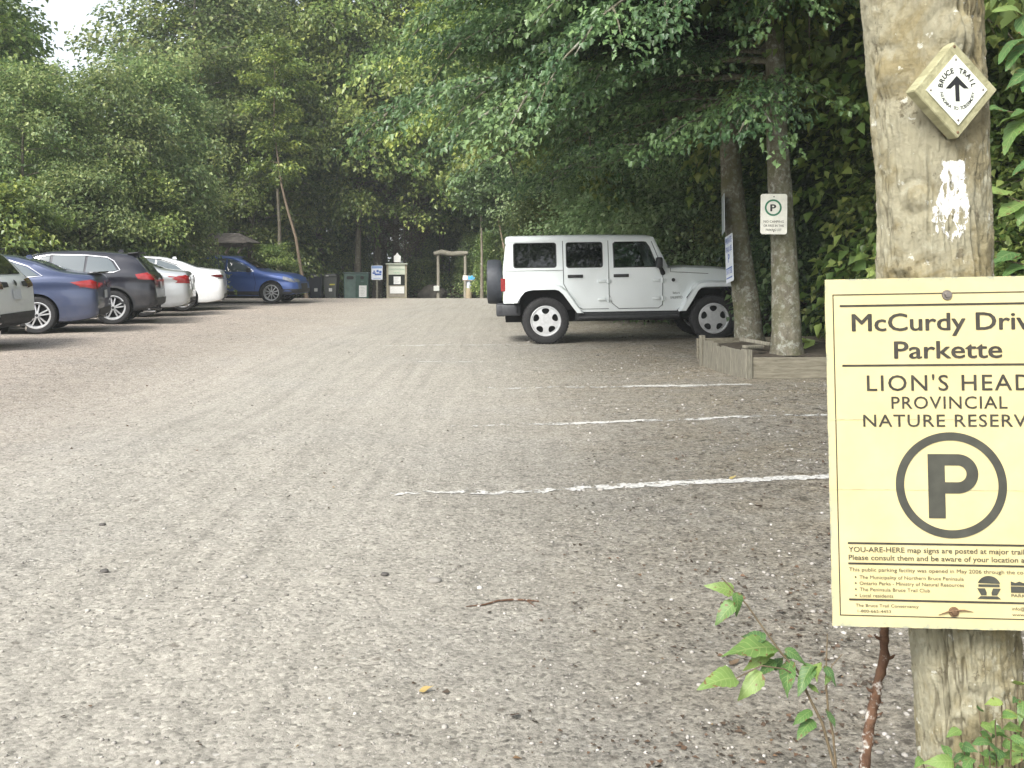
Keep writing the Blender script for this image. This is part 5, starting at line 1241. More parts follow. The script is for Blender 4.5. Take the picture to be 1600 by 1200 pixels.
s_ = MB(); s_.box((0, 0, -.75), (.05, .05, 1.9)); s_.build('pole', tw_, hs_)
s_ = MB(); s_.prism([(-.15, .10), (.15, .10), (.16, .37), (.06, .44), (.02, .52), (-.02, .52), (-.06, .44), (-.16, .37)], lambda u, v, q: (u, q, v), -.06, -.03); s_.build('sign_board', wht, hs_)
# gate frame of logs
lg = wood('peeled_log', (0.17, 0.155, 0.12), (0.36, 0.34, 0.28), scale=4, stretch=(1, 1, 6), bump=.3)
gt = thing('log_gateway', 'peeled log gateway at the trail head with a white box low on its left post', 'gateway', gbase(684, 47.5), 0)
gb = gt.location; gu = 47.5/1600
def gp3(x, y, dy=0): return px(x, y, 47.5)-gb+Vector((0, dy, 0))
for (x0, y0, x1) in ((684.5, 394, 685), (727, 396, 727)):
    s_ = MB(); a = gp3(x1, 470); a.z = 0.0; s_.tube([a, gp3((x0+x1)/2+.3, 430), gp3(x0, y0)], [.085, .078, .07], 10); s_.build('post', lg, gt, smooth=50)
s_ = MB(); s_.tube([gp3(678, 396.5, -.03), gp3(690, 394, -.03), gp3(705, 397, -.03), gp3(718, 396, -.03), gp3(731, 395.5, -.03)], [.10, .13, .12, .125, .09], 10); s_.build('beam', lg, gt, smooth=50)
s_ = MB(); s_.box(gp3(682.5, 450.5, -.14), (9*gu, .1, 8*gu), bev=.01); s_.build('white_box', plain('dull_white', (.55, .57, .53), .6, var=.1), gt)
# trail steps of dark logs seen through the gateway
st_m = wood('step_log', (0.06, 0.045, 0.03), (0.17, 0.125, 0.09), scale=4, stretch=(7, 1, 1))
for k, (y, xa, xb) in enumerate(((461, 700, 728), (454.5, 703, 726), (448, 706, 725), (442, 709, 724))):
    d = 50+k*.8; o0 = px(xa, y, d); o1 = px(xb, y, d); s_ = MB(); s_.tube([Vector((0, 0, 0)), (o1-o0)/2+Vector((0, 0, .01)), o1-o0], .10, 9)
    tag(s_.build('log_step', st_m, None, smooth=50, loc=o0), ('lowest', 'second', 'third', 'topmost')[k]+' brown log step of the trail seen through the gateway', 'step', 'log steps of the trail')
# dark boulder / mound left of gate
s_ = MB(); bmesh.ops.create_icosphere(s_.bm, subdivisions=4, radius=1)
for v in s_.bm.verts:
    c = v.co; k = 1+.14*float(vnoise(c.x*2, c.y*2, c.z*2, seed=3))+.05*float(vnoise(c.x*6, c.y*6, c.z*6, seed=4)); v.co = Vector((c.x*.72, c.y*.5, c.z*.55))*k
tag(s_.build('boulder', plain('dark_rock', (.055, .05, .042), .9, var=.4, vscale=4, bump=.6, bscale=9), None, smooth=80, loc=px(676, 463, 49.0)), 'dark low boulder left of the log gateway foot', 'boulder')
# low map post with blue and white top
mp_ = thing('map_post', 'short pale post with slanted blue and white map board right of the gateway', 'sign', gbase(733, 46.8), 0)
mb = mp_.location; mu = 46.8/1600
def mz(y): return px(0, y, 46.8).z-mb.z
s_ = MB(); s_.tube([(-.01, 0, 0), (0, 0, mz(455)), (0, 0, mz(450))], [.155, .15, .14], 12); s_.build('post', wood('map_post_wood', (.24, .19, .12), (.44, .37, .25), scale=4), mp_, smooth=50)
s_ = MB(); s_.cyl((0, 0, mz(450)), (0, 0, mz(439)), .115, 12); s_.build('sleeve', plain('pale_blue_white', (.6, .66, .74), .5, var=.1), mp_, smooth=50)
s_ = MB(); s_.box((.0, -.05, mz(434.5)), (20*mu, .34, .03), rot=(R(42), 0, 0), bev=.006); s_.build('map_board', plain('map_grey_brown', (.3, .25, .22), .6, var=.2), mp_)
for (x0, w, mt) in ((-.18, .19, wht), (.11, .30, plain('map_blue', (.06, .33, .62), .45, var=.1))):
    s_ = MB(); s_.box((x0, -.063, mz(434.2)+.009), (w, .27, .008), rot=(R(42), 0, 0)); s_.build('map_panel', mt, mp_)
# roofed timber shelter behind the parked cars
sh = thing('roofed_shelter', 'dark shingled hip roof shelter on braced posts behind the cars', 'shelter', gbase(350, 40.5), 0)
sb = sh.location; su = 40.5/1600
shw = wood('shelter_timber', (.07, .055, .04), (.19, .155, .12), scale=4); shr = plain('shingles', (.10, .088, .078), .9, var=.5, vscale=6, bump=.8, bscale=24)
def shp(x, y, dy=0): return px(x, y, 40.5)-sb+Vector((0, dy, 0))
ez = shp(0, 379).z; rz_ = shp(0, 364.5).z; xl, xr = shp(313, 0).x, shp(397, 0).x; rl, rr2 = shp(332, 0).x, shp(374, 0).x
s_ = MB(); E_ = [Vector((xl, -1.1, ez)), Vector((xr, -1.1, ez)), Vector((xr, 1.1, ez)), Vector((xl, 1.1, ez))]; Rg = [Vector((rl, 0, rz_)), Vector((rr2, 0, rz_))]
for quad in ((E_[0], E_[1], Rg[1], Rg[0]), (E_[2], E_[3], Rg[0], Rg[1])):
    for k in range(7):
        a0, a1 = k/7, (k+1)/7; A = quad[0].lerp(quad[3], a0); B = quad[1].lerp(quad[2], a0); C = quad[1].lerp(quad[2], a1); Dd = quad[0].lerp(quad[3], a1); up = Vector((0, 0, .03))
        s_.bm.faces.new([s_.bm.verts.new(q) for q in (A+up, B+up, C+up*.2, Dd+up*.2)]); s_.bm.faces.new([s_.bm.verts.new(q) for q in (A-up, B-up, B+up, A+up)])
for tri in ((E_[1], E_[2], Rg[1]), (E_[3], E_[0], Rg[0])): s_.bm.faces.new([s_.bm.verts.new(q) for q in tri])
s_.bm.faces.new([s_.bm.verts.new(q-Vector((0, 0, .03))) for q in E_]); s_.build('roof', shr, sh)
s_ = MB(); s_.box(((xl+xr)/2, -.80, ez-.10), (xr-xl-.5, .08, .12)); s_.box(((xl+xr)/2, .80, ez-.10), (xr-xl-.5, .08, .12)); s_.build('beam', shw, sh)
for (x, yy) in ((348, -.80), (330, .80), (382, .80)):
    c = shp(x, 0).x; s_ = MB(); s_.box((c, yy, (ez-.16)/2), (.13, .13, ez-.16), bev=.01); s_.build('post', shw, sh)
for (xa, ya, xb, yb2) in ((341, 395, 330, 381), (361, 396, 372, 381), (380, 396, 391, 381), (318, 396, 322, 381)):
    s_ = MB(); s_.tube([shp(xa, ya, -.80), shp(xb, yb2, -.80)], .05, 6); s_.build('brace', shw, sh)
s_ = MB(); o0 = gbase(302, 39.5); h9 = px(0, 378, 39.5).z-o0.z; s_.tube([(0, 0, 0), (.03, 0, h9-.3), (-.04, 0, h9)], [.12, .12, .07], 8); tag(s_.build('pale_stump', plain('pale_wood', (.45, .38, .34), .8, var=.3), None, smooth=50, loc=o0), 'pale broken stump post standing left of the roofed shelter', 'post')
# ---------------------------------------------------------------- vehicles
tyre_m = plain('tyre', (0.018, 0.018, 0.019), .85, var=.35, vscale=30, bump=.3)
alloy = plain('alloy', (0.60, 0.61, 0.62), .35, metal=.45, var=.1)
alloy_d = plain('alloy_grey', (0.30, 0.31, 0.32), .35, metal=.8, var=.1)
dark_p = plain('black_plastic', (0.022, 0.023, 0.025), .6, var=.3)
arch_m = plain('wheel_well', (0.008, 0.008, 0.009), .95)
under_m = plain('underbody', (0.010, 0.010, 0.011), .95, var=.3)
glass_d = plain('tinted_glass', (0.004, 0.005, 0.005), .03, spec=.5)
glass_l = plain('sky_toned_glass', (0.075, 0.095, 0.105), .04, spec=1.0)  # opaque panes; sky reflection and see-through brightness put into the colour
chrome = plain('chrome', (0.75, 0.76, 0.77), .15, metal=1.0)
red_l = plain('tail_lamp_red', (0.27, 0.012, 0.014), .12, coat=1.0, var=.3, vscale=9)
red_d = plain('tail_lamp_dark', (0.10, 0.012, 0.014), .15, coat=1.0, var=.3, vscale=9)
lamp_m = plain('head_lamp', (0.22, 0.24, 0.27), .1, coat=1.0, var=.5, vscale=14)
plate_m = plain('number_plate', (0.55, 0.58, 0.62), .5, var=.1)

def wheel(parent, x, y, r, w, rim_r, style, side, rim_mat):
    t = bpy.data.objects.new('wheel', None); COL.objects.link(t); t.parent = parent; t.location = (x, y, r); t.empty_display_size = .1
    s_ = MB(); hw_ = w/2
    prof = [(rim_r, -hw_*.86), (rim_r+.012, -hw_*.95), (rim_r+(r-rim_r)*.35, -hw_), (rim_r+(r-rim_r)*.75, -hw_*.97), (r-.012, -hw_*.84), (r, -hw_*.66)]
    prof = prof+[(a, -b) for a, b in prof[::-1]]
    s_.lathe(prof, 56, close=True)
    if r > .38:      # block tread
        for k in range(44):
            a = 2*PI*k/44
            for sg_, off in ((-1, 0), (1, .5)):
                aa = a+off*2*PI/44; s_.box((0, sg_*hw_*.52, 0), (.030, hw_*.62, .012), M=Matrix.Rotation(-aa, 4, 'Y') @ Matrix.Translation((0, 0, r-.001)))
    s_.build('tyre', tyre_m, t, smooth=35)
    f = -side; yo = lambda v: f*-v
    # rim: barrel, back plate, spokes
    fy = side*hw_*.62
    s_ = MB(); s_.lathe([(rim_r+.004, -hw_*.9), (rim_r-.02, -hw_*.7), (rim_r-.03, 0), (rim_r-.02, hw_*.7), (rim_r+.004, hw_*.9), (rim_r+.006, hw_*.93), (rim_r-.008, hw_*.95), (rim_r-.045, 0), (rim_r-.008, -hw_*.95), (rim_r+.006, -hw_*.93)], 56, close=True)
    if style == 'five_hole':
        # broad five-spoke plate with five rounded pockets
        outer = [((rim_r-.004)*math.cos(2*PI*k/60), (rim_r-.004)*math.sin(2*PI*k/60)) for k in range(60)]; holes = []
        for k in range(5):
            a = PI/2+2*PI*k/5; hh = []
            for q in range(14):
                b_ = 2*PI*q/14; rr_, tt_ = (.655*rim_r+.20*rim_r*math.cos(b_)), .25*rim_r*math.sin(b_)*(1+.25*math.cos(b_)); hh.append((rr_*math.cos(a)-tt_*math.sin(a), rr_*math.sin(a)+tt_*math.cos(a)))
            holes.append(hh)
        s_.plate(outer, holes, lambda u, v, q: (u, q+side*(.018-.25*abs(math.hypot(u, v)-rim_r*.55)*.3), v), fy-side*.03, fy)
        for k in range(5):
            a = PI/2+PI/5+2*PI*k/5; s_.cyl((.24*rim_r*math.cos(a), fy+side*.005, .24*rim_r*math.sin(a)), (.24*rim_r*math.cos(a), fy+side*.02, .24*rim_r*math.sin(a)), .011, 8)
    else:
        ns = 5 if style == 'double' else 10 if style == 'ten' else 5
        for k in range(ns):
            offs = (-.13, .13) if style == 'double' else (0,)
            for o_ in offs:
                a = PI/2+2*PI*k/ns; aa = a+o_*1.5
                p0 = Vector((.12*rim_r*math.cos(a+o_*2), fy+side*.012, .12*rim_r*math.sin(a+o_*2))); p1 = Vector((rim_r*.97*math.cos(aa), fy-side*.012, rim_r*.97*math.sin(aa)))
                wd_ = rim_r*(.09 if style != 'star' else .17)
                tdir = (p1-p0).normalized(); nrm = Vector((0, side, 0)); sd = tdir.cross(nrm).normalized()
                vs = []
                for p, ww in ((p0, wd_*1.1), (p1, wd_)):
                    for q in (-1, 1):
                        for dpt in (0, -.035): vs.append(s_.bm.verts.new(p+sd*q*ww*.5*(1 if dpt == 0 else 1.3)+nrm*dpt))
                a0, a1, a2, a3, b0_, b1_, b2_, b3_ = vs
                for f4 in ((a0, a2, b2_, b0_), (a1, b1_, b3_, a3), (a0, b0_, b1_, a1), (a2, a3, b3_, b2_)): s_.bm.faces.new(f4)
    s_.cyl((0, fy-side*.04, 0), (0, fy+side*.02, 0), rim_r*.20, 20)
    s_.build('rim', rim_mat, t, smooth=35)
    s_ = MB(); s_.cyl((0, fy-side*.075, 0), (0, fy-side*.065, 0), rim_r*.95, 40); s_.build('rim_backing', arch_m, t)  # plain near-black disc closing the gaps behind the spokes
    s_ = MB(); s_.cyl((0, fy+side*.02, 0), (0, fy+side*.024, 0), rim_r*.11, 16); s_.build('hub_cap', dark_p if style != 'five_hole' else alloy, t)
    return t

def pch(pts):
    """smooth monotone-ish interpolation through key points (x, v)"""
    x = np.array([p[0] for p in pts], float); y = np.array([p[1] for p in pts], float)
    h = np.diff(x); dl = np.diff(y)/h; m_ = np.zeros(len(x)); m_[0] = dl[0]; m_[-1] = dl[-1]
    for i in range(1, len(x)-1):
        m_[i] = 0 if dl[i-1]*dl[i] <= 0 else (2*dl[i-1]*dl[i])/(dl[i-1]+dl[i])
    def f(q):
        q = np.clip(q, x[0], x[-1]); i = np.clip(np.searchsorted(x, q)-1, 0, len(h)-1); t = (q-x[i])/h[i]
        return (2*t**3-3*t**2+1)*y[i]+(t**3-2*t**2+t)*h[i]*m_[i]+(-2*t**3+3*t**2)*y[i+1]+(t**3-t**2)*h[i]*m_[i+1]
    return f

def body_shell(S):
    """loft of a saloon or hatchback body, x from tail 0 to nose L"""
    top, belt, wid, sill = pch(S['top']), pch(S['belt']), pch(S['wid']), pch(S['sill'])
    L = S['L']; W = S['W']/2
    xs = [0.0]
    q = 0.0
    while q < L:
        slope = abs(float(top(min(q+.01, L))-top(q)))/.01; q += .034/math.sqrt(1+slope*slope*.6); xs.append(min(q, L))
    xs = sorted(set(round(float(v), 4) for v in xs))
    bm_ = bmesh.new(); rings = []
    for x in xs:
        zt = float(top(x)); zs = float(sill(x)); w = W*float(wid(x)); zb = min(float(belt(x)), zt-.05); zb = max(zb, zs+.1)
        gh = max(0, min(1, (zt-zb-.05)/.38)); we = w*(.90-.19*gh)
        ed = zt-.045-.02*gh
        half = [(0, zt), (we*.35, zt-.003), (we*.68, zt-.012), (we*.88, zt-.025), (we*.97, (zt-.02+ed)/2-.004), (we+.004, ed)]
        for t in (.2, .4, .6, .8): half.append((we+(w*.955-we)*(t**1.12), ed+(zb+.02-ed)*t))
        half.append((w*.962, min(zb, ed-.01)))
        mid = zs+(zb-zs)*.55
        zk = np.array([zb, zb-(zb-mid)*.25, zb-(zb-mid)*.55, mid, zs+(zb-zs)*.38, zs+(zb-zs)*.22, zs+.08, zs+.02]); yk = np.array([.962, .985, .975, .995, 1.0, .99, .985, .965])
        for q_ in np.linspace(0, 1, 24)[1:]:
            z_ = zb+(zs+.02-zb)*q_; half.append((w*float(np.interp(-z_, -zk, yk)), z_))
        half += [(w*.90, zs), (w*.75, zs), (w*.6, zs), (w*.3, zs), (0, zs)]
        pts = half+[(-a, b) for a, b in half[-2:0:-1]]
        rings.append([bm_.verts.new((x+S.get('shear', lambda x, z: 0)(x, b), a, b)) for a, b in pts])
    n = len(rings[0])
    for a, b in zip(rings, rings[1:]):
        for k in range(n): bm_.faces.new((a[k], b[k], b[(k+1) % n], a[(k+1) % n]))
    bm_.faces.new(rings[0]); bm_.faces.new(rings[-1][::-1])
    bmesh.ops.recalc_face_normals(bm_, faces=bm_.faces)
    return bm_
def cut_wells(bm_, cuts, W, name, parent):
    """opens the wheel arches: faces inside each arch go, their rim is pulled onto the circle"""
    for (cx, cy, cz), ra in cuts:
        sg_ = 1 if cy > 0 else -1
        kill = [f for f in bm_.faces if (f.calc_center_median().y*sg_ > W/2-.36) and math.hypot(f.calc_center_median().x-cx, f.calc_center_median().z-cz) < ra]
        rim = set()
        for f in kill:
            for v in f.verts: rim.add(v)
        bmesh.ops.delete(bm_, geom=kill, context='FACES_ONLY')
        for v in rim:
            if v.is_valid and v.link_faces:
                d = Vector((v.co.x-cx, v.co.z-cz))
                if v.co.z > cz-.12 and v.co.y*sg_ > W/2-.2 and d.length > 1e-4: d = d.normalized()*ra; v.co.x = cx+d.x; v.co.z = cz+d.y
    loose = [v for v in bm_.verts if not v.link_faces]; bmesh.ops.delete(bm_, geom=loose, context='VERTS')
def liners(cuts, W, parent):
    for (cx, cy, cz), ra in cuts:
        sg_ = 1 if cy > 0 else -1; s_ = MB(); n_ = 24; yo, yi = sg_*(W/2-.035), sg_*(W/2-.34)
        P_ = [(cx+(ra+.012)*math.cos(a), cz+(ra+.012)*math.sin(a)) for a in np.linspace(R(-25), R(205), n_)]
        A = [s_.bm.verts.new((x, yo, z)) for x, z in P_]; B = [s_.bm.verts.new((x, yi, z)) for x, z in P_]
        for k in range(n_-1): s_.bm.faces.new((A[k], A[k+1], B[k+1], B[k]))
        s_.bm.faces.new(B); s_.build('wheel_well', arch_m, parent)
DCLIP = []
def decal(bvh, poly, frame, off=.004, res=.05, holes=()):
    """a panel whose outline is poly (u, v), laid on the body along frame = (origin, U, V, ray direction)"""
    o, U_, V_, dr = [Vector(q) for q in frame]; dr.normalize()
    n = len(poly); dense = []
    for i in range(n):
        a = Vector(poly[i]); b = Vector(poly[(i+1) % n]); k = max(1, int((b-a).length/res))
        dense += [a.lerp(b, q/k) for q in range(k)]
    xs = [p.x for p in dense]; ys = [p.y for p in dense]; pts = list(dense); m_ = len(dense)
    x = min(xs)+res/2
    while x < max(xs):
        y = min(ys)+res/2
        while y < max(ys):
            if inside((x, y), poly) and min((Vector((x, y))-q).length for q in dense) > res*.35: pts.append(Vector((x, y)))
            y += res
        x += res
    v2, e2, f2, *_ = delaunay_2d_cdt(pts, [(i, (i+1) % m_) for i in range(m_)], [], 1, 1e-6)
    P3 = []
    for p in v2:
        og = o+U_*p.x+V_*p.y; hit, nrm, fi, ds = bvh.ray_cast(og, dr)
        P3.append(None if hit is None else hit-dr*off+nrm*off*(1 if nrm.dot(dr) < 0 else -1)*.6)
    vs = [None if q is None else q for q in P3]
    def clipd(f):
        if abs(dr.y) < .9: return False
        c = sum((P3[i] for i in f), Vector((0, 0, 0)))/len(f)
        return any(math.hypot(c.x-a, c.z-b) < r_ for a, b, r_ in DCLIP)
    faces = [f for f in f2 if all(P3[i] is not None for i in f) and inside(sum((v2[i] for i in f), Vector((0, 0)))/len(f), poly) and not clipd(f)]
    idx = {}; V = []
    F = []
    for f in faces:
        if max((P3[f[i]]-P3[f[(i+1) % len(f)]]).length for i in range(len(f))) > res*7: continue
        F.append([idx.setdefault(i, len(idx)) for i in f])
    V = [None]*len(idx)
    for k, i in idx.items(): V[i] = P3[k][:]
    return V, F
def decal_obj(name, parts, mat, parent):
    V = []; F = []
    for v, f in parts: k = len(V); V += v; F += [[i+k for i in q] for q in f]
    if not F: return None
    me = bpy.data.meshes.new(name); me.from_pydata(V, [], F); me.update(); me.shade_smooth(); return link(name, me, mat, parent)
def strip_poly(pts, w):
    """thin band along a polyline as polygon"""
    pts = [Vector(p) for p in pts]; Lf = []; Rt = []
    for i, p in enumerate(pts):
        t = (pts[min(i+1, len(pts)-1)]-pts[max(i-1, 0)]).normalized(); n_ = Vector((-t.y, t.x))*w/2; Lf.append(p+n_); Rt.append(p-n_)
    return [tuple(q) for q in Lf+Rt[::-1]]

def make_car(name, label, S, loc, rz):
    t = thing(name, label, 'car', loc, rz, S.get('group'))
    L, W, r = S['L'], S['W'], S['r']
    org = (-L/2, 0, 0)
    bm_ = body_shell(S)
    for v in bm_.verts: v.co.x -= L/2
    bvh = BVHTree.FromBMesh(bm_)
    ax = [S['rear_ax']-L/2, S['front_ax']-L/2]; ra = S['arch']; pm = S['paint']
    cuts = [((a, sg_*W/2, r+.005), ra) for a in ax for sg_ in (-1, 1)]
    cut_wells(bm_, cuts, W, 'body', t)
    me = bpy.data.meshes.new('body'); bm_.to_mesh(me); bm_.free(); body = link('body', me, pm, t); liners(cuts, W, t)
    DCLIP[:] = [(a, r+.005, ra) for a in ax]
    body.data.shade_smooth(); body.data.set_sharp_from_angle(angle=R(32))
    for a in ax:
        for sg_ in (-1, 1): wheel(t, a, sg_*(W/2-.125), r, .215, S['rim'], S['style'], sg_, S.get('rim_mat', alloy))
    def side(sg_): return ((-L/2, sg_*2, 0), (1, 0, 0), (0, 0, 1), (0, -sg_, 0))
    rear = ((-L/2-2, 0, 0), (0, 1, 0), (0, 0, 1), (1, 0, 0)); front = ((L/2+2, 0, 0), (0, 1, 0), (0, 0, 1), (-1, 0, 0))
    top_ = ((-L/2, 0, 3), (1, 0, 0), (0, 1, 0), (0, 0, -1))
    def diag(sg_, a=40, nose=False):
        c_, q_ = math.cos(R(a)), math.sin(R(a)); d_ = Vector((c_*(-1 if nose else 1), -sg_*q_, 0)); U_ = Vector((q_*(-1 if nose else 1)*1, sg_*c_, 0)) 
        o = Vector(((L/2-.2)*(1 if nose else -1), sg_*(W/2-.2), 0))-d_*2
        return (o, U_, (0, 0, 1), d_)
    # window surround (chrome or black), then panes
    for w in S['windows']:
        for sg_ in (-1, 1):
            v = decal(bvh, w, side(sg_), .010); decal_obj('side_window', [v], S.get('glass', glass_l), t)
    if 'trim' in S:
        for sg_ in (-1, 1): decal_obj('window_trim', [decal(bvh, strip_poly(S['trim'], .017), side(sg_), .013, .06)], S.get('trim_mat', chrome), t)
    decal_obj('rear_window', [decal(bvh, S['rear_glass'], rear if S.get('rg_rear', True) else top_, .008)], S.get('glass_rear', glass_l), t)
    decal_obj('windscreen', [decal(bvh, S['screen'], top_, .008, .08)], glass_d, t)
    for ln_ in S.get('seams', []):
        for sg_ in (-1, 1): decal_obj('seam', [decal(bvh, strip_poly(ln_, .012), side(sg_), .0025, .05)], arch_m, t)
    for sg_ in (-1, 1):
        decal_obj('tail_lamp', [decal(bvh, S['tail_side'], side(sg_), .008, .03), decal(bvh, [(sg_*a, b) for a, b in S['tail_rear']], rear, .008, .03)], S.get('tail_mat', red_l), t)
        if 'tail_in' in S: decal_obj('reverse_lamp', [decal(bvh, [(sg_*a, b) for a, b in S['tail_in']], rear, .010, .03)], S.get('tail_in_mat', dark_p), t)
        decal_obj('head_lamp', [decal(bvh, S['head_side'], side(sg_), .008, .03), decal(bvh, [(sg_*a, b) for a, b in S['head_front']], front, .008, .03)], lamp_m, t)
    if 'lower' in S:
        decal_obj('lower_cladding', [decal(bvh, p, side(sg_), .006, .05) for p in S['lower'] for sg_ in (-1, 1)]+[decal(bvh, S['lower_rear'], rear, .006, .06), decal(bvh, S['lower_rear'], front, .006, .06)], dark_p, t)
    if 'arch_trim' in S:
        for a in ax:
            for sg_ in (-1, 1):
                ring = [(a+L/2+(ra+.045)*math.cos(q), r+.005+(ra+.045)*math.sin(q)) for q in np.linspace(R(-12), R(192), 26)]+[(a+L/2+(ra+.001)*math.cos(q), r+.005+(ra+.001)*math.sin(q)) for q in np.linspace(R(192), R(-12), 26)]
                decal_obj('arch_trim', [decal(bvh, ring, side(sg_), .008, .04)], dark_p, t)
    decal_obj('number_plate', [decal(bvh, [(-.16, S['plate']), (.16, S['plate']), (.16, S['plate']+.15), (-.16, S['plate']+.15)], rear, .014, .05)], plate_m, t)
    decal_obj('badge', [decal(bvh, [(.045*math.cos(q), S['badge']+.045*math.sin(q)) for q in np.linspace(0, 2*PI, 14)[:-1]], rear, .016, .03)], S.get('badge_mat', chrome), t)
    decal_obj('bumper_insert', [decal(bvh, S['insert'], rear, .010, .05)], dark_p, t)
    decal_obj('grille', [decal(bvh, S.get('grille', [(-.35, .45), (.35, .45), (.42, .68), (-.42, .68)]), front, .010, .05)], dark_p, t)
    for x in S['handles']:
        for sg_ in (-1, 1):
            h = bvh.ray_cast(Vector((x[0]-L/2, sg_*2, x[1])), Vector((0, -sg_, 0)))[0]
            s_ = MB(); s_.box((h.x, h.y+sg_*.014, h.z), (.20, .022, .028), bev=.008, seg=2); s_.build('door_handle', pm, t, smooth=40)
    for sg_ in (-1, 1):
        x, z = S['mirror']; h = bvh.ray_cast(Vector((x-L/2, sg_*2, z)), Vector((0, -sg_, 0)))[0]
        s_ = MB(); s_.box((h.x+.02, h.y+sg_*.14, z+.05), (.12, .20, .14), bev=.035, seg=3); s_.box((h.x+.03, h.y+sg_*.04, z-.0), (.06, .12, .04)); s_.build('mirror', S.get('mirror_mat', dark_p), t, smooth=50)
    # underbody, exhaust
    s_ = MB(); s_.box((0, 0, float(pch(S['sill'])(L/2))-.02), (S['front_ax']-S['rear_ax']-2*ra, W*.8, .08)); 
    s_.box((-L/2+S['rear_ax']-ra*.2, 0, r*.95), (.9, W*.50, .12)); s_.cyl((ax[0], -W/2+.2, r), (ax[0], W/2-.2, r), .05, 8); s_.cyl((ax[1], -W/2+.2, r), (ax[1], W/2-.2, r), .05, 8)
    s_.build('underbody', under_m, t)
    for sg_ in (-1, 1):
        s_ = MB(); s_.tube([(-L/2+.30, sg_*W*.28, .26), (-L/2+.06, sg_*W*.28, .26)], .035, 12); s_.build('exhaust', chrome, t, smooth=40)
    if 'antenna' in S:
        x = S['antenna']-L/2; h = bvh.ray_cast(Vector((x, 0, 3)), Vector((0, 0, -1)))[0]; s_ = MB()
        s_.prism([(-.08, -.01), (.08, -.01), (.01, .05), (-.05, .055)], lambda u, v, q: (h.x+u, q, h.z+v), -.015, .015); s_.build('antenna_fin', pm, t)
    if 'spoiler' in S:
        x0, z0_, ln_ = S['spoiler']; s_ = MB(); s_.box((x0-L/2, 0, z0_), (ln_, W*.66, .03), rot=(0, R(6), 0), bev=.012, seg=2); s_.build('spoiler', dark_p, t, smooth=40)
    return t

def saloon(**k):
    S = dict(L=4.75, W=1.84, r=.335, rim=.235, arch=.385, style='double', rear_ax=1.02, front_ax=3.80,
        top=[(0, .70), (.015, .86), (.05, 1.00), (.12, 1.075), (.45, 1.115), (.62, 1.14), (1.15, 1.33), (1.6, 1.425), (2.1, 1.455), (2.55, 1.43), (3.0, 1.30), (3.45, 1.06), (3.7, .985), (4.2, .92), (4.5, .84), (4.66, .74), (4.735, .62), (4.75, .48)],
        belt=[(0, .95), (.6, 1.02), (1.5, .99), (3.4, .93), (4.75, .7)],
        wid=[(0, .80), (.04, .87), (.15, .93), (.4, .975), (1.0, 1), (3.6, 1), (4.2, .96), (4.5, .90), (4.68, .82), (4.75, .74)],
        sill=[(0, .34), (.1, .27), (.5, .21), (2.4, .19), (4.2, .2), (4.75, .26)],
        windows=[[(1.0, 1.055), (1.22, 1.20), (1.62, 1.335), (1.70, 1.345), (1.72, 1.03), (1.2, 1.035)], [(1.76, 1.03), (1.75, 1.35), (2.1, 1.375), (2.38, 1.37), (2.40, 1.01)], [(2.45, 1.01), (2.44, 1.365), (2.62, 1.335), (3.0, 1.19), (3.28, 1.02), (3.2, 1.0)]],
        trim=[(3.30, 1.0), (3.02, 1.205), (2.62, 1.355), (2.1, 1.395), (1.62, 1.36), (1.2, 1.22), (.93, 1.045), (1.2, 1.02), (3.2, .985)],
        rear_glass=[(-.52, 1.15), (.52, 1.15), (.50, 1.36), (.42, 1.40), (-.42, 1.40), (-.50, 1.36)],
        screen=[(2.62, -.52), (3.40, -.62), (3.46, 0), (3.40, .62), (2.62, .52), (2.55, 0)],
        seams=[[(1.36, 1.0), (1.46, .62), (1.52, .34), (1.6, .27), (2.4, .25)], [(2.43, 1.0), (2.44, .25)], [(3.32, .98), (3.40, .7), (3.36, .28), (2.4, .25)]],
        tail_side=[(.015, .80), (.02, .93), (.12, .975), (.46, .93), (.30, .86)], tail_rear=[(.48, .80), (.46, .90), (.86, .95), (.9, .84)], tail_in=[(.20, .82), (.20, .89), (.47, .90), (.47, .81)],
        head_side=[(4.2, .72), (4.22, .80), (4.6, .70), (4.66, .60), (4.5, .62)], head_front=[(.42, .60), (.45, .70), (.80, .74), (.8, .62)],
        plate=.62, badge=.90, insert=[(-.6, .30), (.6, .30), (.7, .44), (-.7, .44)], handles=[(1.62, .90), (2.62, .89)], mirror=(3.12, .99), antenna=1.35)
    S.update(k); return S
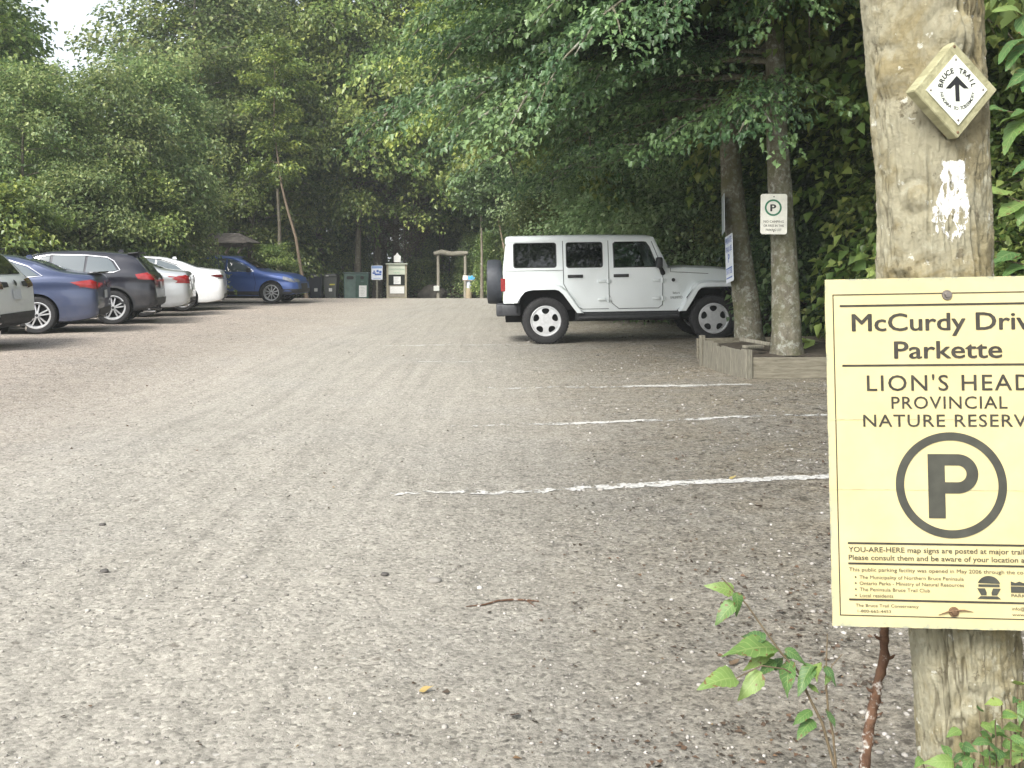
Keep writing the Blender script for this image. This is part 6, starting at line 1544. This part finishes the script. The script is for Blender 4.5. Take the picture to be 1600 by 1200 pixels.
def suv(**k):
    S = dict(L=4.45, W=1.86, r=.355, rim=.250, arch=.415, style='double', rear_ax=.86, front_ax=3.56,
        top=[(0, .62), (.02, .80), (.05, .98), (.10, 1.05), (.16, 1.12), (.28, 1.27), (.42, 1.42), (.50, 1.475), (.8, 1.52), (1.6, 1.565), (2.1, 1.555), (2.5, 1.47), (2.85, 1.29), (3.15, 1.12), (3.35, 1.07), (3.9, 1.0), (4.2, .92), (4.36, .80), (4.43, .68), (4.45, .54)],
        belt=[(0, 1.02), (.6, 1.10), (1.5, 1.06), (3.1, 1.0), (4.45, .8)],
        wid=[(0, .80), (.04, .87), (.15, .93), (.4, .975), (1.0, 1), (3.4, 1), (4.0, .96), (4.25, .90), (4.38, .82), (4.45, .74)],
        sill=[(0, .40), (.1, .34), (.5, .27), (2.4, .25), (3.9, .27), (4.45, .34)],
        windows=[[(.78, 1.13), (.90, 1.31), (1.0, 1.39), (1.38, 1.43), (1.40, 1.10), (.95, 1.11)], [(1.44, 1.10), (1.43, 1.435), (1.9, 1.45), (2.06, 1.445), (2.08, 1.08)], [(2.13, 1.08), (2.12, 1.44), (2.35, 1.39), (2.75, 1.20), (2.98, 1.065)]],
        trim=[(3.02, 1.05), (2.78, 1.22), (2.38, 1.41), (2.1, 1.465), (1.4, 1.45), (1.0, 1.41), (.86, 1.33), (.72, 1.14), (.85, 1.095), (1.5, 1.085), (3.0, 1.045)],
        rear_glass=[(-.54, 1.12), (.54, 1.12), (.50, 1.39), (.42, 1.43), (-.42, 1.43), (-.50, 1.39)],
        screen=[(2.50, -.52), (3.08, -.62), (3.14, 0), (3.08, .62), (2.50, .52), (2.43, 0)],
        seams=[[(1.00, 1.10), (1.12, .95), (1.30, .62), (1.42, .38), (2.1, .34)], [(2.11, 1.07), (2.13, .34)], [(3.02, 1.04), (3.10, .7), (3.04, .36), (2.1, .34)]],
        tail_side=[(.03, .93), (.05, 1.06), (.12, 1.10), (.42, 1.05), (.36, .96)], tail_rear=[(.50, .90), (.48, 1.03), (.86, 1.06), (.9, .94)], tail_in=[(.28, .93), (.28, 1.0), (.49, 1.01), (.49, .92)],
        head_side=[(3.98, .80), (3.98, .90), (4.25, .82), (4.36, .70), (4.2, .72)], head_front=[(.42, .72), (.45, .82), (.80, .86), (.8, .74)],
        plate=.74, badge=.985, insert=[(-.6, .38), (.6, .38), (.72, .54), (-.72, .54)], handles=[(1.42, .98), (2.32, .97)], mirror=(2.88, 1.06), antenna=.85,
        lower=[[(.0, .30), (4.4, .30), (4.4, .36), (.0, .40)]], lower_rear=[(-.9, .33), (.9, .33), (.92, .50), (-.92, .50)], arch_trim=True)
    S.update(k); return S
G_ = 'cars parked along the left side of the lot'
A14 = R(180+12)
def car_at(mk, name, label, S, near_rear_px, d, ang, dz=0):
    """placed by its near rear corner: pixel column and distance"""
    X = (near_rear_px-800)*d/1600; S['group'] = G_
    hx, hy = math.cos(ang), math.sin(ang); lx, ly = -hy, hx    # heading and left
    cx = X+hx*S['L']/2-lx*S['W']/2*.93; cy = d+hy*S['L']/2-ly*S['W']/2*.93
    return make_car(name, label, S, (cx, cy, gz(cx+2.0, cy)+dz), ang)
white = paint("paint_white", (0.78, 0.80, 0.81), dirt=.22); navy = paint('paint_slate_blue', (0.045, 0.062, 0.125), metal=.35, dirt=.12); blk = paint('paint_black_blue', (0.010, 0.011, 0.019), metal=.3, dirt=.15)
silver = paint('paint_silver', (0.50, 0.52, 0.53), metal=.55, dirt=.2); blue = paint('paint_bright_blue', (0.05, 0.115, 0.37), metal=.3, dirt=.1)
c_suv = suv(L=4.6, paint=white, glass=glass_d, glass_rear=glass_d, tail_mat=red_d, style='ten', spoiler=(.50, 1.50, .20), badge_mat=dark_p)
car_at(0, 'white_suv', 'white car cut off by the left edge, showing its dark plate recess and lower bumper', c_suv, -8, 14.75, R(180+6))
c_acc = saloon(L=4.9, paint=navy, tail_in_mat=red_d, spoiler=(.12, 1.095, .20), style='double', windows=None) ; c_acc['windows'] = saloon()['windows']
car_at(0, 'blue_sedan', 'dark slate blue sedan second from the left with red wedge tail lamp', c_acc, 152, 18.7, R(180+13))
car_at(0, 'black_compact_suv', 'black compact car with roof spoiler between the blue sedan and the silver car', suv(paint=blk, spoiler=(.50, 1.50, .22), L=4.4), 244, 21.6, R(180+12))
car_at(0, 'silver_coupe', 'silver car with triangular red tail lamp behind the black compact car', saloon(L=4.5, paint=silver, tail_side=[(.01, .78), (.02, .97), (.10, .99), (.40, .90), (.12, .80)], tail_rear=[(.60, .78), (.58, .96), (.88, .97), (.9, .80)], tail_in=[(.34, .76), (.34, .94), (.57, .95), (.58, .77)], tail_in_mat=alloy_d, style='star'), 296, 24.4, R(180+12))
car_at(0, 'white_sedan', 'smooth white sedan with slim dark tail lamps right of the silver car', saloon(L=4.7, paint=white, tail_mat=red_d, tail_side=[(.02, .88), (.02, .94), (.10, .96), (.36, .95), (.20, .90)], tail_rear=[(.40, .86), (.42, .92), (.84, .96), (.88, .88)], tail_in=[(.40, .84), (.38, .86), (.84, .87), (.84, .85)], trim_mat=dark_p, style='star'), 349, 27.2, R(180+12))
# the blue car with its nose towards the lot
Sb = suv(L=4.69, W=1.90, paint=blue, style='ten', r=.37, rim=.265, arch=.425, front_ax=3.80, rear_ax=.98, group=G_, lower=[[(.0, .30), (4.5, .30), (4.5, .42), (.0, .42)]], trim_mat=chrome, arch_trim=None)
del Sb['arch_trim']
sc_ = 4.69/4.45
for k in ('top', 'belt', 'wid', 'sill'): Sb[k] = [(a*sc_, b*(1.055 if k == 'top' else 1.03 if k == 'belt' else 1)) for a, b in Sb[k]]
for k in ('trim', 'tail_side', 'head_side'): Sb[k] = [(a*sc_, b*1.04) for a, b in Sb[k]]
Sb['windows'] = [[(a*sc_, b*1.045) for a, b in w] for w in Sb['windows']]; Sb['screen'] = [(a*sc_, b) for a, b in Sb['screen']]; Sb['seams'] = [[(a*sc_, b) for a, b in w] for w in Sb['seams']]; Sb['mirror'] = (3.02, 1.10)
wx, wd_ = (430-800)*34.9/1600, 34.9
an = R(-4); lx = wx-(3.80-4.69/2)*math.cos(an)-(-.85)*-math.sin(an)*-1; ly = wd_-(3.80-4.69/2)*math.sin(an)+.85*math.cos(an)
make_car('blue_suv', 'bright blue car facing right at the far end of the parked row', Sb, (lx, ly, gz(wx, wd_)), an)

# ---------------------------------------------------------------- the white off-roader
JP = paint('paint_white_offroad', (0.74, 0.79, 0.80), dirt=.2, rough=.28)
jl = thing('off_road_vehicle', 'white boxy four door off-roader parked on the right with spare wheel at its back', 'car', (0, 0, 0), R(0.8))
ja = R(0.8)
# rear axle near wheel stands at photo column 855 at 18 m
jn = Vector(((853-800)*18.0/1600, 18.0, 0)); TR = .83
jl.rotation_euler = (0, R(-.9), ja); jl.location = (jn.x+TR*-math.sin(ja)*1.0, jn.y+TR*math.cos(ja), gz(jn.x, jn.y)+.0)
def yb_(x, z):       # half width of the body
    w = .79
    if x > 2.25: w = .79-.13*min(1, (x-2.25)/1.0)
    if z > 1.28: w -= (z-1.28)*.16
    return w
def arcpts(cx, cz, r, a0, a1, n): return [(cx+r*math.cos(R(a0+(a1-a0)*k/n)), cz+r*math.sin(R(a0+(a1-a0)*k/n))) for k in range(n+1)]
def rr_poly(x0, z0, x1, z1, r=.045):
    cx, cz = (x0+x1)/2, (z0+z1)/2; return [(cx+a, cz+b) for a, b in rrect((x1-x0)/2, (z1-z0)/2, r, 4)]
win = [rr_poly(-.54, 1.345, .20, 1.775), rr_poly(.39, 1.335, 1.02, 1.775)]
win_f = [(1.23, 1.33), (1.97, 1.33), (1.98, 1.36), (1.86, 1.68), (1.80, 1.765), (1.76, 1.775), (1.26, 1.775), (1.225, 1.74)]
outer = [(-.735, .72), (-.46, .72), (-.43, .84), (-.33, .96), (.30, .96), (.40, .86), (.62, .55), (2.32, .55), (2.52, .78), (2.62, .93), (3.46, .93), (3.46, 1.215), (2.9, 1.265), (2.20, 1.29), (2.14, 1.33), (1.93, 1.82), (1.88, 1.845), (-.64, 1.86), (-.70, 1.30)]
for sg_ in (-1, 1):
    s_ = MB(); s_.plate(outer, win+[win_f], lambda u, v, q: (u, sg_*(yb_(u, v)-q), v), 0, .05); s_.build('body_side', JP, jl, smooth=25)
# roof with rounded edges, hood, cowl, tail panel, floor
rf = MB(); prof = [(-.74, 1.80), (-.735, 1.85), (-.70, 1.885), (-.64, 1.905), (-.40, 1.915), (.40, 1.915), (.64, 1.905), (.70, 1.885), (.735, 1.85), (.74, 1.80)]
prof = [(a*.955, b) for a, b in prof]
ring = []
for x, dz_, ws in ((-.685, -.03, .97), (-.66, -.008, 1.0), (-.60, 0, 1.01), (.3, .008, 1.01), (1.0, .004, 1.01), (1.80, -.012, 1.0), (1.90, -.028, .985), (1.95, -.055, .97)):
    ring.append([rf.bm.verts.new((x, a*ws*1.01, b+dz_)) for a, b in prof])
for a, b in zip(ring, ring[1:]):
    for k in range(len(prof)-1): rf.bm.faces.new((a[k], a[k+1], b[k+1], b[k]))
    rf.bm.faces.new((a[-1], a[0], b[0], b[-1]))
rf.bm.faces.new(ring[0]); rf.bm.faces.new(ring[-1][::-1]); rf.build('roof', JP, jl, smooth=40)
hd = MB(); ring = []
for x, w, z in ((2.20, .735, 1.335), (2.5, .70, 1.335), (3.0, .64, 1.31), (3.35, .60, 1.275), (3.46, .585, 1.245), (3.485, .575, 1.20)):
    ring.append([hd.bm.verts.new((x, a*w, z+b)) for a, b in ((-1, -.075), (-1.0, -.03), (-.93, -.006), (-.4, .012), (0, .016), (.4, .012), (.93, -.006), (1.0, -.03), (1, -.075))])
for a, b in zip(ring, ring[1:]):
    for k in range(8): hd.bm.faces.new((a[k], a[k+1], b[k+1], b[k]))
hd.bm.faces.new(ring[0]); hd.bm.faces.new(ring[-1][::-1]); hd.build('bonnet', JP, jl, smooth=40)
s_ = MB(); s_.plate([(-.66, .74), (.66, .74), (.66, .80), (.73, .80), (.76, 1.28), (.68, 1.83), (-.68, 1.83), (-.76, 1.28), (-.73, .80), (-.66, .80)], [[(-.50, 1.34), (.50, 1.34), (.47, 1.74), (-.47, 1.74)]], lambda u, v, q: (-.735+q+(max(0, v-1.28))*.12, u, v), 0, .04); s_.build('tailgate', JP, jl)
s_ = MB(); s_.plate([(-.52, 1.32), (.52, 1.32), (.49, 1.76), (-.49, 1.76)], [], lambda u, v, q: (-.712+q+(max(0, v-1.28))*.12, u, v), 0, .008); s_.build('rear_window', glass_d, jl)
# windscreen frame and glass
def wsf(u, v, q): return (2.16-(v)*.44+q, u*(1-.10*v), 1.315+v*.95)
s_ = MB(); s_.plate([(-.74, 0), (.74, 0), (.72, .57), (-.72, .57)], [[(-.65, .07), (.65, .07), (.635, .50), (-.635, .50)]], wsf, -.02, .03); s_.build('windscreen_frame', JP, jl)
m_gl, nt_g, b_g = newmat('see_through_glass'); b_g.inputs['Base Color'].default_value = (.55, .68, .62, 1); b_g.inputs['Roughness'].default_value = 0.03; b_g.inputs['Transmission Weight'].default_value = 1.0; b_g.inputs['IOR'].default_value = 1.05
glo = nt_g.nodes.new('ShaderNodeBsdfGlossy'); glo.inputs['Roughness'].default_value = .03; tra = nt_g.nodes.new('ShaderNodeBsdfTransparent'); tra.inputs['Color'].default_value = (.50, .60, .55, 1)
fr = N(nt_g, 'ShaderNodeFresnel', IOR=1.5); ms = nt_g.nodes.new('ShaderNodeMixShader'); nt_g.links.new(fr.outputs[0], ms.inputs[0]); nt_g.links.new(tra.outputs[0], ms.inputs[1]); nt_g.links.new(glo.outputs[0], ms.inputs[2]); nt_g.links.new(ms.outputs[0], nt_g.nodes['Material Output'].inputs['Surface'])
s_ = MB(); s_.plate([(-.66, .06), (.66, .06), (.645, .51), (-.645, .51)], [], wsf, 0, .006); s_.build('windscreen', m_gl, jl)
grow_ = lambda poly, k: [((p[0]-sum(q[0] for q in poly)/len(poly))*k+sum(q[0] for q in poly)/len(poly), (p[1]-sum(q[1] for q in poly)/len(poly))*k+sum(q[1] for q in poly)/len(poly)) for p in poly]
for sg_ in (-1, 1):
    for w in win:
        s_ = MB(); s_.plate(grow_(w, 1.04), [], lambda u, v, q: (u, sg_*(yb_(u, v)-q), v), .020, .026); s_.build('side_window', glass_d, jl)
    s_ = MB(); s_.plate(grow_(win_f, 1.03), [], lambda u, v, q: (u, sg_*(yb_(u, v)-q), v), .020, .026); s_.build('side_window', m_gl, jl)
    for w in win+[win_f]:       # dark rubber seal
        s_ = MB(); s_.plate(grow_(w, 1.035), [grow_(w, .985)], lambda u, v, q: (u, sg_*(yb_(u, v)+q), v), .001, .004); s_.build('window_seal', dark_p, jl)
# seams, hinges, handles
def jside(pts, w, sg_, nm, mt, o1=.0005, o2=.0022):
    dd = []
    for a, b in zip(pts, pts[1:]):
        k = max(1, int(math.hypot(b[0]-a[0], b[1]-a[1])/.06)); dd += [(a[0]+(b[0]-a[0])*q/k, a[1]+(b[1]-a[1])*q/k) for q in range(k)]
    pts = dd+[pts[-1]]
    s_ = MB(); pl_ = strip_poly(pts, w); n2 = len(pts)
    for k in range(n2-1):
        quad = [pl_[k], pl_[k+1], pl_[2*n2-2-k], pl_[2*n2-1-k]]
        s_.prism(quad, lambda u, v, q: (u, sg_*(yb_(u, v)+q), v), o1, o2)
    return s_.build(nm, mt, jl)
seam_m = plain('panel_gap', (0.10, 0.11, 0.11), .8)
for sg_ in (-1, 1):
    jside([(.325, 1.83), (.33, 1.05), (.40, .92), (.60, .63), (.66, .60), (1.12, .60)], .012, sg_, 'door_gap', seam_m)
    jside([(1.13, 1.83), (1.13, .85), (1.18, .70), (1.30, .60), (2.0, .60), (2.07, .66), (2.08, 1.30), (1.90, 1.78)], .012, sg_, 'door_gap', seam_m)
    jside([(-.70, 1.29), (.325, 1.29)], .008, sg_, 'hardtop_gap', seam_m)
    jside([(2.22, 1.30), (2.22, 1.235), (3.46, 1.155)], .010, sg_, 'bonnet_gap', seam_m)
    for (x, z) in ((.52, 1.18), (1.33, 1.18)):
        y = yb_(x, z); s_ = MB(); s_.box((x+.02, sg_*(y+.004), z), (.27, .008, .055), bev=.003); s_.box((x+.01, sg_*(y+.032), z+.002), (.24, .018, .028), bev=.007, seg=2); s_.box((x-.09, sg_*(y+.018), z), (.04, .03, .03)); s_.box((x+.11, sg_*(y+.018), z), (.04, .03, .03)); s_.build('door_handle', dark_p, jl, smooth=40)
    for x in (1.04, 2.00):
        for z in (1.09, .77):
            y = yb_(x, z); s_ = MB(); s_.box((x-.04, sg_*(y+.016), z), (.13, .028, .05), bev=.008, seg=2); s_.cyl((x+.075, sg_*(y+.02), z-.045), (x+.075, sg_*(y+.02), z+.045), .018, 10); s_.box((x+.10, sg_*(y+.008), z), (.06, .014, .06), bev=.004); s_.build('door_hinge', JP, jl, smooth=40)
    s_ = MB(); y = yb_(2.27, 1.09); s_.cyl((2.27, sg_*(y-.01), 1.09), (2.27, sg_*(y+.012), 1.09), .032, 18); s_.build('round_vent', dark_p, jl)
    # lettering on the cowl
    I = Ink(0); I.text('SPORT' if False else 'Sahara', 0, 0, .035, .13, bold=.02); I.text('UNLIMITED', 0, -.085, .042, .22, bold=.03)
    o = I.build('lettering', plain('badge_grey', (.20, .21, .22), .4), jl); o.location = (2.32, -(yb_(2.32, .8)+.003), .845) if sg_ < 0 else (2.32, yb_(2.32, .8)+.003, .845); o.rotation_euler = (0, 0, R(6) if sg_ < 0 else R(180-6))
    # flared mudguards
    def flare(pts_o, pts_i):
        s_ = MB(); n2 = len(pts_o); A = []; 
        for (po, pi_) in zip(pts_o, pts_i):
            A.append([s_.bm.verts.new((po[0], sg_*(yb_(po[0], .9)-.01), po[1]+.005)), s_.bm.verts.new((po[0], sg_*.90, po[1]-.012)), s_.bm.verts.new(((po[0]*.72+pi_[0]*.28), sg_*.935, (po[1]*.72+pi_[1]*.28))), s_.bm.verts.new((pi_[0], sg_*.94, pi_[1])), s_.bm.verts.new((pi_[0], sg_*.92, pi_[1]-.002)), s_.bm.verts.new((pi_[0]*.9+po[0]*.1, sg_*(yb_(pi_[0], .9)-.01), pi_[1]+.002))])
        for a, b in zip(A, A[1:]):
            for k in range(6): s_.bm.faces.new((a[k], a[(k+1) % 6], b[(k+1) % 6], b[k]))
        s_.bm.faces.new(A[0]); s_.bm.faces.new(A[-1][::-1]); return s_.build('mudguard', JP, jl, smooth=30)
    flare([(-.57, .73), (-.50, .86), (-.42, .985), (-.34, 1.03), (-.22, 1.045), (.20, 1.045), (.30, 1.01), (.40, .92), (.54, .72), (.67, .54)],
          [(-.50, .73), (-.43, .84), (-.36, .92), (-.29, .945), (-.20, .955), (.17, .955), (.24, .935), (.31, .87), (.44, .69), (.55, .54)])
    flare([(2.34, .55), (2.47, .75), (2.60, .96), (2.68, 1.04), (2.78, 1.065), (3.2, 1.065), (3.50, 1.04), (3.60, .98), (3.68, .86)],
          [(2.46, .55), (2.57, .72), (2.68, .90), (2.74, .95), (2.82, .965), (3.18, .965), (3.44, .95), (3.52, .90), (3.58, .82)])
    # wheel well liner
    for ax_ in (0.0, 2.95):
        s_ = MB(); s_.tube([(ax_-.53, 0, .80), (ax_-.40, 0, .94), (ax_+.30, 0, .955), (ax_+.44, 0, .80), (ax_+.60, 0, .52)], .01, 4); s_.bm.clear()
        pr2 = [(ax_-.52, .55), (ax_-.46, .78), (ax_-.36, .93), (ax_+.24, .945), (ax_+.36, .84), (ax_+.56, .52)]
        for (a, b) in zip(pr2, pr2[1:]):
            s_.bm.faces.new([s_.bm.verts.new(q) for q in ((a[0], sg_*.92, a[1]), (b[0], sg_*.92, b[1]), (b[0], sg_*.50, b[1]), (a[0], sg_*.50, a[1]))])
        s_.bm.faces.new([s_.bm.verts.new((p[0], sg_*.50, p[1])) for p in pr2])
        s_.build('wheel_well', arch_m, jl)
    # tail lamp, mirror
    s_ = MB(); s_.box((-.735, sg_*.735, 1.045), (.08, .13, .23), bev=.01); s_.build('tail_lamp', red_l, jl)
    s_ = MB(); s_.box((2.00, sg_*.95, 1.40), (.10, .22, .19), bev=.035, seg=3); s_.tube([(2.02, sg_*.90, 1.33), (2.07, sg_*.82, 1.24), (2.09, sg_*.77, 1.21)], [.035, .04, .045], 8); s_.build('mirror', dark_p, jl, smooth=50)
    # rocker and side step
    s_ = MB(); s_.box((1.46, sg_*.72, .47), (1.85, .12, .16), bev=.02); s_.box((1.46, sg_*.84, .455), (1.75, .14, .045), bev=.015, seg=2); s_.build('side_step', dark_p, jl, smooth=30)
# interior
cloth = plain('seat_cloth', (.02, .02, .022), .8)
s_ = MB(); s_.box((.75, 0, .84), (2.9, 1.40, .50)); s_.build('floor_tub', under_m, jl)
for (x, y) in ((1.35, -.38), (1.35, .38), (.42, -.38), (.42, .38)):
    s_ = MB(); s_.box((x, y, 1.12), (.50, .50, .16), bev=.05, seg=2); s_.box((x-.24, y, 1.37), (.14, .48, .50), rot=(0, -.15, 0), bev=.05, seg=2); s_.box((x-.30, y, 1.69), (.09, .24, .16), bev=.03, seg=2); s_.build('seat', cloth, jl, smooth=50)
s_ = MB(); s_.box((2.0, 0, 1.22), (.32, 1.36, .20), bev=.05, seg=2); s_.build('dashboard', cloth, jl, smooth=50)
s_ = MB(); s_.tube([(1.76+.05*math.sin(a), .38+.19*math.cos(a), 1.33+.18*math.sin(a)) for a in np.linspace(0, 2*PI, 25)], .014, 8); s_.tube([(1.76, .38, 1.33), (1.95, .38, 1.25)], .02, 8); s_.build('steering_wheel', cloth, jl)
s_ = MB()
for sg_ in (-1, 1): s_.tube([(-.55, sg_*.58, 1.1), (-.50, sg_*.58, 1.75), (.9, sg_*.6, 1.80), (1.75, sg_*.6, 1.80)], .03, 8); s_.tube([(1.06, sg_*.62, 1.0), (1.06, sg_*.60, 1.80)], .03, 8)
s_.tube([(1.06, -.6, 1.80), (1.06, .6, 1.80)], .03, 8); s_.build('roll_bar', cloth, jl)
# chassis
s_ = MB()
for sg_ in (-1, 1): s_.box((1.45, sg_*.45, .47), (4.3, .12, .20))
s_.box((1.1, 0, .46), (.9, .9, .16)); s_.cyl((0, -.75, .40), (0, .75, .40), .06, 12); s_.cyl((2.95, -.75, .40), (2.95, .75, .40), .06, 12); s_.box((.0, 0, .41), (.24, .26, .24), bev=.06); s_.box((2.95, .15, .41), (.22, .24, .22), bev=.06); s_.tube([(.1, 0, .42), (1.2, 0, .48), (2.85, .12, .42)], .035, 8); s_.box((-.35, .1, .52), (.30, .75, .18), bev=.04); s_.box((2.6, 0, .72), (1.4, 1.0, .5)); s_.build('chassis', under_m, jl)
s_ = MB(); s_.box((-.78, 0, .60), (.17, 1.56, .22), bev=.035, seg=2); s_.box((-.60, .73, .60), (.34, .12, .20), bev=.03, seg=2); s_.box((-.60, -.73, .60), (.34, .12, .20), bev=.03, seg=2); s_.build('rear_bumper', plain('bumper_grey_black', (.035, .037, .042), .55, var=.2), jl, smooth=40)
s_ = MB(); s_.box((3.70, 0, .62), (.20, 1.60, .20), bev=.04, seg=2); s_.build('front_bumper', dark_p, jl, smooth=40)
s_ = MB(); s_.plate([(-.60, .78), (.60, .78), (.60, 1.20), (.56, 1.235), (-.56, 1.235), (-.60, 1.20)], [rr_poly(-.285+.09*k-.028, .86, -.285+.09*k+.028, 1.17, .02) for k in range(7)]+[[(sg_*.455+.10*math.cos(a), 1.06+.10*math.sin(a)) for a in np.linspace(0, 2*PI, 21)[:-1]] for sg_ in (-1, 1)], lambda u, v, q: (3.50+q, u, v), 0, .05); s_.build('grille', JP, jl)
for sg_ in (-1, 1):
    s_ = MB(); s_.tube([(3.50, sg_*.455, 1.06), (3.54, sg_*.455, 1.06), (3.555, sg_*.455, 1.06)], [.10, .098, .06], 24); s_.build('head_lamp', lamp_m, jl, smooth=40)
for ax_ in (0.0, 2.95):
    for sg_ in (-1, 1): wheel(jl, ax_, sg_*.80, .408, .25, .262, 'five_hole', sg_, alloy)
# covered spare wheel on the tailgate
sp_ = bpy.data.objects.new('spare_wheel', None); COL.objects.link(sp_); sp_.parent = jl; sp_.location = (-.905, -.04, 1.09)
s_ = MB(); s_.lathe([(0, -.16), (.30, -.158), (.37, -.148), (.395, -.12), (.405, -.06), (.405, .07), (.39, .11), (.30, .125), (0, .125)], 48, M=Matrix.Rotation(-PI/2, 4, 'Z').inverted()); s_.build('tyre_cover', plain('spare_cover', (.035, .04, .05), .6, var=.15, bump=.2), sp_, smooth=40)
s_ = MB(); s_.cyl((.1, 0, 0), (.20, 0, 0), .12, 12); s_.build('bracket', dark_p, sp_)

# ---------------------------------------------------------------- thin haze volume, added to lift the dark gaps in the trees
mh = bpy.data.materials.new('haze'); mh.use_nodes = True; hn = mh.node_tree; hn.nodes.clear()
pv = hn.nodes.new('ShaderNodeVolumePrincipled'); pv.inputs['Color'].default_value = (0.86, 0.92, 0.95, 1); pv.inputs['Density'].default_value = 0.0008
ho = hn.nodes.new('ShaderNodeOutputMaterial'); hn.links.new(pv.outputs[0], ho.inputs['Volume'])
s_ = MB(); s_.box((0, 0, 11.0), (1900, 1900, 24)); tag(s_.build('haze', mh), 'thin pale haze added over the lot and the trees to lift their dark gaps', 'haze', kind='stuff')
scene.cycles.volume_bounces = 1
